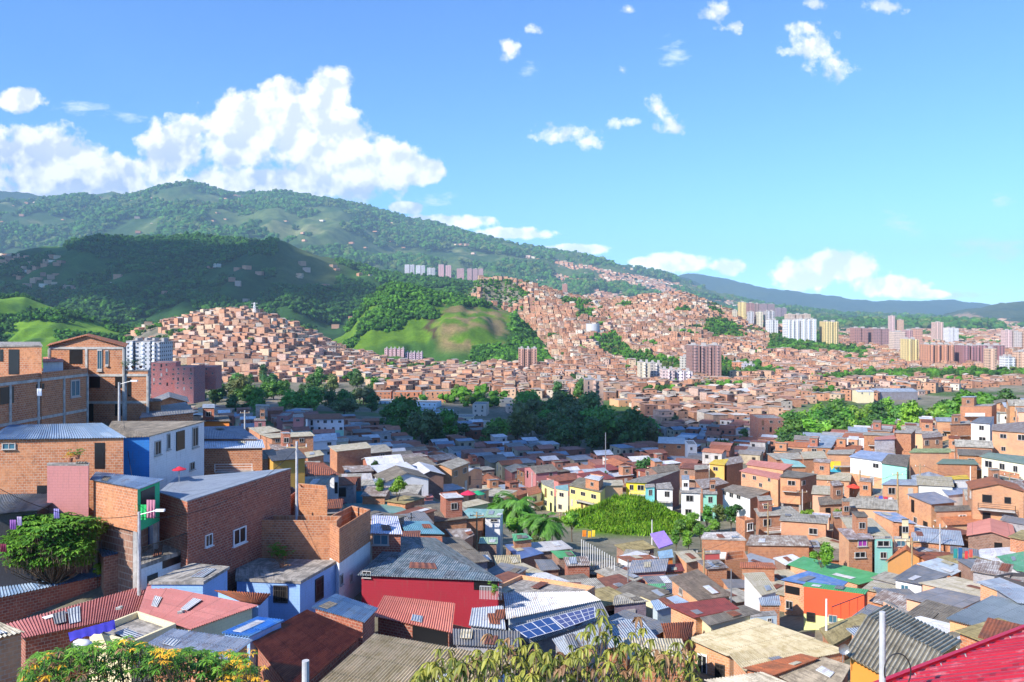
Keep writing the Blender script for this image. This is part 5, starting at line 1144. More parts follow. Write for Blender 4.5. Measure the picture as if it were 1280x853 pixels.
# far city, sampled on the ground in world units
def visible(X, Y, Z, lift=6.0):
    vis = np.ones(len(X), bool); sl = (Z + lift) / Y
    for t in np.linspace(.35, .985, 34):
        g = terrain(X * t, Y * t); vis &= ~(g > sl * Y * t)
    return vis
FAR_TREES = []
CLEAR = [(160,203,427,452,1),(186,270,455,495,1)]
def far_city(y0, y1, sp, cond, sizes, wtint=1.0, wind=True, greens=.56, seed=0):
    rs = np.random.RandomState(seed); xs = []; ys = []
    wx = (700 / F) * y1
    gx = np.arange(-wx, wx, sp); gy = np.arange(y0, y1, sp * 1.02)
    GX, GY = np.meshgrid(gx, gy); GX = GX.ravel(); GY = GY.ravel()
    dist = fbm(GX / 160 + 3, GY / 160, 2); ang0 = np.round(dist * 8) * .45
    X = GX + rs.uniform(-.17, .17, len(GX)) * sp; Y = GY + rs.uniform(-.17, .17, len(GX)) * sp
    px = CX + F * X / Y; ok = (px > -15) & (px < 1295) & (Y >= y0) & (Y < y1); X, Y, ang0, px = X[ok], Y[ok], ang0[ok], px[ok]
    Z, ID = terrain(X, Y, True); py = HY - F * Z / Y
    gr = .55 * fbm(X / 70 + 11, Y / 70 + 5, 4) + .45 * fbm(X / 24 + 3, Y / 24 + 1, 3)
    ok = cond(px, py, Y, ID, gr); tr = (~ok[0]) & ok[1]; hs = ok[0]
    if tr.any(): FAR_TREES.append((X[tr], Y[tr], Z[tr], ID[tr]))
    X, Y, Z, ang0 = X[hs], Y[hs], Z[hs], ang0[hs]
    keep = rs.rand(len(X)) > .06; X, Y, Z, ang0 = X[keep], Y[keep], Z[keep], ang0[keep]
    v = visible(X, Y, Z); X, Y, Z, ang0 = X[v], Y[v], Z[v], ang0[v]; n = len(X)
    W = rs.uniform(sizes[0], sizes[1], n); D = rs.uniform(sizes[0], sizes[1], n); H = rs.choice([2.8, 3.2, 5.4, 5.8, 8.0, 8.4], n, p=[.2, .2, .25, .2, .1, .05]) * sizes[2]
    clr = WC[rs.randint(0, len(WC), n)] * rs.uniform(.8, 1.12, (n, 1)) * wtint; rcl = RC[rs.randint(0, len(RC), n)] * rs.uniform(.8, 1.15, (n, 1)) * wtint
    houses_nb(nb, X, Y, Z, W, D, H, ang0 + rs.uniform(-.12, .12, n), clr, rcl, wind)
    print('far', y0, y1, n)
def mask_polys(px, py, polys):
    m = np.zeros(len(px), bool)
    for p in polys:
        pts = np.array(p, float); c = np.zeros(len(px), bool); j = len(pts) - 1
        for i in range(len(pts)):
            xi, yi = pts[i]; xj, yj = pts[j]
            if yi != yj: c ^= ((yi > py) != (yj > py)) & (px < (xj - xi) * (py - yi) / (yj - yi) + xi)
            j = i
        m |= c
    return m
# green patches between the houses (ground rows of the photograph)
PATCH = [[(880,402),(905,400),(930,412),(915,425),(885,418)], [(960,420),(1030,418),(1040,432),(1090,440),(1080,450),(1000,440),(960,440)], [(860,450),(930,455),(990,470),(900,475),(860,470)], [(735,425),(770,418),(790,440),(850,455),(850,470),(800,462),(760,445)],
         [(600,352),(640,352),(655,368),(640,385),(600,375)], [(720,385),(740,388),(745,400),(722,398)], [(1040,470),(1290,462),(1290,480),(1200,482),(1040,478)], [(1100,415),(1290,418),(1290,430),(1110,430)], [(700,372),(740,380),(725,384),(700,380)]]
def c_mid(px, py, Y, ID, gr):
    g = mask_polys(px, py, GREEN); house = (~g) & (gr < .60) & ~mask_polys(px, py, [[(460,493),(560,486),(690,500),(690,530),(620,560),(540,545),(460,520)]]) & ~mask_polys(px, py, [[(735,500),(770,500),(830,545),(800,552),(735,545)]])
    house &= ~((px > 815) & (px < 890) & (py > 545) & (py < 580) & (Y > 250))
    return house, (gr >= .57) & ~g
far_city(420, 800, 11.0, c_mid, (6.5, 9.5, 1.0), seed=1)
def c_hill(px, py, Y, ID, gr):
    m = mask_polys(px, py, PATCH)
    h = ((ID == -1) | (ID == 1) | (ID == 2)) & (gr < .585) & ~m
    h &= ~((ID == 2) & (px < 665) & (py > 352) & (gr > .47))
    h &= ~((ID == 1) & (px < 205) & (gr > .45))
    return h, (((ID == -1) | (ID == 1) | (ID == 2)) & ((gr >= .57) | m | ((ID == 2) & (px < 665))))
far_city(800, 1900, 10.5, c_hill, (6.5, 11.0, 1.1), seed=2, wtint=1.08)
def c_far(px, py, Y, ID, gr):
    h = (ID == -1) & (gr < .60) & (px > 850)
    h |= (ID == 5) & (px > 690) & (py > 300 + (px - 600) * .20) & (gr < .60)
    h |= (ID == 4) & mask_polys(px, py, [[(20,322),(75,318),(80,345),(40,362),(20,345)], [(28,350),(60,352),(130,365),(215,395),(205,402),(120,382),(40,372)], [(0,318),(22,322),(20,330),(0,335)]]) & (gr < .56)
    h |= (ID == 4) & (gr > .40) & (gr < .418) & (py > 330) & (px < 480)
    return h, (ID == -1) & (px > 850) & (gr > .5)
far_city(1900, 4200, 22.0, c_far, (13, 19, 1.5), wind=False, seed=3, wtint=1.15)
def c_vfar(px, py, Y, ID, gr):
    h = ((ID == 5) & (px > 660) & (py > 308 + (px - 600) * .19) & (gr < .55)) | ((ID == -1) & (gr < .58) & (px > 900)) | ((ID == 5) & (gr > .40) & (gr < .409))
    h |= (ID == 9) & (py > 400) & (gr < .5)
    return h, (ID == -1) & (px > 950) & (gr > .5)
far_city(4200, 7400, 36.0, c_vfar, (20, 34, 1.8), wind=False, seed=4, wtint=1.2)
o = nb.build('distant_houses', 'farhouse'); tag(o, 'mass of small brick and pastel houses covering the valley floor and far slopes', 'houses', kind='stuff')
# ------------------------------------------------------------------ trees
def ico(sub=1):
    t = (1 + 5 ** .5) / 2
    V = [Vector(p).normalized() for p in ((-1,t,0),(1,t,0),(-1,-t,0),(1,-t,0),(0,-1,t),(0,1,t),(0,-1,-t),(0,1,-t),(t,0,-1),(t,0,1),(-t,0,-1),(-t,0,1))]
    Fc = [(0,11,5),(0,5,1),(0,1,7),(0,7,10),(0,10,11),(1,5,9),(5,11,4),(11,10,2),(10,7,6),(7,1,8),(3,9,4),(3,4,2),(3,2,6),(3,6,8),(3,8,9),(4,9,5),(2,4,11),(6,2,10),(8,6,7),(9,8,1)]
    for it in range(sub):
        nf = []; cache = {}
        def mid(a, b):
            k = (min(a, b), max(a, b))
            if k not in cache: cache[k] = len(V); V.append((V[a] + V[b]).normalized())
            return cache[k]
        for a, b, d in Fc:
            ab, bd, da = mid(a, b), mid(b, d), mid(d, a); nf += [(a, ab, da), (b, bd, ab), (d, da, bd), (ab, bd, da)]
        Fc = nf
    return V, Fc
IV, IF = ico(1); IV0, IF0 = ico(0)
def crown_mesh(name, seed, mat, clumps=16, leaves=700, leaf=.13, shape='round', core=.8):
    r = random.Random(seed); mb = MB(); cl = []
    for k in range(clumps):
        a = r.uniform(0, 6.283); zz = r.uniform(-.55, .95); rr = math.sqrt(max(0, 1 - zz * zz)) * r.uniform(.25, .85)
        if shape == 'wide': p = Vector((math.cos(a) * rr * 1.15, math.sin(a) * rr * 1.15, zz * .55)); s = r.uniform(.24, .42)
        elif shape == 'tall': p = Vector((math.cos(a) * rr * .6, math.sin(a) * rr * .6, zz * 1.15)); s = r.uniform(.22, .38)
        elif shape == 'cone': tt = r.random(); p = Vector((math.cos(a) * (1 - tt) * .35, math.sin(a) * (1 - tt) * .35, tt * 2.6 - 1.1)); s = .12 + .22 * (1 - tt)
        else: p = Vector((math.cos(a) * rr, math.sin(a) * rr, zz * .8)); s = r.uniform(.26, .45)
        cl.append((p, s))
        b0 = len(mb.v)
        for q in IV:
            w_ = core * (1 + r.uniform(-.22, .22)); mb.v.append(tuple(p + Vector((q.x, q.y, q.z * .8)) * s * w_))
        for f in IF: mb.f.append(tuple(b0 + i for i in f)); mb.uv.extend([(0, 0)] * 3); mb.mi.append(0)
    for k in range(leaves):
        p, s = r.choice(cl); d = Vector((r.gauss(0, 1), r.gauss(0, 1), r.gauss(.25, 1))).normalized()
        c = p + d * s * r.uniform(.75, 1.28); l = leaf * r.uniform(.6, 1.3)
        u = Vector((r.gauss(0, 1), r.gauss(0, 1), r.gauss(0, .6))).normalized(); v = u.cross(d + Vector((r.gauss(0, .4), r.gauss(0, .4), r.gauss(0, .4)))).normalized()
        mb.quad([c - u * l, c - v * l * .55, c + u * l, c + v * l * .55])
    me = bpy.data.meshes.new(name); me.from_pydata(mb.v, [], mb.f); me.materials.append(MATS[mat]); me.update(); return me
def trunk_mesh(seed, h=1.0, rad=.05):
    r = random.Random(seed); mb = MB(); mb.tube((0, 0, 0), (.03, .02, h * .6), rad, rad * .7)
    for k in range(5):
        a = r.uniform(0, 6.28); mb.tube((.03, .02, h * r.uniform(.4, .6)), (math.cos(a) * .35, math.sin(a) * .35, h * r.uniform(.85, 1.1)), rad * .5, rad * .2, 6)
    me = bpy.data.meshes.new('trunk'); me.from_pydata(mb.v, [], mb.f); me.materials.append(MATS['bark']); me.update(); return me
CR = {}
for mat in ('leaf_dark', 'leaf_mid', 'leaf_bright', 'leaf_olive'):
    CR[mat] = [crown_mesh('crown', 10 + i, mat, shape=sh, clumps=c, leaves=l) for i, (sh, c, l) in enumerate([('round', 15, 800), ('wide', 18, 850), ('tall', 16, 700), ('round', 20, 900)])]
CR['cone'] = [crown_mesh('crown', 77, 'leaf_dark', shape='cone', clumps=26, leaves=900, leaf=.09)]
TR = [trunk_mesh(i) for i in range(3)]
TREES = []
def tree(label, x, y, rad, height=None, mat='leaf_mid', var=None, tint=1.0, name='broadleaf_tree', cat='tree', group=None, zg=None, cone=False):
    rr = random.Random(int(x * 7 + y * 13)); z = tz(x, y) if zg is None else zg
    height = height or rad * 2.3
    b = empty(name, (x, y, z - .2)); b.rotation_euler = (0, 0, rr.uniform(0, 6.28)); tag(b, label, cat, group)
    t = link('trunk', rr.choice(TR), b); t.scale = (rad * 1.3, rad * 1.3, max(.5, height - rad * .8))
    me = CR['cone'][0] if cone else CR[mat][rr.randrange(4) if var is None else var]
    c = link('crown', me, b, (0, 0, height - rad * (1.4 if cone else .8))); c.scale = (rad * rr.uniform(.9, 1.1), rad * rr.uniform(.9, 1.1), rad * (1.0 if cone else rr.uniform(.85, 1.1)))
    c.color = (tint * rr.uniform(.8, 1.15), tint * rr.uniform(.85, 1.1), tint * rr.uniform(.8, 1.1), 1)
    TREES.append((b, proj((x, y, z + height * .7)), mat, rad)); return b
def tpx(label, px, py_top, rad_px, Y, mat='leaf_mid', hfac=2.2, **kw):
    """a tree whose top shows at a row of the photograph, standing on the ground at distance Y"""
    x = (px - CX) / F * Y; zt = (HY - py_top) / F * Y; zg = tz(x, Y); rad = rad_px / F * Y
    h = max(rad * 1.2, min(zt - zg, rad * 4))
    return tree(label, x, Y, rad, h, mat, zg=min(zg, zt - h) if zt - zg > rad * 4 else zg, **kw)
# groves: individual trees
GN = {0: 'the left shaded grove', 1: 'the central shaded grove', 2: 'the sunny grove'}
grove_sig = {}
def grove(gi, poly, n, Ylist, mats, rads, tint, seed):
    r = random.Random(seed); done = []; tries = 0
    x0, x1 = min(p[0] for p in poly), max(p[0] for p in poly); y0, y1 = min(p[1] for p in poly), max(p[1] for p in poly)
    while len(done) < n and tries < 20000:
        tries += 1; px, py = r.uniform(x0, x1), r.uniform(y0, y1)
        if not inpoly(px, py, poly): continue
        P = hit(px, py, 0, 60) if Ylist is None else None
        if Ylist is not None:
            Y = r.uniform(*Ylist); x = (px - CX) / F * Y; P = Vector((x, Y, tz(x, Y)))
        rad = r.uniform(*rads)
        if any(math.hypot(P.x - q.x, P.y - q.y) < rad * (1.15 if Ylist else .8) for q in done): continue
        if not free_spot(P.x, P.y, rad * .4, P.z, False): continue
        if hidden(P.x, P.y, P.z + rad * 1.6): continue
        done.append(P); m_ = r.choice(mats)
        b = tree(None, P.x, P.y, rad, rad * r.uniform(1.45, 2.0), m_, tint=tint * r.uniform(.8, 1.2), group='trees of ' + GN[gi])
        pp = proj((P.x, P.y, P.z + rad * 1.5)); grove_sig.setdefault((gi, m_, 'tall' if rad > (rads[0] + rads[1]) / 2 else 'small', 'near side' if pp[1] > (y0 + y1) / 2 - 8 else 'far side'), []).append((pp[0], b))
grove(0, GREEN[0], 66, None, ['leaf_dark', 'leaf_mid', 'leaf_dark', 'leaf_olive'], (4.5, 8), 1.1, 1)
grove(1, GREEN[1], 48, None, ['leaf_dark', 'leaf_mid', 'leaf_dark', 'leaf_olive'], (4.5, 8), 1.1, 2)
grove(2, [(985,575),(985,525),(1040,515),(1290,500),(1290,540),(1130,560),(1060,575)], 62, (245, 420), ['leaf_mid', 'leaf_bright', 'leaf_mid', 'leaf_dark', 'leaf_bright'], (4.5, 7.5), 1.0, 3)
CN = {'leaf_dark': 'dark green', 'leaf_mid': 'mid green', 'leaf_bright': 'bright green', 'leaf_olive': 'olive green'}
def nth(k, n):
    N_ = ['first', 'second', 'third', 'fourth', 'fifth', 'sixth', 'seventh', 'eighth', 'ninth', 'tenth', 'eleventh', 'twelfth', 'thirteenth', 'fourteenth', 'fifteenth', 'sixteenth', 'seventeenth', 'eighteenth', 'nineteenth', 'twentieth']
    return 'leftmost' if k == 0 else N_[min(k, 19)] + ' from left'
for (gi, m_, sz, row), l in grove_sig.items():
    l.sort(key=lambda t: t[0])
    for k, (px, b) in enumerate(l):
        b['label'] = f"{sz} {CN[m_]} tree, {row} of {GN[gi][4:]}, {nth(k, len(l))}"
# single trees
tpx('bright green tree standing on the flat near the cream apartment blocks', 574, 493, 9, 640, 'leaf_bright')
tpx('yellow green round tree between houses above the turquoise wall', 497, 591, 12, 101, 'leaf_bright', tint=1.2, var=0)
tpx('thin pale green tree left of the round yellow green one', 474, 592, 9, 104, 'leaf_bright', tint=.9, var=2)
tpx('dark bushy tree just behind the tall palm', 618, 607, 12, 128, 'leaf_mid', tint=.8)
tpx('round bright green tree standing between brick houses, right of centre', 1028, 669, 14, 96, 'leaf_bright', tint=.85, var=0)
tpx('lone dark conifer rising from the shaded houses', 757, 561, 7, 205, cone=True, name='conifer_tree')
tpx('dark bushy tree between the shaded houses and the bright yellow roof', 812, 571, 15, 235, 'leaf_dark', var=1)
tpx('broad dark tree right of the pale end apartment block', 905, 549, 17, 300, 'leaf_dark', var=1)
tpx('slim dark tree beside the broad dark tree', 930, 540, 8, 330, 'leaf_dark', var=2)
tpx('grey green tree standing alone in the sunny rooftops', 846, 521, 10, 420, 'leaf_olive', var=0)
tpx('tall slender cypress rising from the sunny grove', 1243, 475, 5, 380, cone=True, name='conifer_tree')
tpx('small dark tree at the corner of the long brick hall', 471, 566, 7, 135, 'leaf_dark')
for i, (px, py, r_, Y, m_, lb) in enumerate([(850, 650, 9, 135, 'leaf_mid', 'leafy tree at the left end of the green bank'), (866, 643, 10, 138, 'leaf_bright', 'bright tree on the green bank below the white balconied house'), (884, 637, 11, 140, 'leaf_mid', 'taller mid green tree on the green bank'),
        (899, 634, 9, 142, 'leaf_olive', 'olive tree on the green bank near the fibre cement roof'), (914, 636, 9, 141, 'leaf_dark', 'dark tree at the right end of the green bank'), (845, 665, 9, 122, 'leaf_mid', 'low leafy tree right of the purple panel'), (860, 667, 10, 120, 'leaf_bright', 'bushy tree above the beige roofed house'),
        (893, 650, 8, 130, 'leaf_bright', 'light green bush in the middle of the bank'), (876, 655, 9, 125, 'leaf_mid', 'dense bush left of the whitish roof'), (920, 625, 7, 150, 'leaf_dark', 'small dark tree under the fibre cement roofed white house')]):
    tpx(lb, px, py, r_, Y, m_)
for (px, py, r_, Y, m_, lb) in [(690, 650, 10, 118, 'leaf_mid', 'bushy tree between the palms and the grassy mound'), (715, 641, 12, 128, 'leaf_bright', 'bright bush at the left foot of the mound'), (736, 706, 9, 90, 'leaf_dark', 'dark round bush beside the pole fence'), (752, 712, 9, 88, 'leaf_mid', 'green bush at the end of the pole fence'),
        (645, 648, 12, 112, 'leaf_bright', 'leafy undergrowth bush at the foot of the tall palm'), (672, 664, 9, 103, 'leaf_olive', 'olive bush under the second palm'), (706, 672, 7, 98, 'leaf_olive', 'yellowish bush near the orange bunting'), (1048, 640, 9, 128, 'leaf_bright', 'bush on the bare slope beside the stilted brick house'), (1010, 628, 8, 138, 'leaf_bright', 'grassy bush under the stilted brick house'),
        (122, 560, 8, 57, 'leaf_bright', 'leafy creeper hanging in the porch beside the bright blue wall'), (928, 772, 5, 58, 'leaf_bright', 'small round plant on the olive brown roof')]:
    tpx(lb, px, py, r_, Y, m_, name='shrub', cat='shrub')
# the lush mango tree at left, leaf by leaf
def leafy(mb, r, tip, n, ln, droop, wd=.23, spread=1.0):
    for k in range(n):
        a = k / n * 6.283 + r.uniform(-.5, .5); d = Vector((math.cos(a) * spread, math.sin(a) * spread, r.uniform(.1, .6) - droop)).normalized()
        l = ln * r.uniform(.7, 1.15); side = d.cross(Vector((0, 0, 1)))
        side = side.normalized() if side.length > .05 else Vector((1, 0, 0)); nrm = side.cross(d).normalized(); w_ = l * wd * .5
        p0 = tip; d2 = (d + Vector((0, 0, -.45 * (.5 + droop)))).normalized()
        p1 = tip + d * l * .35; p2 = p1 + d2 * l * .4; p3 = p2 + (d2 + Vector((0, 0, -.3))).normalized() * l * .3
        b0 = len(mb.v)
        mb.v.extend([tuple(p0), tuple(p1 + side * w_ + nrm * w_ * .35), tuple(p1), tuple(p1 - side * w_ + nrm * w_ * .35), tuple(p2 + side * w_ * .8 + nrm * w_ * .3), tuple(p2), tuple(p2 - side * w_ * .8 + nrm * w_ * .3), tuple(p3)])
        for f in ((0, 2, 1), (0, 3, 2), (1, 2, 5, 4), (2, 3, 6, 5), (4, 5, 7), (5, 6, 7)):
            mb.f.append(tuple(b0 + i for i in f)); mb.uv.extend([(0, 0)] * len(f)); mb.mi.append(0)
def mango(name, label, base, tips, nleaf, ln, droop, mats, extra=None, cat='tree', wd=.23):
    b = empty(name, base); tag(b, label, cat); r = random.Random(len(tips)); O = tuple(base)
    mbs = [MB() for _ in mats]; br = MB(); B = Vector(base)
    nodes = []
    for t in tips:
        t = Vector(t); j = r.choices(range(len(mats)), [m_[1] for m_ in mats])[0]
        leafy(mbs[j], r, t, r.randint(nleaf - 2, nleaf + 2), ln * r.uniform(.85, 1.15), droop, wd)
        br.tube(t - Vector((r.uniform(-.06, .06), r.uniform(-.06, .06), ln * 1.6)), t, ln * .05, ln * .03, 5, cap=False)
    ctr = sum((Vector(t) for t in tips), Vector()) / len(tips)
    for k in range(min(60, len(tips))):
        t = Vector(tips[k * len(tips) // min(60, len(tips))]) - Vector((0, 0, ln * 1.6)); m_ = B.lerp(t, .55) + Vector((0, 0, -.1)); br.tube(B + Vector((0, 0, .3)), m_, ln * .2, ln * .1, 6, cap=False); br.tube(m_, t, ln * .1, ln * .05, 6, cap=False)
    br.tube(B, B + Vector((0, 0, .6)), ln * .6, ln * .5, 10)
    for mbx, (mt, wgt, nm) in zip(mbs, mats):
        if mbx.f: mbx.build(nm, mt, b, origin=O)
    br.build('branches', 'bark', b, origin=O)
r = random.Random(5)
tips = []
Yc = 55.5; c = wp(66, 676, Yc)
for k in range(1500):
    d = Vector((r.gauss(0, 1), r.gauss(0, 1), r.gauss(.2, 1))).normalized(); lob = 1 + .2 * math.sin(d.x * 5 + 1) * math.cos(d.z * 4 + d.y * 3)
    q = r.uniform(.78, 1.02) * lob; tips.append(c + Vector((d.x * 3.1 * q, d.y * 2.6 * q, d.z * 1.75 * q)))
mango('mango_tree', 'lush rounded mango tree at left above the blue grey sheet roof', (c.x, c.y, c.z - 3.4), tips, 8, .36, .25, [('leaf_bright', 3, 'crown'), ('leaf_mid', 5, 'inner_leaves')], wd=.34)
# foreground bush, bottom centre
tipsC = []
for (px, py) in [(750,761),(739,780),(763,780),(798,771),(737,806),(779,803),(814,799),(848,803),(862,800),(625,799),(636,797),(649,797),(668,803),(610,792),(548,811),(586,819),(560,812),(575,825),(597,812),(700,815),(715,806),(728,790),(790,790),(822,812),(838,812),(856,810),(870,815),(680,822),(690,812),(751,775),(756,790),(770,795),(747,795),(655,806),(640,812),(806,785),(524,838),(535,828)]:
    tipsC.append(wp(px, py, r.uniform(11.4, 12.6)))
    if r.random() < .7: tipsC.append(wp(px + r.uniform(-4, 4), py + r.uniform(7, 14), r.uniform(11.2, 12.8)))
for k in range(640):
    px = r.uniform(508, 880); top = np.interp(px, [512, 545, 600, 640, 700, 745, 800, 860, 880], [845, 826, 812, 803, 816, 800, 804, 812, 845]); tipsC.append(wp(px, r.uniform(top, 905), r.uniform(10.6, 13.2)))
gz = tz(0.6, 11.8)
mango('mango_tree', 'foreground mango tree top with drooping yellow green leaves, bottom centre', (.6, 11.8, min(gz, -7.2)), tipsC, 6, .175, .95, [('leaf_mango', 10, 'crown'), ('leaf_brown', 1.6, 'dry_leaves')], wd=.27)
# foreground bush, bottom left
tipsL = []
OUT = ([22, 40, 68, 90, 112, 140, 160, 174, 195, 210, 224, 250, 276, 304, 324], [850, 817, 810, 806, 803, 797, 795, 801, 809, 813, 807, 811, 813, 815, 842])
for k in range(900):
    px = r.uniform(24, 322); top = float(np.interp(px, *OUT)); py = top + abs(r.gauss(0, 26)) + r.uniform(0, 4); tipsL.append(wp(px, py, r.uniform(25.5, 29.5)))
mango('fruit_tree', 'wide leafy tree with orange blossom in the bottom left foreground', (-12.5, 27.5, -17), tipsL, 8, .25, .35, [('leaf_bright', 6, 'crown'), ('leaf_mid', 5, 'inner_leaves'), ('leaf_brown', 1, 'dry_leaves'), ('flower_orange', .9, 'blossom')], wd=.3)
tipsO = [wp(r.gauss(302, 10), r.uniform(812, 870), r.uniform(25, 26.5)) for k in range(70)] + [wp(r.gauss(206, 9), r.uniform(811, 828), r.uniform(25, 25.6)) for k in range(25)]
mango('flowering_shrub', 'orange yellow flowering branches at the right side of the bottom left tree', (-8.8, 26, -17), tipsO, 7, .15, .3, [('flower_orange', 5, 'blossom'), ('leaf_bright', 2, 'leaves')], cat='shrub')
# palms
def palm(label, px, py_top, Y, rad, seed, group=None):
    r = random.Random(seed); x = (px - CX) / F * Y; z0 = tz(x, Y); zt = (HY - py_top) / F * Y - rad * .35
    b = empty('palm_tree', (x, Y, z0)); tag(b, label, 'palm tree', group); mb = MB(); O = (x, Y, z0)
    mb.tube((x, Y, z0 - .3), (x + .2, Y, zt), .24, .16, 8); mb.build('trunk', 'bark', b, origin=O)
    fb = MB()
    for k in range(26):
        a = k * 2.4; el = r.uniform(-.2, 1.2); p = Vector((x + .2, Y, zt)); d = Vector((math.cos(a) * math.cos(el), math.sin(a) * math.cos(el), math.sin(el))); seg = rad / 7
        side = Vector((-math.sin(a), math.cos(a), 0))
        for s in range(8):
            d = (d + Vector((0, 0, -.21))).normalized(); q = p + d * seg; wl = rad * .2 * math.sin((s + 1) / 9 * math.pi) + .08
            for sg in (-1, 1):
                for t in (0, .2, .4, .6, .8):
                    m_ = p.lerp(q, t); fb.quad([m_, m_ + d * seg * .13, m_ + side * sg * wl + d * seg * .75 + Vector((0, 0, -wl * .6)), m_ + side * sg * wl * .5 + d * seg * .2 + Vector((0, 0, -wl * .2))])
            p = q
    fb.build('crown', 'leaf_mid' if seed % 2 else 'leaf_bright', b, origin=O)
palm('tall palm tree at centre left of the grassy mound', 646, 619, 116, 3.4, 1)
palm('shorter spreading palm right of the tall palm', 680, 642, 108, 3.2, 3)
palm('small palm half hidden left of the tall palm', 626, 628, 119, 2.4, 5)
palm('young palm between the two bigger palms', 662, 641, 110, 2.2, 7)
# grass on the mound
rs = np.random.RandomState(4); nb2 = NB(); n = 22000
a = rs.uniform(0, 6.283, n); q = np.sqrt(rs.rand(n)) * 1.12; gx = 22 + np.cos(a) * q * 11; gy = 150 + np.sin(a) * q * 14; gz_ = terrain(gx, gy)
hh = rs.uniform(.18, .55, n) * (1 + 1.5 * (fbm(gx / 4, gy / 4, 3) > .55)); th = rs.uniform(0, 6.28, n); wv = rs.uniform(.06, .2, n); lx, ly_ = rs.normal(0, .2, n), rs.normal(0, .2, n)
V = np.stack([np.stack([gx - np.cos(th) * wv, gy - np.sin(th) * wv, gz_ - .1], -1), np.stack([gx + np.cos(th) * wv, gy + np.sin(th) * wv, gz_ - .1], -1), np.stack([gx + lx, gy + ly_, gz_ + hh], -1)], 1)
gc = np.array([(.09, .22, .012), (.16, .32, .02), (.22, .34, .04), (.06, .15, .015)])[rs.randint(0, 4, n)] * np.clip(.55 + 1.2 * (fbm(gx / 3, gy / 3, 3)), .5, 1.3)[:, None]
nb2.add(V.reshape(-1, 3), (np.arange(n) * 3)[:, None] + np.arange(3)[None], gc)
o = nb2.build('grass', 'farleaf'); tag(o, 'thick bright grass covering the mound below the painted row', 'grass', kind='stuff')
# far trees and forests: low clumps of leaf masses
def clump_templates(k, nb_=4, seed=0, leaves=26):
    out = []
    for s in range(k):
        r = np.random.RandomState(seed + s); V = []; T = []
        for c in range(nb_):
            p = r.normal(0, .42, 3) * np.array([1, 1, .5]) + np.array([0, 0, .75]); sz = r.uniform(.35, .65)
            b = len(V)
            for q in IV0: V.append(np.array([q.x, q.y, q.z * .85]) * sz * r.uniform(.7, 1.25) + p)
            T += [(b + f[0], b + f[1], b + f[2]) for f in IF0]
        for c in range(leaves):
            d = r.normal(0, 1, 3); d /= np.linalg.norm(d); p = np.array([0, 0, .75]) + d * np.array([.95, .95, .62]) * r.uniform(.7, 1.1); e1 = r.normal(0, .16, 3); e2 = r.normal(0, .16, 3)
            b = len(V); V += [p, p + e1, p + e2]; T.append((b, b + 1, b + 2))
        out.append((np.array(V), np.array(T)))
    return out
CT = clump_templates(6)
def forest(nbf, X, Y, Z, S, cols, rs):
    n = len(X); tv = rs.randint(0, len(CT), n); A = rs.uniform(0, 6.28, n)
    for k, (V, T) in enumerate(CT):
        m_ = np.nonzero(tv == k)[0]
        if not len(m_): continue
        ca, sa = np.cos(A[m_])[:, None], np.sin(A[m_])[:, None]; s = S[m_][:, None]
        W = np.stack([X[m_][:, None] + s * (V[:, 0] * ca - V[:, 1] * sa), Y[m_][:, None] + s * (V[:, 0] * sa + V[:, 1] * ca), Z[m_][:, None] + s * V[:, 2]], -1)
        idx = (np.arange(len(m_)) * len(V))[:, None, None] + T[None]
        C = np.repeat(cols[m_], len(T), 0) * rs.uniform(.8, 1.2, (len(m_) * len(T), 1))
        nbf.add(W.reshape(-1, 3), idx.reshape(-1, 3), C)
TC = np.array([(.045, .125, .02), (.065, .17, .022), (.10, .24, .028), (.035, .09, .02), (.10, .14, .035)])
nbf = NB(); rs = np.random.RandomState(9)
for (X, Y, Z, ID) in FAR_TREES:
    v = visible(X, Y, Z, 8); X, Y, Z = X[v], Y[v], Z[v]; n = len(X)
    if n > 5200: sel = rs.permutation(n)[:5200]; X, Y, Z = X[sel], Y[sel], Z[sel]; n = 5200
    S = rs.uniform(3.2, 6.5, n) * np.where(Y > 1900, np.where(Y > 4000, 4.0, 2.2), 1.0)
    forest(nbf, X + rs.uniform(-3, 3, n), Y + rs.uniform(-3, 3, n), Z, S, TC[rs.randint(0, 5, n)], rs); print('fartrees', n)
o = nbf.build('distant_trees', 'farleaf'); tag(o, 'green trees scattered among the far houses of the valley', 'trees', kind='stuff')
def hill_forest(name, label, ids, y0, y1, n, size, cond, cols, seed, k=3, fr=22):
    rs = np.random.RandomState(seed); Y = rs.uniform(y0 ** .5, y1 ** .5, n * k) ** 2; px = rs.uniform(-20, 1300, n * k); X = (px - CX) / F * Y
    Z, ID = terrain(X, Y, True); py = HY - F * Z / Y; g = fbm(X / (size * fr) + 3, Y / (size * fr), 4)
    ok = np.isin(ID, ids) & cond(px, py, Y, ID, g); X, Y, Z = X[ok], Y[ok], Z[ok]
    v = visible(X, Y, Z, size * 1.5); X, Y, Z = X[v][:n], Y[v][:n], Z[v][:n]; m_ = len(X)
    nbq = NB(); forest(nbq, X, Y, Z - size * .15, rs.uniform(.6, 1.25, m_) * size, cols[rs.randint(0, len(cols), m_)] * rs.uniform(.8, 1.2, (m_, 1)), rs)
    o = nbq.build(name, 'farleaf'); tag(o, label, 'forest', kind='stuff'); print(name, m_)
DK = TC[[0, 1, 3, 3, 0]]
GHC = lambda px, py, Y, ID, g: ((g > .47) | ((px < 545) & (py < 415)) | ((px > 560) & (py < 385))) & ~((px > 548) & (px < 640) & (py > 384) & (py < 436)) & (g > .36)
hill_forest('green_hill_woods', 'woods and bushes on the bright green hill with the tan slope', [3], 1030, 1450, 4200, 6.5, GHC, TC[[0, 1, 2, 3, 1]], 21, 9)
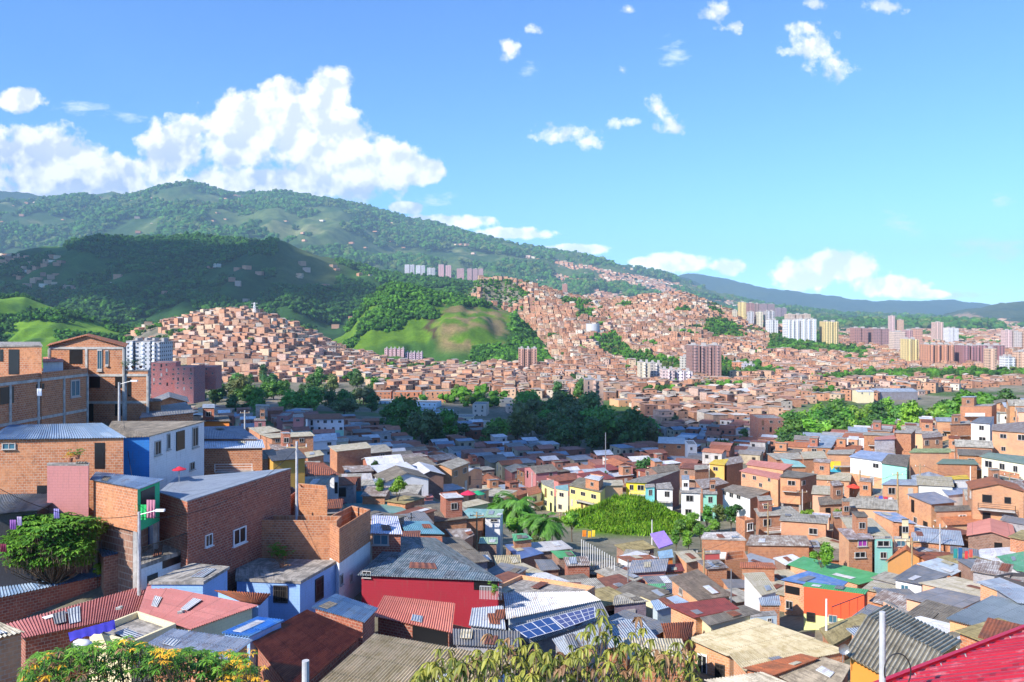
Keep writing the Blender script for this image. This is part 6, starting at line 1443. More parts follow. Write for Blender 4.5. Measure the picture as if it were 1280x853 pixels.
hill_forest('dark_hill_forest', 'dense dark forest covering the shaded hill', [4], 1500, 2750, 12000, 12, lambda px, py, Y, ID, g: (g > .36) & ~((px > 345) & (px < 425) & (py < 362) & (g < .62)), DK, 22)
hill_forest('lower_slope_bushes', 'dark bushes along the foot of the bright green slope at left', [0], 880, 1300, 1200, 6, lambda px, py, Y, ID, g: (g > .51) | (px > 150), TC[[0, 1, 3]], 23, 14, 14)
hill_forest('mountain_forest', 'patches of forest on the big green mountain', [5], 3300, 7600, 15000, 30, lambda px, py, Y, ID, g: (g > .45) & ~((px > 690) & (py > 306 + (px - 600) * .19) & (g < .56)), TC[[0, 1, 3, 4, 0]] * 1.15, 24, 3, 11)
# ------------------------------------------------------------------ apartment towers and blocks
def tower_mat(name, bay=3.2, fl=2.9, wfrac=(.28, .72), hfrac=(.35, .78), glass=(.05, .06, .08), band=0.0):
    m, nt, b = new_mat(name); uv = N(nt, 'UVMap'); s = N(nt, 'SeparateXYZ'); L(nt, uv.outputs[0], s.inputs[0]); oi = N(nt, 'ObjectInfo')
    fu = math_(nt, 'FRACT', math_(nt, 'DIVIDE', s.outputs[0], bay)); fv = math_(nt, 'FRACT', math_(nt, 'DIVIDE', s.outputs[1], fl))
    k = math_(nt, 'MULTIPLY', math_(nt, 'MULTIPLY', math_(nt, 'GREATER_THAN', fu, wfrac[0]), math_(nt, 'LESS_THAN', fu, wfrac[1])), math_(nt, 'MULTIPLY', math_(nt, 'GREATER_THAN', fv, hfrac[0]), math_(nt, 'LESS_THAN', fv, hfrac[1])))
    n = noise(nt, uv.outputs[0], .3, 4, .6)
    c = mixc(nt, ramp(nt, n, .4, .7), oi.outputs['Color'], mixc(nt, 1, oi.outputs['Color'], (.8, .78, .76), 'MULTIPLY'))
    c = mixc(nt, math_(nt, 'MULTIPLY', math_(nt, 'LESS_THAN', fv, .08), .35), c, (.25, .22, .2))
    c = mixc(nt, k, c, glass); L(nt, c, b.inputs['Base Color']); L(nt, math_(nt, 'SUBTRACT', .85, math_(nt, 'MULTIPLY', k, .6)), b.inputs['Roughness'])
tower_mat('tower'); tower_mat('tower_slots', bay=4.2, wfrac=(.4, .62), hfrac=(.15, .9))
plain_mat('shaft', (.16, .11, .10), .9); plain_mat('towerroof', (.40, .37, .35), .9); plain_mat('anycolour', (1, 1, 1), .85, objcol=True)
def tower(label, x0, x1, pt, pb, col, Y=None, kind='tower', wings=1, depth=None, name='apartment_tower', cat='apartment tower', group=None, rot=.0, hood=True, round_=False):
    cx = (x0 + x1) / 2
    if Y is None:
        P = hit(cx, pb, 0, 300); Y = P.y
    x = (cx - CX) / F * Y; zt = (HY - pt) / F * Y; z0 = min(tz(x, Y), zt - 6) - 1; w_ = (x1 - x0) / F * Y; d_ = depth or min(w_, 22)
    yc = Y + d_ / 2; x = x * yc / Y * .5 + x * .5
    b = empty(name, (x, yc, z0)); tag(b, label, cat, group); O = (x, yc, z0)
    mb = MB(); sb = MB(); rb = MB(); ca, sa = math.cos(rot), math.sin(rot)
    def box(m_, ox, oy, sx, sy, za, zb):
        m_.box((x + ox * ca - oy * sa, yc + ox * sa + oy * ca, (za + zb) / 2), (sx, sy, zb - za), rot)
    if round_:
        mb.tube((x, yc, z0), (x, yc, zt), w_ / 2, w_ / 2, 20)
    else:
        g = w_ * .06 if wings > 1 else 0; ww = (w_ - g * (wings - 1)) / wings
        for k in range(wings):
            ox = -w_ / 2 + ww / 2 + k * (ww + g); e = (k % 2) * 1.2; box(mb, ox, e, ww, d_, z0, zt - (k % 2) * .9)
            if hood: box(rb, ox + ww * .1, e + d_ * .1, ww * .35, d_ * .35, zt - .9, zt + 2.2)
            box(rb, ox, e, ww + .3, d_ + .3, zt - (k % 2) * .9 + .01, zt - (k % 2) * .9 + .45)
        if wings > 1:
            for k in range(wings - 1): box(sb, -w_ / 2 + (k + 1) * ww + g * (k + .5), 1.5, g, d_ - 3, z0, zt - 1.5)
    body = mb.build('walls', kind, b, origin=O); body.color = (*col, 1)
    # balconies or window columns standing proud of the front: each a column of its own
    if not round_ and (pb - pt) > 12 and w_ > 8:
        nb_ = max(1, int(w_ / 7))
        for k in range(min(nb_, 5)):
            cb = MB(); ox = -w_ / 2 + (k + .5) * w_ / nb_
            for q in range(int((zt - z0) / 2.9)):
                za = zt - 2.9 * (q + 1)
                cb.box((x + ox * ca + (d_ / 2 + .45) * sa, yc + ox * sa - (d_ / 2 + .45) * ca, za + .55), (1.9, .9, 1.0), rot)
            cb.box((x + ox * ca + (d_ / 2 + .05) * sa, yc + ox * sa - (d_ / 2 + .05) * ca, (z0 + zt) / 2), (1.5, .12, zt - z0 - .4), rot)
            c_ = cb.build('balcony_column', 'anycolour', b, origin=O); c_.color = (min(1, col[0] * 1.25 + .05), min(1, col[1] * 1.25 + .05), min(1, col[2] * 1.25 + .05), 1)
    if rb.f: rb.build('roof', 'towerroof', b, origin=O)
    if sb.f: sb.build('stairwell', 'shaft', b, origin=O)
    return b
CRM = (.62, .56, .42); WHT = (.72, .72, .74); BRK = (.42, .20, .13); PUR = (.34, .20, .20); PCH = (.62, .40, .28); PNK = (.62, .44, .42); YEL = (.66, .52, .24); GRY = (.46, .45, .46)
TW = [('broad dark brick apartment tower in three wings, right of centre', 862, 900, 432, 479, (.30, .17, .15), 3, 'tower_slots', 790),
 ('cream apartment tower left of the broad dark one', 798, 812, 453, 482, CRM, 2, 'tower_slots', 770), ('grey cream tower joined beside the cream tower', 812.5, 827, 454, 481, (.50, .46, .42), 2, 'tower', 790),
 ('pink and white apartment tower between the cream and dark towers', 827, 843, 462, 485, (.64, .50, .48), 2, 'tower', 745), ('white apartment tower with pink flank at the foot of the dark tower', 845, 865, 464, 484, (.70, .62, .64), 2, 'tower', 750),
 ('peach brick apartment tower standing alone among low houses', 731, 754, 475, 503, PCH, 2, 'tower_slots', 500),
 ('small white and orange tower behind the white pink one', 851, 860, 446, 464, (.62, .58, .50), 1, 'tower', 880),
 ('tallest pale yellow tower on the ridge of the far cluster', 924, 932, 378, 402, YEL, 1, 'tower_slots', None), ('brown tower just right of the pale yellow ridge tower', 934, 942, 379, 401, PUR, 1, 'tower', None),
 ('dark brown tower behind the cluster of white towers', 943, 949, 380, 402, (.28, .2, .2), 1, 'tower', None), ('brown twin tower with grey caps in the far cluster', 950, 968, 380, 404, PUR, 2, 'tower', None),
 ('purple brown tower at the right of the far brown group', 970, 983, 385, 406, (.32, .22, .25), 2, 'tower', None), ('small cream tower at the left edge of the far cluster', 916, 921, 388, 400, CRM, 1, 'tower', None),
 ('pale grey slab below the tallest pale yellow tower', 935, 942, 390, 406, GRY, 1, 'tower', 1480), ('cream grey slab in the middle of the far cluster', 946, 953, 390, 406, CRM, 1, 'tower', 1480), ('light grey slab right of the cream grey slab', 957, 968, 389, 405, GRY, 2, 'tower', 1480),
 ('low bluish white block at the foot of the far cluster', 960, 972, 400, 411, WHT, 2, 'tower', 1400), ('bright white tower, left one of the white pair', 982, 998, 400, 419, WHT, 3, 'tower', 1350), ('bright white tower, right one of the white pair', 1000, 1019, 399, 419, WHT, 3, 'tower', 1350),
 ('long beige slab behind the white pair of towers', 984, 1012, 393, 402, (.58, .46, .38), 3, 'tower', 1600), ('yellow cream twin tower right of the white pair', 1029, 1047, 402, 420, YEL, 2, 'tower_slots', 1350),
 ('brick red block in the row right of the yellow cream tower', 1067, 1084, 410, 421, (.38, .2, .18), 2, 'tower', 1500), ('purple brown block right of the brick red one', 1090, 1110, 411, 422, PUR, 2, 'tower', 1500),
 ('tall slim grey pink tower on the horizon', 1112, 1118, 395, 409, PNK, 1, 'tower', 2200), ('shorter pink tower right of the slim horizon tower', 1122, 1129, 400, 410, PCH, 1, 'tower', 2200),
 ('cream block with blank side in front of the purple slabs', 1116, 1130, 415, 427, (.64, .50, .42), 1, 'tower', 1300), ('dusky pink slab beside the cream block', 1131, 1140, 413, 426, (.44, .26, .26), 1, 'tower', 1300), ('thin salmon slab right of the dusky pink slab', 1143, 1152, 411, 421, (.58, .32, .24), 1, 'tower', 1350),
 ('golden yellow tower in the middle right distance', 1131, 1147, 424, 444, YEL, 2, 'tower_slots', 1050), ('wide orange brick apartment slab with vertical ribs', 1158, 1191, 431, 452, (.52, .25, .15), 4, 'tower_slots', 1000),
 ('wide dark purple brick apartment slab', 1201, 1253, 432, 453, (.33, .16, .17), 5, 'tower_slots', 1000), ('pinkish tower standing in front of the dark purple slab', 1234, 1244, 436, 460, PCH, 1, 'tower', 880), ('peach tower at the right edge', 1271, 1283, 440, 460, PCH, 1, 'tower', 900),
 ('pink white tower on the far plain, centre of a trio', 1168, 1178, 403, 418, (.60, .42, .36), 1, 'tower', 1900), ('white low block right of the pink white far tower', 1184, 1197, 410, 420, WHT, 2, 'tower', 1800),
 ('pinkish far tower, left one near the right edge', 1255, 1264, 413, 426, PNK, 1, 'tower', 1500), ('pale far tower at the right edge beside the pinkish one', 1266, 1276, 415, 427, (.60, .52, .48), 1, 'tower', 1500), ('far brick tower cut by the right edge', 1277, 1287, 411, 427, PCH, 1, 'tower', 1500),
 ('white block group before the right edge trees', 1255, 1268, 446, 457, WHT, 2, 'tower', 900),
 ('white tower with grey window stripes at left behind the gabled building', 162, 203, 427, 452, (.50, .52, .55), 4, 'tower', 560),
 ('leftmost white slab of the tower group on the mountain foot', 506, 518, 331, 346, (.56, .53, .56), 2, 'tower', 3900), ('second white slab of the mountain foot tower group', 520, 531, 332, 347, (.60, .58, .62), 2, 'tower', 3850), ('third pale slab of the mountain foot tower group', 534, 544, 335, 349, (.52, .50, .52), 2, 'tower', 3800),
 ('tall pink tower of the mountain foot group, left of the pair', 548, 555, 331, 345, (.56, .34, .36), 1, 'tower', 3900), ('tall pink tower of the mountain foot group, right of the pair', 557, 564, 332, 347, (.56, .34, .36), 1, 'tower', 3880),
 ('red pink slab in the middle right of the mountain foot group', 571, 580, 336, 348, (.52, .30, .30), 1, 'tower', 3900), ('long red pink slab at the right end of the mountain foot group', 584, 604, 336, 345, (.50, .30, .31), 3, 'tower', 4000),
 ('small orange brick tower on the crest behind the housing hill', 703, 709, 355, 362, (.5, .25, .2), 1, 'tower', 2300),
 ('orange striped block with white end, left of the mid right trees', 917, 928, 453, 468, (.58, .24, .12), 1, 'tower', 900), ('lilac white block next to the orange striped one', 929, 943, 455, 468, (.52, .50, .58), 2, 'tower', 890)]
for (lb, x0, x1, pt, pb, col, wg, kd, Y) in TW: tower(lb, x0, x1, pt, pb, col, Y, kd, wg, group=None)
tower('white drum shaped civic building on the housing hill', 733, 750, 405, 419, (.62, .66, .70), None, 'tower', 1, name='round_building', cat='building', round_=True)
tower('pink row of terraced houses at the foot of the green hill, left part', 481, 505, 436, 446, (.66, .42, .44), None, 'tower', 5, name='terraced_houses', cat='building', depth=12)
tower('lilac row of terraced houses at the foot of the green hill, right part', 507, 528, 441, 452, (.58, .42, .50), None, 'tower', 5, name='terraced_houses', cat='building', depth=12)
tower('large plain brick block standing above the houses at the hill foot', 648, 671, 436, 463, (.44, .24, .17), None, 'tower', 3, name='apartment_block', cat='apartment block', depth=20)
# white warehouse and blue grey hall
def hall(label, x0, x1, pt, pb, Y, wall, roof, d_, rise, cat='warehouse', name='warehouse', rt=(1, 1, 1), wt=(1, 1, 1), **kw):
    h = (pb - pt) / F * Y; a, b = wp(x0, pt, Y), wp(x1, pt, Y); f = (Y + d_) / Y
    T = [Vector((a.x + d_ * .12, Y + d_, a.z)), Vector((b.x + d_ * .12, Y + d_, b.z)), b, a]
    return make_house(name, label, T, h, roof, wall, gable=kw.pop('gable', 0), rise=rise, cat=cat, rtint=rt, tint=wt, **kw)
hall('long white warehouse with small annex, right of centre', 910, 950, 489, 499, 640, 'white', 'zincwhite', 26, 1.2, tint=(1.2, 1.2, 1.2) if False else None) if False else hall('long white warehouse with small annex, right of centre', 910, 950, 489, 499, 640, 'white', 'zincwhite', 26, 1.2, wt=(1.2, 1.2, 1.2))
hall('wide hall with blue grey roof beyond the sunny grove', 1094, 1148, 490, 498, 600, 'grey_block', 'zinc', 22, 1.6, wt=(.7, .7, .75))
hall('white and brick building left of the blue grey hall', 1072, 1093, 490, 499, 575, 'cream', 'zincwhite', 14, .8, autow=dict(edges=(2,), skip=.2, gap=4))
# apartment blocks of the middle distance (corner rows given in the photograph)
def block(label, x0, x1, pt, pb, Y, wall, d_=14, yaw=.12, roof='slab', gap=3.2, tint=(1, 1, 1), rt=(1, 1, 1), skip=.05, **kw):
    x0w, x1w = (x0 - CX) / F * Y, (x1 - CX) / F * Y; w_ = x1w - x0w; zt = (HY - pt) / F * Y; h = (pb - pt) / F * Y; cx = (x0w + x1w) / 2
    ca, sa = math.cos(yaw), math.sin(yaw)
    def pt_(a, b): return Vector((cx + a * ca - b * sa, Y + d_ / 2 + a * sa + b * ca, zt))
    T = [pt_(-w_ / 2, d_ / 2), pt_(w_ / 2, d_ / 2), pt_(w_ / 2, -d_ / 2), pt_(-w_ / 2, -d_ / 2)]
    k_ = max(gap, w_ / 11)
    return make_house('apartment_block', label, T, h, roof, wall, parapet=(roof == 'slab'), cat='apartment block', tint=tint, rtint=rt, storey=2.8, autow=dict(edges=(2,), skip=skip, gap=k_, n=int(max(1, min(5, h / 2.8)))), **kw)
for k, (lb, x0, x1, pt, pb, Y, wl, yaw, tn) in enumerate([
 ('brick apartment block with orange stair end, leftmost behind the dark grove', 461, 488, 490.5, 501, 600, 'brick', .05, (1, .9, .9)), ('brick apartment block with pale roof, middle of the row behind the grove', 491, 526, 490.5, 501, 595, 'brick', .05, (1.1, .95, .9)), ('orange brick apartment block at the right end of the row behind the grove', 530, 562, 490, 502, 585, 'brick_pale', .1, (1, .9, .85)),
 ('pale blue white apartment block, upper left of the white group', 472, 500, 502, 510, 570, 'paleblue', .1, (1.1, 1.1, 1.1)), ('white apartment block, upper right of the white group', 515, 548, 504, 514, 545, 'paleblue', -.15, (1.2, 1.2, 1.2)), ('white apartment block, lower left of the white group', 523, 541, 514, 526, 500, 'paleblue', -.1, (1.2, 1.2, 1.2)), ('white apartment block, lower right of the white group', 543, 566, 516, 524, 500, 'paleblue', .1, (1.15, 1.2, 1.2)),
 ('cream apartment block, leftmost of the cream group', 540, 558, 531, 544, 420, 'cream', .1, (.85, .9, 1.0)), ('cream apartment block, second of the cream group', 561, 576, 531, 546, 425, 'cream', -.1, (.85, .9, 1.0)), ('cream apartment block, third of the cream group', 577, 590, 534, 545, 415, 'cream', .1, (.88, .9, 1.0)), ('cream apartment block with grey roof, right end of the cream group', 592, 622, 531, 546, 430, 'cream', -.1, (.88, .88, 1.05)),
 ('long low cream block behind the cream group', 540, 592, 522, 531, 470, 'cream', .05, (.85, .85, 1.0)), ('beige apartment block beside the tall dark conifers', 592, 609, 506, 527, 500, 'cream', -.1, (.95, .85, 1.1)), ('light pink beige apartment block right of the dark conifers', 633, 658, 508, 520, 520, 'peach', .1, (1, 1.15, 1.5)), ('pale block above the light pink beige one', 624, 640, 500, 508, 560, 'cream', .1, (.9, .9, 1.1)),
 ('sunlit cream block on the low rise at centre', 627, 644, 487, 497, 620, 'peach', .05, (1, 1.1, 1.2)),
 ('deep red apartment block, left of the red complex', 740, 756, 523, 541, 430, 'crimson', .15, (.8, 1, 1)), ('deep red apartment block, middle of the red complex', 756, 772, 520, 538, 445, 'crimson', -.1, (.8, 1, 1)), ('deep red apartment block, right front of the red complex', 768, 786, 531, 550, 410, 'crimson', .1, (.72, 1, 1)), ('deep red apartment block, rear right of the red complex', 784, 797, 524, 537, 450, 'crimson', -.1, (.75, 1, 1)), ('long low red block right of the red complex', 806, 836, 521, 528, 480, 'crimson', .1, (.75, 1.5, 1)),
 ('dull brown brick block with flat roof, right of centre', 949, 980, 524, 545, 330, 'brick_red', -.05, (.95, 1.1, 1.2)), ('yellowish brick block near the peach tower', 821, 840, 503, 513, 560, 'peach', .1, (1, .95, .6)), ('sandy long building below the peach tower', 768, 790, 501, 513, 560, 'peach', .35, (1, .9, .8)),
 ('red brick slab, first below the white striped tower', 187, 216, 454, 488, 480, 'brick_red', .2, (1.3, 1.2, 1.6)), ('red brick slab, second below the white striped tower', 219, 244, 459, 492, 470, 'brick_red', -.1, (1.3, 1.3, 1.7)), ('red brick slab, third and smallest below the white striped tower', 246, 268, 459, 475, 490, 'brick_red', .1, (1.4, 1.3, 1.6)),
 ('pink brick building left before the dark grove', 344, 358, 521, 529, 330, 'pink', .1, (.7, .7, .7))]):
    block(lb, x0, x1, pt, pb, Y, wl, yaw=yaw, tint=tn)
block('long block with blue grey roofs and white window end', 828, 862, 555, 572, 290, 'brick', 16, -.2, 'zinc', tint=(.8, .75, .7), em={1: 'white'})
block('white windowed end building beside the long blue grey roofed block', 862, 873, 557, 578, 280, 'white', 10, -.1, 'slab', gap=2.2, tint=(.9, .9, .9))

# ------------------------------------------------------------------ poles, cables, props
def pole(label, px, pt, Y, r_=.13, pb=None, lamp=False, cross=False, mat='poleconc', name='utility_pole', cat='pole', lean=0):
    t = wp(px, pt, Y); z0 = tz(t.x, Y) - .3
    if pb is not None: z0 = max(z0, wp(px, pb, Y).z)
    b = empty(name, (t.x, Y, z0)); tag(b, label, cat); mb = MB(); O = (t.x, Y, z0)
    mb.tube((t.x + lean, Y, z0), t, r_ * 1.15, r_ * .8, 12); mb.build('shaft', mat, b, origin=O, smooth=False)
    if lamp:
        lb = MB(); a = t + Vector((0, 0, -.2)); e = a + Vector((1.3, -.2, .35)); lb.tube(a, e, .035, .035, 6); lb.build('lamp_arm', 'metal', b, origin=O)
        hb = MB(); hb.box(tuple(e + Vector((.2, 0, 0))), (.6, .24, .14)); hb.build('lamp_head', 'framewhite', b, origin=O)
    if cross:
        cb = MB(); cb.beam(t + Vector((-.9, 0, -.5)), t + Vector((.9, 0, -.5)), .1); cb.build('crossarm', 'wood', b, origin=O)
        for q in (-.8, 0, .8):
            ib = MB(); ib.tube(t + Vector((q, 0, -.45)), t + Vector((q, 0, -.2)), .05, .03, 6); ib.build('insulator', 'framewhite', b, origin=O)
    return t
P1 = pole('pale street lamp pole before the gabled brick building', 149, 478, 74, .12, lamp=True, name='street_lamp', cat='street lamp')
P2 = pole('grey street lamp pole standing by the green balcony', 174, 640, 53.8, .12, lamp=True, name='street_lamp', cat='street lamp')
P3 = pole('tall weathered grey pole before the ochre house', 371, 552, 67, .13, cross=True)
P4 = pole('dark tall post in the middle of the right hillside', 1122, 590, 128, .16, cross=True, mat='wood')
P5 = pole('wooden post beside the mural wall on the right hillside', 1075, 587, 150, .16, cross=True, mat='wood')
P6 = pole('slim pole with brace before the dark grove at left', 306, 513, 150, .16, cross=True)
P7 = pole('thin steel lighting mast beside the lone conifer', 757, 541, 212, .14, mat='metal', name='lighting_mast')
P8 = pole('thin white pole standing on the right flank of the mound', 815, 650, 128, .08, mat='framewhite')
P9 = pole('thin steel pole before the pink walled house', 785, 700, 81, .07, mat='metal')
P10 = pole('white steel post beside the orange red wall', 1033, 749, 66, .09, mat='framewhite', name='post')
P11 = pole('steel pole in the right centre by the long white wall', 914, 712, 72, .06, mat='metal')
P12 = pole('bamboo pole tied to the brick edge beside the tarpaulin house', 315, 593, 70, .09, mat='wood', name='wooden_pole')
P13 = pole('thin white pole near the yellow awning', 1213, 583, 133, .08, mat='framewhite')
pole('big grey steel post in the right foreground', 1103, 765, 11.5, .052, mat='poleconc', name='steel_post', cat='post')
pole('short concrete fence post at the bottom near the brown rusty roof', 382, 826, 11.6, .066, mat='poleconc', name='concrete_post', cat='post')
pole('thin black lamp post at left of centre', 514, 641, 88, .06, mat='black')
def cable(label, a, b, sag, r_=.02, group=None):
    mb = MB(); prev = None
    for k in range(17):
        t = k / 16; p = a.lerp(b, t) + Vector((0, 0, -sag * 4 * t * (1 - t)))
        if prev is not None: mb.tube(prev, p, r_, r_, 5, cap=False)
        prev = p
    o = mb.build('power_cable', 'black', None); tag(o, label, 'cable', group)
cable('cable slung from the street lamp by the green balcony to the weathered pole', P2 + Vector((0, 0, -.4)), P3 + Vector((0, 0, -.6)), 1.6)
cable('cable between the two street lamp poles at left', P1, P2, 1.0)
cable('cable leaving the weathered pole towards the grove pole', P3 + Vector((.8, 0, -.3)), P6, 2.5)
cable('cable between the dark post and the mural wall post', P4 + Vector((-.8, 0, -.3)), P5 + Vector((.8, 0, -.3)), 1.2)
cable('cable from the dark post to the right edge', P4 + Vector((.8, 0, -.3)), wp(1290, 585, 120), 1.6)
cable('cable sagging from the balcony street lamp to the left edge', P2 + Vector((0, 0, -.2)), wp(-20, 600, 48), 1.0)
# black flexible loop hanging on the steel post
mb = MB(); pc = wp(1122, 838, 11.4); prev = None
for k in range(25):
    a = -1.9 + k / 24 * 4.6; p = pc + Vector((-.16 * math.cos(a) * 1.0 + .02, 0, .25 * math.sin(a)))
    a2 = math.pi + .35 - k / 24 * (math.pi + 1.1); p = pc + Vector((.19 * math.cos(a2), 0, .26 * math.sin(a2) - .02))
    if prev is not None: mb.tube(prev, p, .009, .009, 6, cap=False)
    prev = p
tag(mb.build('cable_loop', 'black', None), 'black looped cable hanging off the grey steel post', 'cable')
# the near red corrugated roof at bottom right
def near_red():
    e0 = Vector((5.2, 12.8, -6.25)); e1 = Vector((14.5, 18.4, -6.25)); dv = (e1 - e0).normalized(); per = Vector((dv.y, -dv.x, 0)).normalized(); upv = (per + Vector((0, 0, .50))).normalized()
    b = empty('red_roof_house', tuple(e0 + Vector((0, 0, -3)))); tag(b, 'house with bright red corrugated metal roof in the bottom right corner', 'house'); O = tuple(e0 + Vector((0, 0, -3)))
    mb = MB(); Lr = 6.5; W_ = (e1 - e0).length; nu = int(W_ / .2) * 8
    nrm = dv.cross(upv); nrm = nrm if nrm.z > 0 else -nrm
    for side in (0, 1):
        for j in range(3):
            for i in range(nu + 1):
                s = i / nu * W_; ph = (s / .32) % 1; hgt = .045 * max(-.35, min(1, 1.6 * math.sin(ph * 6.283)))
                mb.v.append(tuple(e0 + dv * s + upv * (Lr * j / 2) + nrm * (hgt - side * .02)))
    cnt = 3 * (nu + 1)
    for side in (0, 1):
        for j in range(2):
            for i in range(nu):
                a = side * cnt + j * (nu + 1) + i; f = (a, a + 1, a + nu + 2, a + nu + 1); u0, u1 = i / nu * W_, (i + 1) / nu * W_
                mb.f.append(f if side == 0 else f[::-1]); q = [(u0, j * Lr / 2), (u1, j * Lr / 2), (u1, (j + 1) * Lr / 2), (u0, (j + 1) * Lr / 2)]; mb.uv.extend(q if side == 0 else q[::-1]); mb.mi.append(0)
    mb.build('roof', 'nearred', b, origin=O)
    gb = MB(); prev = None
    gb.beam(e0 - dv * .1 - upv * .02 + Vector((0, 0, .02)), e1 + Vector((0, 0, .02)), .17, .1); gb.beam(e0 - dv * .1 + upv * .09 + Vector((0, 0, .1)), e1 + upv * .09 + Vector((0, 0, .1)), .08, .05); gb.build('gutter', 'gutterred', b, origin=O)
    wb = MB(); a = e0 + per * .3; c = e1 + per * .3; l = W_
    wb.quad([(c.x, c.y, -9.5), (a.x, a.y, -9.5), (a.x, a.y, a.z - .1), (c.x, c.y, c.z - .1)], [(l, 0), (0, 0), (0, 3), (l, 3)])
    a2 = a + upv * 6; wb.quad([(a.x, a.y, -9.5), (a2.x, a2.y, -9.5), tuple(a2 - nrm * .1), (a.x, a.y, a.z - .1)], [(0, 0), (6, 0), (6, 6), (0, 3)]); wb.build('wall', 'brick', b, origin=O)
    for k in range(14):
        sc = MB(); s = k * .75 + .2; sc.tube(e0 + dv * s + upv * .35, e0 + dv * s + upv * .35 + nrm * .07, .012, .012, 6); sc.build('roof_screw', 'metal', b, origin=O)
plain_mat('gutterred', (.42, .01, .03), .4)
near_red()
# orange walled house with striped grey beige gable roof behind the steel post
Yg = 31.0
def striped():
    T = [wp(1108, 778, 34.5), wp(1204, 811, 30.6), wp(1150, 870, 26.2), wp(1054, 822, 29.5)]
    zz = -12.55; T = [Vector((t.x, t.y, zz + (t.y - 30) * .0)) for t in T]
    make_house('orange_house', 'orange walled house with striped mossy corrugated gable roof behind the steel post', T, 3.0, 'fibrostripe', 'orangepaint', gable=0, rise=.45, corr=.03, tint=(1, 1.2, 1.0), cat='house')
roof_mat('fibrostripe', (.58, .50, .35), (.64, .57, .42), (.25, .2, .12), .3, .9, groove_shade=.75)
striped()
# solar panels
def solar(label, q, Y0, n, m_, mat, lift=.25):
    z = (HY - q[3][1]) / F * Y0; C4 = []
    for k, (px, py) in enumerate(q):
        y = -(z) * F / (py - HY); C4.append(Vector(((px - CX) / F * y, y, z + lift)))
    A, B, C, D = C4; O = tuple(sum(C4, Vector()) / 4); b = empty('solar_panel', O); tag(b, label, 'solar panel', None)
    mb = MB(); gl = MB()
    mb.quad([A, D, C, B], [(0, 0)] * 4); dn = Vector((0, 0, -.06)); mb.quad([A + dn, B + dn, C + dn, D + dn])
    for p, q2 in ((A, B), (B, C), (C, D), (D, A)): mb.quad([p, q2, q2 + dn, p + dn])
    mb.build('glass', mat, b, origin=O); up = Vector((0, 0, .012))
    for i in range(n + 1): t = i / n; gl.beam(A.lerp(B, t) + up, D.lerp(C, t) + up, .06 if i % 2 == 0 else .025, .02)
    for j in range(m_ + 1): t = j / m_; gl.beam(A.lerp(D, t) + up, B.lerp(C, t) + up, .05, .02)
    gl.build('frame', 'panelgrid', b, origin=O)
plain_mat('panelviolet', (.06, .06, .16), .12)
solar('dark blue solar panel array on the grey roof, left one', [(641,789), (687,776), (703,791), (661,803)], 54.6, 4, 2, 'panelblue')
solar('violet grey solar panel array on the grey roof, right one', [(689,776), (743,763), (744,776), (706,790)], 56.3, 6, 3, 'panelviolet')
# loose bricks on the blue grey sheet roof
def onroof(hs, px, py, lift=.1):
    T = hs.T; n = (T[1] - T[0]).cross(T[3] - T[0]); d = Vector(((px - CX) / F, 1, (HY - py) / F)); return d * (T[0].dot(n) / d.dot(n)) + Vector((0, 0, lift))
for k, (px, py) in enumerate([(16, 713), (20, 713.5), (26, 714), (29, 714.2), (46, 717), (50, 717.5), (85, 722), (89, 721.5), (139, 709)]):
    p = onroof(H1, px, py, .17); mb = MB(); mb.box((0, 0, 0), (.34, .2, .16), random.uniform(0, 1.5)); o = mb.build('loose_brick', 'stone'); o.location = p
    tag(o, 'loose red brick weighing down the blue grey sheet roof at left', 'brick', 'loose bricks on the blue grey roof')
for k, (hs, px, py, lb) in enumerate([(H2, 148, 763, 'pale stone lying left of the middle of the wide pinkish roof'), (H2, 225, 768, 'pale stone lying right of the middle of the wide pinkish roof')]):
    p = onroof(hs, px, py, .12); mb = MB(); mb.box((0, 0, 0), (.3, .2, .12), .4); mb.box((.1, .08, .03), (.2, .2, .14), 1.0); o = mb.build('roof_stone', 'conc'); o.location = p; tag(o, lb, 'stone')
p = onroof(H2b, 55, 775, .1); q = onroof(H2b, 82, 767, .1); mb = MB(); mb.beam(p, q, .5, .03); tag(mb.build('metal_strip', 'framewhite'), 'pale blue metal strip lying on the long pinkish lean-to roof', 'metal sheet')
# cloths
def cloth(label, c4, col, name='hanging_cloth', folds=3, cat='cloth', group=None):
    A, B, C, D = [Vector(c) for c in c4]; mb = MB(); nu, nv = 14, 6; n = (B - A).cross(D - A).normalized()
    for j in range(nv + 1):
        for i in range(nu + 1):
            s, t = i / nu, j / nv; p = A.lerp(B, s).lerp(D.lerp(C, s), t); mb.v.append(tuple(p + n * (.05 * math.sin(s * 6.28 * folds + t) * (.3 + t))))
    for j in range(nv):
        for i in range(nu): a = j * (nu + 1) + i; mb.f.append((a, a + 1, a + nu + 2, a + nu + 1)); mb.uv.extend([(0, 0)] * 4); mb.mi.append(0)
    o = mb.build(name, 'clothany', None, smooth=True); o.color = (*col, 1); tag(o, label, cat, group); return o
def cl(label, x0, y0, x1, y1, Y, col, **kw): return cloth(label, [wp(x0, y0, Y), wp(x1, y0, Y), wp(x1, y1, Y), wp(x0, y1, Y)], col, **kw)
cl('green leaf patterned curtain on the balcony front', 169, 631, 184, 650, 55.2, (.02, .45, .12)); cl('faded pink patterned cloth hung beside the green curtain', 183, 625, 194, 648, 55.1, (.5, .2, .28))
cl('violet shirt hanging on the shack laundry line', 67, 636, 74, 648, 52.6, (.35, .3, .6), cat='laundry'); cl('purple towel hanging at the left of the shack', 12, 650, 20, 662, 51.8, (.3, .12, .4), cat='laundry'); cl('pale lilac cloth next to the purple towel', 21, 646, 27, 657, 51.8, (.55, .45, .65), cat='laundry')
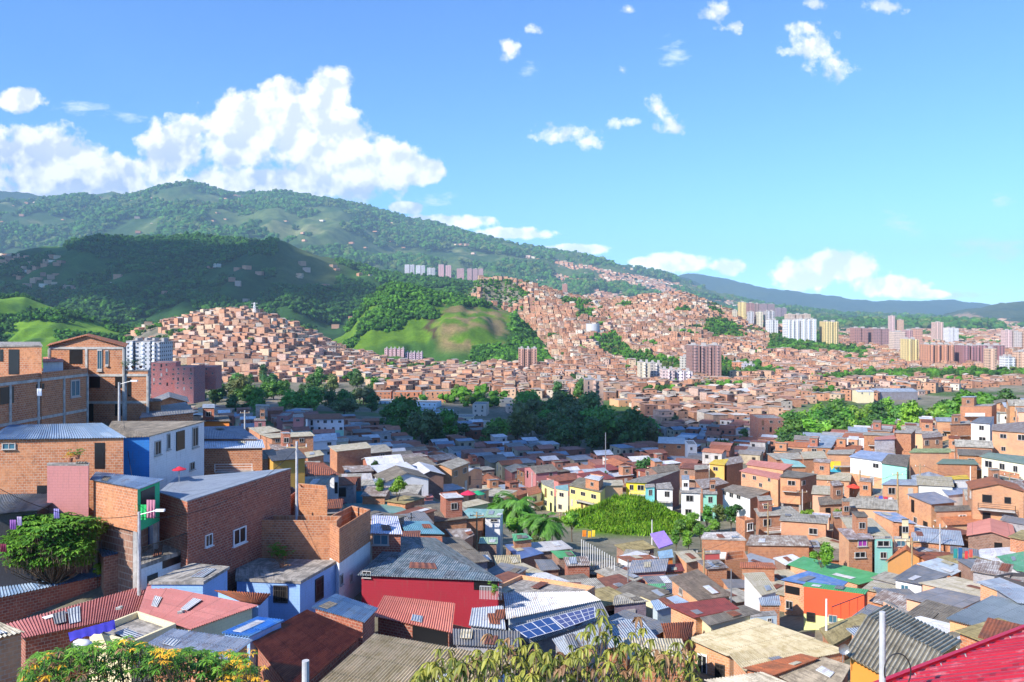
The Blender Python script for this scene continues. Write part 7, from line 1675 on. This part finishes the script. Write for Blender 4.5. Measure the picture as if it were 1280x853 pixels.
cl('dark red cloth hanging low at the left edge below the shack', 0, 680, 8, 690, 51, (.2, .02, .06), cat='laundry')
cl('white laundry hanging in the opening of the banded brick building', 46, 486, 52, 495, 65.8, (.7, .72, .78), cat='laundry')
for k, (px, py, c_, lb) in enumerate([(1101, 622, (.1, .12, .5), 'dark blue laundry piece'), (1107, 623, (.6, .05, .1), 'red laundry piece'), (1113, 624, (.65, .62, .7), 'pale laundry piece')]):
    cl(lb + ' on the balcony left of the dark post', px - 2.5, py - 2, px + 2.5, py + 5, 128.5, c_, cat='laundry')
for k, (x0, x1, y0, y1, c_, lb) in enumerate([(1192, 1197, 686, 698, (.02, .25, .25), 'dark teal cloth'), (1198, 1203, 685, 700, (.02, .12, .3), 'navy cloth'), (1206, 1210, 689, 699, (.6, .05, .06), 'red cloth'), (1211, 1216, 687, 697, (.55, .1, .08), 'brick red cloth')]):
    cl(lb + ' on the washing line left of the white canvas roof', x0, y0, x1, y1, 92, c_, cat='laundry')
for k, (x0, x1, y0, y1, c_, lb) in enumerate([(728, 733, 663, 671, (.8, .25, .02), 'orange'), (735, 739, 664, 672, (.85, .5, .02), 'yellow orange'), (740, 744, 663, 671, (.85, .65, .05), 'yellow')]):
    cl(lb + ' bunting cloth above the pole fence', x0, y0, x1, y1, 104, c_, cat='bunting')
# blue tarpaulin and sack on the terrace
cloth('deep blue tarpaulin draped over the terrace wall under the pinkish roof', [wp(85, 791, 43.6), wp(143, 775, 46.6), wp(145, 787, 45.6), wp(88, 801, 42.6)], (.06, .05, .5), name='tarpaulin', cat='tarpaulin', folds=5)
mb = MB(); c = wp(103, 806, 41.8)
for q in IV: w_ = 1 + random.uniform(-.12, .12); mb.v.append((q.x * .5 * w_, q.y * .35 * w_, q.z * .3 * w_))
for f in IF: mb.f.append(f); mb.uv.extend([(0, 0)] * 3); mb.mi.append(0)
o = mb.build('sack', 'whitesack', None, smooth=True); o.location = c; tag(o, 'full white sack lying on the terrace beside the blue tarpaulin', 'sack')
# umbrellas
def umbrella(label, px, py, Y, r_, col):
    c = wp(px, py, Y); b = empty('umbrella', tuple(c + Vector((0, 0, -1.8)))); tag(b, label, 'umbrella'); O = tuple(c + Vector((0, 0, -1.8))); mb = MB(); n = 10
    rim = [c + Vector((math.cos(k / n * 6.283) * r_, math.sin(k / n * 6.283) * r_, -.45 * r_)) for k in range(n)]
    for k in range(n): mb.quad([c, rim[k], rim[(k + 1) % n]], None); mb.quad([c - Vector((0, 0, .04)), rim[(k + 1) % n] - Vector((0, 0, .04)), rim[k] - Vector((0, 0, .04))], None)
    o = mb.build('canopy', 'clothany', b, origin=O); o.color = (*col, 1); pb = MB(); pb.tube(c + Vector((0, 0, -1.8)), c, .03, .03, 6); pb.build('pole', 'metal', b, origin=O)
umbrella('red parasol fixed on the white side of the blue walled house', 224, 583, 63.5, .55, (.6, .02, .05)); umbrella('red umbrella among the dark roofs at centre', 585, 613, 136, 1.3, (.6, .02, .08)); umbrella('green umbrella right of the red umbrella at centre', 597, 613, 138, 1.3, (.02, .3, .14)); umbrella('red parasol in the alley beside the mural wall', 1067, 605, 150, 1.3, (.7, .06, .03))
# mural wall and purple panel
hs = [h for h in HOUSES if h.label and 'turquoise painted wall' in h.label][0]
def mural(e, px0, py0, px1, py1, cols, nm='mural'):
    a, b, ux, l = edge_dir(hs, e); out = Vector((ux.y, -ux.x, 0)); ray = lambda px, py: (lambda d: d * (a.dot(out) / d.dot(out)))(Vector(((px - CX) / F, 1, (HY - py) / F)))
    p0, p1 = ray(px0, py1), ray(px1, py0); s0, s1 = (p0 - a).dot(ux), (p1 - a).dot(ux); s0, s1 = sorted((max(.1, min(l - .1, s0)), max(.1, min(l - .1, s1)))); mb = MB(); n = 9
    for k in range(n):
        s = s0 + (s1 - s0) * (k + .5) / n; zmid = p0.z + (p1.z - p0.z) * (.5 + .1 * math.sin(k * 2.1)); w_ = (s1 - s0) / n
        for (za, zb_, mi_) in ((p0.z, zmid, 0), (zmid, p1.z, 1)):
            c = Vector((a.x, a.y, (za + zb_) / 2)) + ux * s + out * .02; mb.box(tuple(c), (w_, .04, zb_ - za), math.atan2(ux.y, ux.x), mi_)
    mb.build(nm, cols, hs.base, origin=hs.O)
mural(2, 1034, 577, 1051, 594, ['skyblue', 'brightyellow'])
plain_mat('purplepaint', (.36, .22, .62), .7, var=.15, scale=2); plain_mat('greenblue', (.05, .4, .35), .7)
pc = [wp(812.6, 668.6, 108), wp(829.8, 664.6, 111), wp(841, 681, 104), wp(824, 686.7, 101)]
b = empty('mural_panel', tuple(sum(pc, Vector()) / 4)); tag(b, 'slanted purple painted panel with white and dark squiggles beside the mound', 'mural'); O = tuple(sum(pc, Vector()) / 4)
mb = MB(); nrm = (pc[1] - pc[0]).cross(pc[3] - pc[0]).normalized(); nrm = nrm if nrm.y < 0 else -nrm
mb.quad(pc); mb.quad([p - nrm * .15 for p in pc][::-1])
for i in range(4): mb.quad([pc[i], pc[(i + 1) % 4], pc[(i + 1) % 4] - nrm * .15, pc[i] - nrm * .15])
mb.build('board', 'purplepaint', b, origin=O); r = random.Random(2)
for mt in ('framewhite', 'black', 'pinkroof'):
    sb = MB()
    for k in range(6):
        s, t = r.uniform(.15, .85), r.uniform(.15, .85); p = pc[0].lerp(pc[1], s).lerp(pc[3].lerp(pc[2], s), t); d = (pc[1] - pc[0]).normalized() * r.uniform(-.9, .9) + (pc[3] - pc[0]).normalized() * r.uniform(-.9, .9)
        sb.beam(p + nrm * .06, p + d + nrm * .06, .3, .03)
    sb.build('painted_strokes', mt, b, origin=O)
hs2 = QH('little hut with grey blue conical looking roof under the purple panel', [(822, 690), (840, 687), (842, 697), (824, 699)], 2.6, 'zincblue', 'orangepaint', Y=97, name='hut', rtint=(1.5, 1.6, 1.4))
# scrawled graffiti on the dark terrace wall
hs = [h for h in HOUSES if h.label and 'graffiti' in h.label][0]; a, b_, ux, l = edge_dir(hs, 2); out = Vector((ux.y, -ux.x, 0)); gb = MB()
r = random.Random(8); prev = None
for k in range(22):
    p = Vector((a.x, a.y, hs.ctr.z - .5)) + ux * (l * (.12 + .022 * k)) + out * .03 + Vector((0, 0, r.uniform(-.25, .25)))
    if prev is not None and k % 6: gb.beam(prev, p, .07, .03)
    prev = p
gb.build('graffiti', 'framewhite', hs.base, origin=hs.O)
# fence of tall poles round the little square
A_, B_ = wp(727, 700, 92), wp(768, 712, 86)
b = empty('pole_fence', tuple(A_)); tag(b, 'fence of tall thin white poles round the small square at the mound foot', 'fence'); O = tuple(A_)
for k in range(15):
    p = A_.lerp(B_, k / 14); z0 = tz(p.x, p.y) - .2; mb = MB(); mb.tube((p.x, p.y, z0), (p.x, p.y, z0 + 5.2 - .06 * k), .045, .04, 6); mb.build('pole', 'framewhite', b, origin=O)
mb = MB(); mb.tube((A_.x, A_.y, tz(A_.x, A_.y) + .5), (B_.x, B_.y, tz(B_.x, B_.y) + .5), .03, .03, 6); mb.build('rail', 'metal', b, origin=O)
# balcony railings
def railing(label, a, b_, h=1.0, n=16, mat='black', name='railing', top=None):
    o = empty(name, tuple(a)); tag(o, label, 'railing'); mb = MB()
    for k in range(n + 1): p = a.lerp(b_, k / n); mb.tube(p, p + Vector((0, 0, h)), .018, .018, 5)
    mb.build('bars', mat, o, origin=tuple(a)); tb = MB(); tb.beam(a + Vector((0, 0, h)), b_ + Vector((0, 0, h)), .06, .05); tb.build('handrail', mat, o, origin=tuple(a))
railing('black bar railing along the white balcony under the tarpaulin house', wp(177, 705, 54.5), wp(233, 686, 57.2), 1.1, 34)
railing('white bar railing with flower pots on the crimson house balcony', wp(600, 749, 61.6), wp(627, 750, 62.2), 1.0, 14, 'framewhite')
railing('thin dark rail on the mossy flat roof', wp(1040, 779, 64), wp(1082, 762, 68.5), 1.3, 4)
# stilts under the balcony house and brick corner house
hs = [h for h in HOUSES if h.name == 'balcony_house'][0]
# laundry, plants on roofs
def plant(label, p, h, r_, mat='leaf_bright', name='potted_plant', n=26, pot=True):
    b = empty(name, tuple(p)); tag(b, label, 'potted plant' if pot else 'plant'); O = tuple(p); rr = random.Random(int(p.x * 10)); mbp = MB()
    if pot: mbp.tube(p, p + Vector((0, 0, .3)), .13, .18, 10); mbp.build('pot', 'stone', b, origin=O)
    lf = MB()
    for k in range(n): leafy(lf, rr, p + Vector((rr.gauss(0, r_ * .5), rr.gauss(0, r_ * .5), .3 + abs(rr.gauss(h * .4, h * .3)))), 6, .22, .2, .35)
    lf.build('leaves', mat, b, origin=O)
for (px, py, h, r_, mt, lb) in [(345, 700, 1.2, .5, 'leaf_bright', 'tall yellow green plant on the blue house roof, left one'), (355, 701, .8, .6, 'leaf_bright', 'bushy yellow green plant on the blue house roof, right one')]:
    plant(lb, onroof(HB, px, py, .12), h, r_, mt, n=40)
plant('dry reddish plant spilling over the blue house roof', onroof(HB, 352, 711, .12), .4, .7, 'leaf_brown', n=26)
plant('green potted plant in the corner of the crimson house balcony', wp(617, 744, 61.6), .7, .35, 'leaf_bright', n=22); plant('yellow potted flowers hanging before the raw brick wall at left', wp(88, 578, 58.6), .4, .4, 'flower_orange', n=18); plant('dark green potted plants on the brick wall ledge at left', wp(97, 574, 58.6), .5, .5, 'leaf_mid', n=26)
for (px, py, Y, lb) in [(158, 459, 86.5, 'dark potted palm at the left of the roof terrace'), (166, 457, 87.5, 'bushy potted plant in the middle of the roof terrace'), (176, 458, 88, 'leafy potted plant at the right of the roof terrace')]: plant(lb, Vector((wp(px, 463, Y).x, Y, wp(px, 463, 86.3).z + .1)), 1.1, .6, 'leaf_mid', n=30)
plant('small bright plant growing in the open shed under the salmon stripes', wp(523, 801, 56.2), .5, .35, 'leaf_bright', n=16)
# satellite dish on the striped roof
c = wp(1055, 812, 29); b = empty('satellite_dish', tuple(c)); tag(b, 'small dark round satellite dish beside the striped gable roof', 'satellite dish'); mb = MB(); n = 14
for k in range(n):
    a1, a2 = k / n * 6.283, (k + 1) / n * 6.283
    P_ = lambda a, r_, d_: (c.x + math.cos(a) * r_, c.y + d_, c.z + math.sin(a) * r_)
    mb.quad([P_(a1, .02, .08), P_(a2, .02, .08), P_(a2, .13, .05), P_(a1, .13, .05)]); mb.quad([P_(a1, .13, .05), P_(a2, .13, .05), P_(a2, .2, 0), P_(a1, .2, 0)])
mb.build('dish', 'metal', b, origin=tuple(c)); mb = MB(); mb.tube(c + Vector((0, .08, 0)), c + Vector((0, .1, -.5)), .02, .02, 6); mb.build('mount', 'metal', b, origin=tuple(c))
# lattice pylon on the left brick hill
P = hit(318, 397, 0, 500); b = empty('pylon', tuple(P)); tag(b, 'lattice power pylon on top of the left brick hill', 'pylon'); mb = MB(); H_ = 20.0
for sx in (-1, 1):
    for sy in (-1, 1): mb.beam(P + Vector((sx * 2.6, sy * 2.6, -1)), P + Vector((sx * .5, sy * .5, H_)), .35)
for k in range(7):
    z0, z1 = k / 7 * H_, (k + 1) / 7 * H_; w0, w1 = 2.6 - 2.1 * k / 7, 2.6 - 2.1 * (k + 1) / 7
    for sy in (-1, 1): mb.beam(P + Vector((-w0, sy * w0, z0)), P + Vector((w1, sy * w1, z1)), .22); mb.beam(P + Vector((w0, sy * w0, z0)), P + Vector((-w1, sy * w1, z1)), .22)
mb.build('lattice', 'framewhite', b, origin=tuple(P)); mb = MB()
for z_ in (H_ * .72, H_ * .95): mb.beam(P + Vector((-4.5, 0, z_)), P + Vector((4.5, 0, z_)), .3)
mb.build('crossarm', 'framewhite', b, origin=tuple(P))

# more poles with their wires on the right hillside and in the middle
PL = []
for (px, pt, Y, lb) in [(960, 628, 122, 'pole behind the beige terrace roof'), (1003, 612, 146, 'pole under the stilted corner house'), (1040, 600, 150, 'pole left of the mural wall alley'), (1095, 560, 168, 'pole between the blue grey roof and the brick cube'), (1150, 580, 145, 'pole beside the low grey green roof'), (1200, 548, 168, 'pole below the white balcony house'),
      (1262, 590, 128, 'pole before the long cream house'), (1175, 655, 100, 'pole left of the salmon gable'), (1140, 672, 95, 'pole beside the cream narrow house'), (880, 686, 92, 'pole by the small grey tin roof'), (700, 640, 120, 'pole between the palms and the mound'), (596, 640, 103, 'pole before the cream roofed house'), (540, 590, 150, 'pole in the middle rooftops'), (665, 590, 178, 'pole behind the painted row')]:
    PL.append(pole('weathered ' + lb, px, pt, Y, .11, cross=True, mat=('wood', 'poleconc')[int(px) % 2]))
for i, j in ((0, 1), (1, 2), (2, 3), (3, 5), (2, 4), (4, 6), (7, 8), (0, 9), (10, 11), (11, 12), (12, 13)):
    if (PL[i] - PL[j]).length < 70: cable('thin cable strung between hillside poles', PL[i] + Vector((.6, 0, -.3)), PL[j] + Vector((-.6, 0, -.3)), 1.3, group='thin cables between the poles')
for o in ALL_TOP:
    l = o.get('label', '')
    if len(l.split()) > 16: print('LONGLABEL', o.name, l)
# ------------------------------------------------------------------ light, sky, air, camera
SUN_AZ = math.atan2(-.77, -.64); SUN_EL = R(37)
SD = Vector((math.sin(SUN_AZ) * math.cos(SUN_EL), math.cos(SUN_AZ) * math.cos(SUN_EL), math.sin(SUN_EL)))   # towards the sun
sl = bpy.data.lights.new('sun', 'SUN'); sl.energy = 4.6; sl.angle = R(.53); sl.color = (1.0, .93, .82)
so = link('sun', sl); so.rotation_euler = (-SD).to_track_quat('-Z', 'Y').to_euler(); so.location = (0, -50, 300)

w = bpy.data.worlds.new('World'); scene.world = w; w.use_nodes = True
nt = w.node_tree; nt.nodes.clear()
out = nt.nodes.new('ShaderNodeOutputWorld'); bg = nt.nodes.new('ShaderNodeBackground'); L(nt, bg.outputs[0], out.inputs[0])
sky = nt.nodes.new('ShaderNodeTexSky'); sky.sky_type = 'NISHITA'; sky.sun_disc = False
sky.sun_elevation = SUN_EL; sky.sun_rotation = SUN_AZ % (2 * math.pi); sky.altitude = 1600; sky.air_density = 1.0; sky.dust_density = .6; sky.ozone_density = 2.0
tc = N(nt, 'TexCoord'); sp = N(nt, 'SeparateXYZ'); L(nt, tc.outputs['Generated'], sp.inputs[0])
# direction -> (east/north, up/north): real directions of the northern sky
yy = math_(nt, 'MAXIMUM', sp.outputs[1], .05)
u = math_(nt, 'DIVIDE', sp.outputs[0], yy); v = math_(nt, 'DIVIDE', sp.outputs[2], yy)
cmb = N(nt, 'CombineXYZ'); L(nt, u, cmb.inputs[0]); L(nt, v, cmb.inputs[1]); P = cmb.outputs[0]
BL = [(-60,200,120,70),(60,205,95,62),(25,125,45,22),(130,222,85,42),(215,190,62,52),(238,160,26,22),(300,170,75,66),(350,140,58,52),(412,112,42,42),(400,175,92,64),(470,205,72,42),(525,214,48,24),(330,232,210,34),(90,242,130,24),
      (560,277,75,13),(640,292,62,11),(720,312,60,9),(508,260,30,10),(840,330,60,18),(912,335,30,17),(1010,345,60,28),(1050,333,70,27),(1110,358,62,18),(1155,368,36,8),(800,327,22,9),
      (700,168,50,16),(735,178,26,11),(778,154,25,9),(822,135,16,21),(838,160,26,16),(636,65,17,21),(668,38,16,10),(785,12,12,9),(778,88,10,8),(898,16,26,20),(918,34,12,12),(1022,60,46,33),(1045,86,25,22),(1012,35,30,16),(1102,8,36,12),(1020,5,25,9)]
THIN = [(842,68,24,18),(1247,250,16,10),(1240,310,80,16),(1125,278,26,14),(155,145,26,8),(100,133,36,9),(1190,368,60,6),(545,250,30,8),(660,90,14,10)]
def field(lst, vec, soft):
    acc = None
    for (a, b, rx, ry) in lst:
        n = N(nt, 'VectorMath', operation='MULTIPLY_ADD'); L(nt, vec, n.inputs[0])
        ix, iy = F / rx, F / ry
        n.inputs[1].default_value = (ix, iy, 0); n.inputs[2].default_value = (-(a - CX) / F * ix, -(HY - b) / F * iy, 0)
        l = N(nt, 'VectorMath', operation='LENGTH'); L(nt, n.outputs[0], l.inputs[0])
        f = math_(nt, 'SUBTRACT', 1.0, l.outputs['Value'])
        if acc is None: acc = f
        else: acc = math_(nt, 'SMOOTH_MAX', acc, f, soft)
    return acc
def billow(vec, sc, seed):
    a = N(nt, 'Mapping'); a.inputs['Location'].default_value = seed; L(nt, vec, a.inputs['Vector'])
    n = noise(nt, a.outputs[0], sc, 8, .58)
    vo = N(nt, 'TexVoronoi'); vo.feature = 'SMOOTH_F1'; vo.inputs['Scale'].default_value = sc * 1.7; vo.inputs['Detail'].default_value = 3.0; vo.inputs['Roughness'].default_value = .55; vo.inputs['Smoothness'].default_value = .35
    dm = N(nt, 'VectorMath', operation='MULTIPLY_ADD'); L(nt, a.outputs[0], dm.inputs[0]); dm.inputs[1].default_value = (1, 1, 1)
    nc = N(nt, 'TexNoise'); nc.inputs['Scale'].default_value = sc * 1.2; nc.inputs['Detail'].default_value = 3; L(nt, a.outputs[0], nc.inputs['Vector'])
    s2 = N(nt, 'VectorMath', operation='SCALE'); s2.inputs['Scale'].default_value = .35 / sc; L(nt, nc.outputs[1], s2.inputs[0]); L(nt, s2.outputs[0], dm.inputs[2])
    L(nt, dm.outputs[0], vo.inputs['Vector'])
    return math_(nt, 'ADD', math_(nt, 'MULTIPLY', math_(nt, 'SUBTRACT', .62, vo.outputs[0]), .75), math_(nt, 'MULTIPLY', math_(nt, 'SUBTRACT', n, .5), 1.3))
Fb = field(BL[:25], P, .25); Fs = field(BL[25:], P, .15)
n1 = billow(P, 13.0, (3.1, 1.7, 0)); off = N(nt, 'VectorMath', operation='ADD'); L(nt, P, off.inputs[0]); off.inputs[1].default_value = (-.013, .016, 0)
n2 = billow(off.outputs[0], 13.0, (3.1, 1.7, 0))
nf_ = math_(nt, 'SUBTRACT', noise(nt, P, 46, 6, .62), .5)
D = math_(nt, 'ADD', math_(nt, 'MULTIPLY', Fb, 1.9), math_(nt, 'ADD', math_(nt, 'MULTIPLY', n1, .75), math_(nt, 'MULTIPLY', nf_, 1.7)))
Ds = math_(nt, 'ADD', math_(nt, 'MULTIPLY', Fs, 1.25), math_(nt, 'ADD', math_(nt, 'MULTIPLY', n1, .5), math_(nt, 'MULTIPLY', nf_, 3.6)))
alpha = math_(nt, 'MAXIMUM', ramp(nt, D, .10, .52), math_(nt, 'MULTIPLY', ramp(nt, Ds, .12, .95), .95))
relief = math_(nt, 'SUBTRACT', n1, n2)
Foff = field(BL[:14], off.outputs[0], .25)
thick_ = ramp(nt, D, .5, 2.0)
lit = math_(nt, 'ADD', .86, math_(nt, 'MULTIPLY', relief, 1.8))
lit = math_(nt, 'SUBTRACT', lit, math_(nt, 'MULTIPLY', thick_, .10))
big = noise(nt, P, 5.0, 4, .6)
# the low left parts of the big cumulus lie in its own shade
lowleft = math_(nt, 'MULTIPLY', ramp(nt, v, .235, .15), ramp(nt, u, -.20, -.36)); lowall = ramp(nt, v, .18, .13)
lowl = math_(nt, 'MAXIMUM', lowleft, math_(nt, 'MULTIPLY', lowall, ramp(nt, u, -.05, -.12)))
lit = math_(nt, 'MAXIMUM', lit, .5)
lit = math_(nt, 'SUBTRACT', lit, math_(nt, 'MULTIPLY', lowl, math_(nt, 'MULTIPLY', ramp(nt, big, .30, .56), .72)), clamp=False)
lit = math_(nt, 'MINIMUM', math_(nt, 'MAXIMUM', lit, .12), 1.0)
ccol = mixc(nt, lit, (2.4, 3.2, 4.9), (6.9, 6.9, 7.0))
boost = math_(nt, 'ADD', 1.0, math_(nt, 'MULTIPLY', ramp(nt, v, .16, .03), .75)); bc = N(nt, 'CombineXYZ')
for i_ in range(3): L(nt, boost, bc.inputs[i_])
ccol = mixc(nt, 1.0, ccol, bc.outputs[0], 'MULTIPLY')
Ft = field(THIN, P, .2)
mp_ = N(nt, 'Mapping'); mp_.inputs['Scale'].default_value = (.55, 1.5, 1); L(nt, P, mp_.inputs['Vector']); wn = noise(nt, mp_.outputs[0], 42, 8, .68)
alphat = math_(nt, 'MULTIPLY', ramp(nt, math_(nt, 'ADD', Ft, math_(nt, 'MULTIPLY', math_(nt, 'SUBTRACT', wn, .5), 5.0)), 0.15, 1.3), .6)
front = math_(nt, 'GREATER_THAN', sp.outputs[1], .06)
skyc = mixc(nt, 1.0, sky.outputs[0], (0.61, 0.98, 1.47), 'MULTIPLY')
c = mixc(nt, math_(nt, 'MULTIPLY', alphat, front), skyc, (6.0, 6.6, 7.2))
c = mixc(nt, math_(nt, 'MULTIPLY', alpha, front), c, ccol)
L(nt, c, bg.inputs[0]); bg.inputs[1].default_value = .10

# ---- clouds overhead, behind the viewpoint: they throw the shade on the left middle distance and on the dark hill
def cumulus(name, c, rx, ry, rz, n, seed, label):
    rnd = random.Random(seed); mb = MB()
    bm_v = []
    t = (1 + 5 ** .5) / 2
    V = [Vector(p).normalized() for p in ((-1,t,0),(1,t,0),(-1,-t,0),(1,-t,0),(0,-1,t),(0,1,t),(0,-1,-t),(0,1,-t),(t,0,-1),(t,0,1),(-t,0,-1),(-t,0,1))]
    Fc = [(0,11,5),(0,5,1),(0,1,7),(0,7,10),(0,10,11),(1,5,9),(5,11,4),(11,10,2),(10,7,6),(7,1,8),(3,9,4),(3,4,2),(3,2,6),(3,6,8),(3,8,9),(4,9,5),(2,4,11),(6,2,10),(8,6,7),(9,8,1)]
    for it in range(2):
        nf = []
        for a, b, d in Fc:
            ab = (V[a] + V[b]).normalized(); bd = (V[b] + V[d]).normalized(); da = (V[d] + V[a]).normalized()
            k = len(V); V += [ab, bd, da]; nf += [(a, k, k + 2), (b, k + 1, k), (d, k + 2, k + 1), (k, k + 1, k + 2)]
        Fc = nf
    for q in range(n):
        a = rnd.uniform(0, 6.283); r = math.sqrt(rnd.random()) * .86
        px_, py_ = math.cos(a) * r * rx, math.sin(a) * r * ry
        s = (rx + ry) / 2 * rnd.uniform(.22, .36) * (1 - .4 * r); zc = rnd.uniform(-.2, .9) * rz * (1 - r * r)
        b0 = len(mb.v)
        for p in V:
            w_ = 1 + .16 * math.sin(p.x * 5 + q) * math.cos(p.y * 6 + q * 2) + .08 * math.sin(p.z * 11 + q * 3)
            mb.v.append((c[0] + px_ + p.x * s * w_, c[1] + py_ + p.y * s * w_, c[2] + zc + max(p.z, -.35) * s * .55 * w_))
        for f in Fc: mb.f.append(tuple(b0 + i for i in f)); mb.uv.extend([(0, 0)] * 3); mb.mi.append(0)
    o = mb.build(name, 'cloud', None, smooth=True)
    tag(o, label, 'cloud', kind='structure')
m, nt2, b2 = new_mat('cloud'); b2.inputs['Base Color'].default_value = (.92, .93, .95, 1); b2.inputs['Roughness'].default_value = 1
tp_ = nt2.nodes.new('ShaderNodeBsdfTransparent'); mx_ = nt2.nodes.new('ShaderNodeMixShader'); mx_.inputs[0].default_value = .56; o_ = [x for x in nt2.nodes if x.type == 'OUTPUT_MATERIAL'][0]
L(nt2, b2.outputs[0], mx_.inputs[1]); L(nt2, tp_.outputs[0], mx_.inputs[2]); L(nt2, mx_.outputs[0], o_.inputs[0])
def over(gx, gy, gz, H): k = (H - gz) / SD.z; return (gx + SD.x * k, gy + SD.y * k, H)
if SHADE:
    cumulus('cloud', over(-70, 372, -55, 1600), 172, 185, 60, 70, 5, 'cloud whose shade lies on the houses and trees at left of centre')
    cumulus('cloud', over(-1150, 2250, 60, 2500), 760, 470, 150, 70, 8, 'cloud whose shade lies on the dark wooded hill')

def haze():
    mb = MB(); mb.box((0, 7100, 605), (34000, 15800, 1360))
    o = mb.build('haze', 'hazemat', None); tag(o, 'thin blue air over the valley, denser with distance', 'haze', kind='stuff')
m, nt3, b3 = new_mat('hazemat'); nt3.nodes.remove(b3)
pv = nt3.nodes.new('ShaderNodeVolumePrincipled'); pv.inputs['Color'].default_value = (.50, .78, 1.0, 1); pv.inputs['Density'].default_value = 6.5e-5; pv.inputs['Anisotropy'].default_value = 0.0
ou = [x for x in nt3.nodes if x.type == 'OUTPUT_MATERIAL'][0]; L(nt3, pv.outputs[0], ou.inputs['Volume'])
if HAZE: haze()

cam = bpy.data.cameras.new('camera'); cam.lens = F / 1280 * 36; cam.sensor_width = 36; cam.sensor_fit = 'HORIZONTAL'; cam.clip_start = .3; cam.clip_end = 60000
cam.shift_y = (HY - 426.5) / 1280
co = link('camera', cam); co.rotation_euler = (R(90), 0, 0); scene.camera = co
vs = scene.view_settings; scene.display_settings.display_device = 'sRGB'
vs.view_transform = 'Standard'; vs.look = 'None'; vs.gamma = 1; vs.use_curve_mapping = False; vs.exposure = EXPO
scene.cycles.max_bounces = 5; scene.cycles.diffuse_bounces = 3; scene.cycles.glossy_bounces = 2; scene.cycles.transmission_bounces = 3; scene.cycles.volume_bounces = 0
scene.cycles.use_denoising = True; scene.cycles.use_adaptive_sampling = True; scene.cycles.adaptive_threshold = .02
scene.cycles.sample_clamp_indirect = 4
w.cycles.sampling_method = 'MANUAL'; w.cycles.sample_map_resolution = 128
scene.cycles.transparent_max_bounces = 12
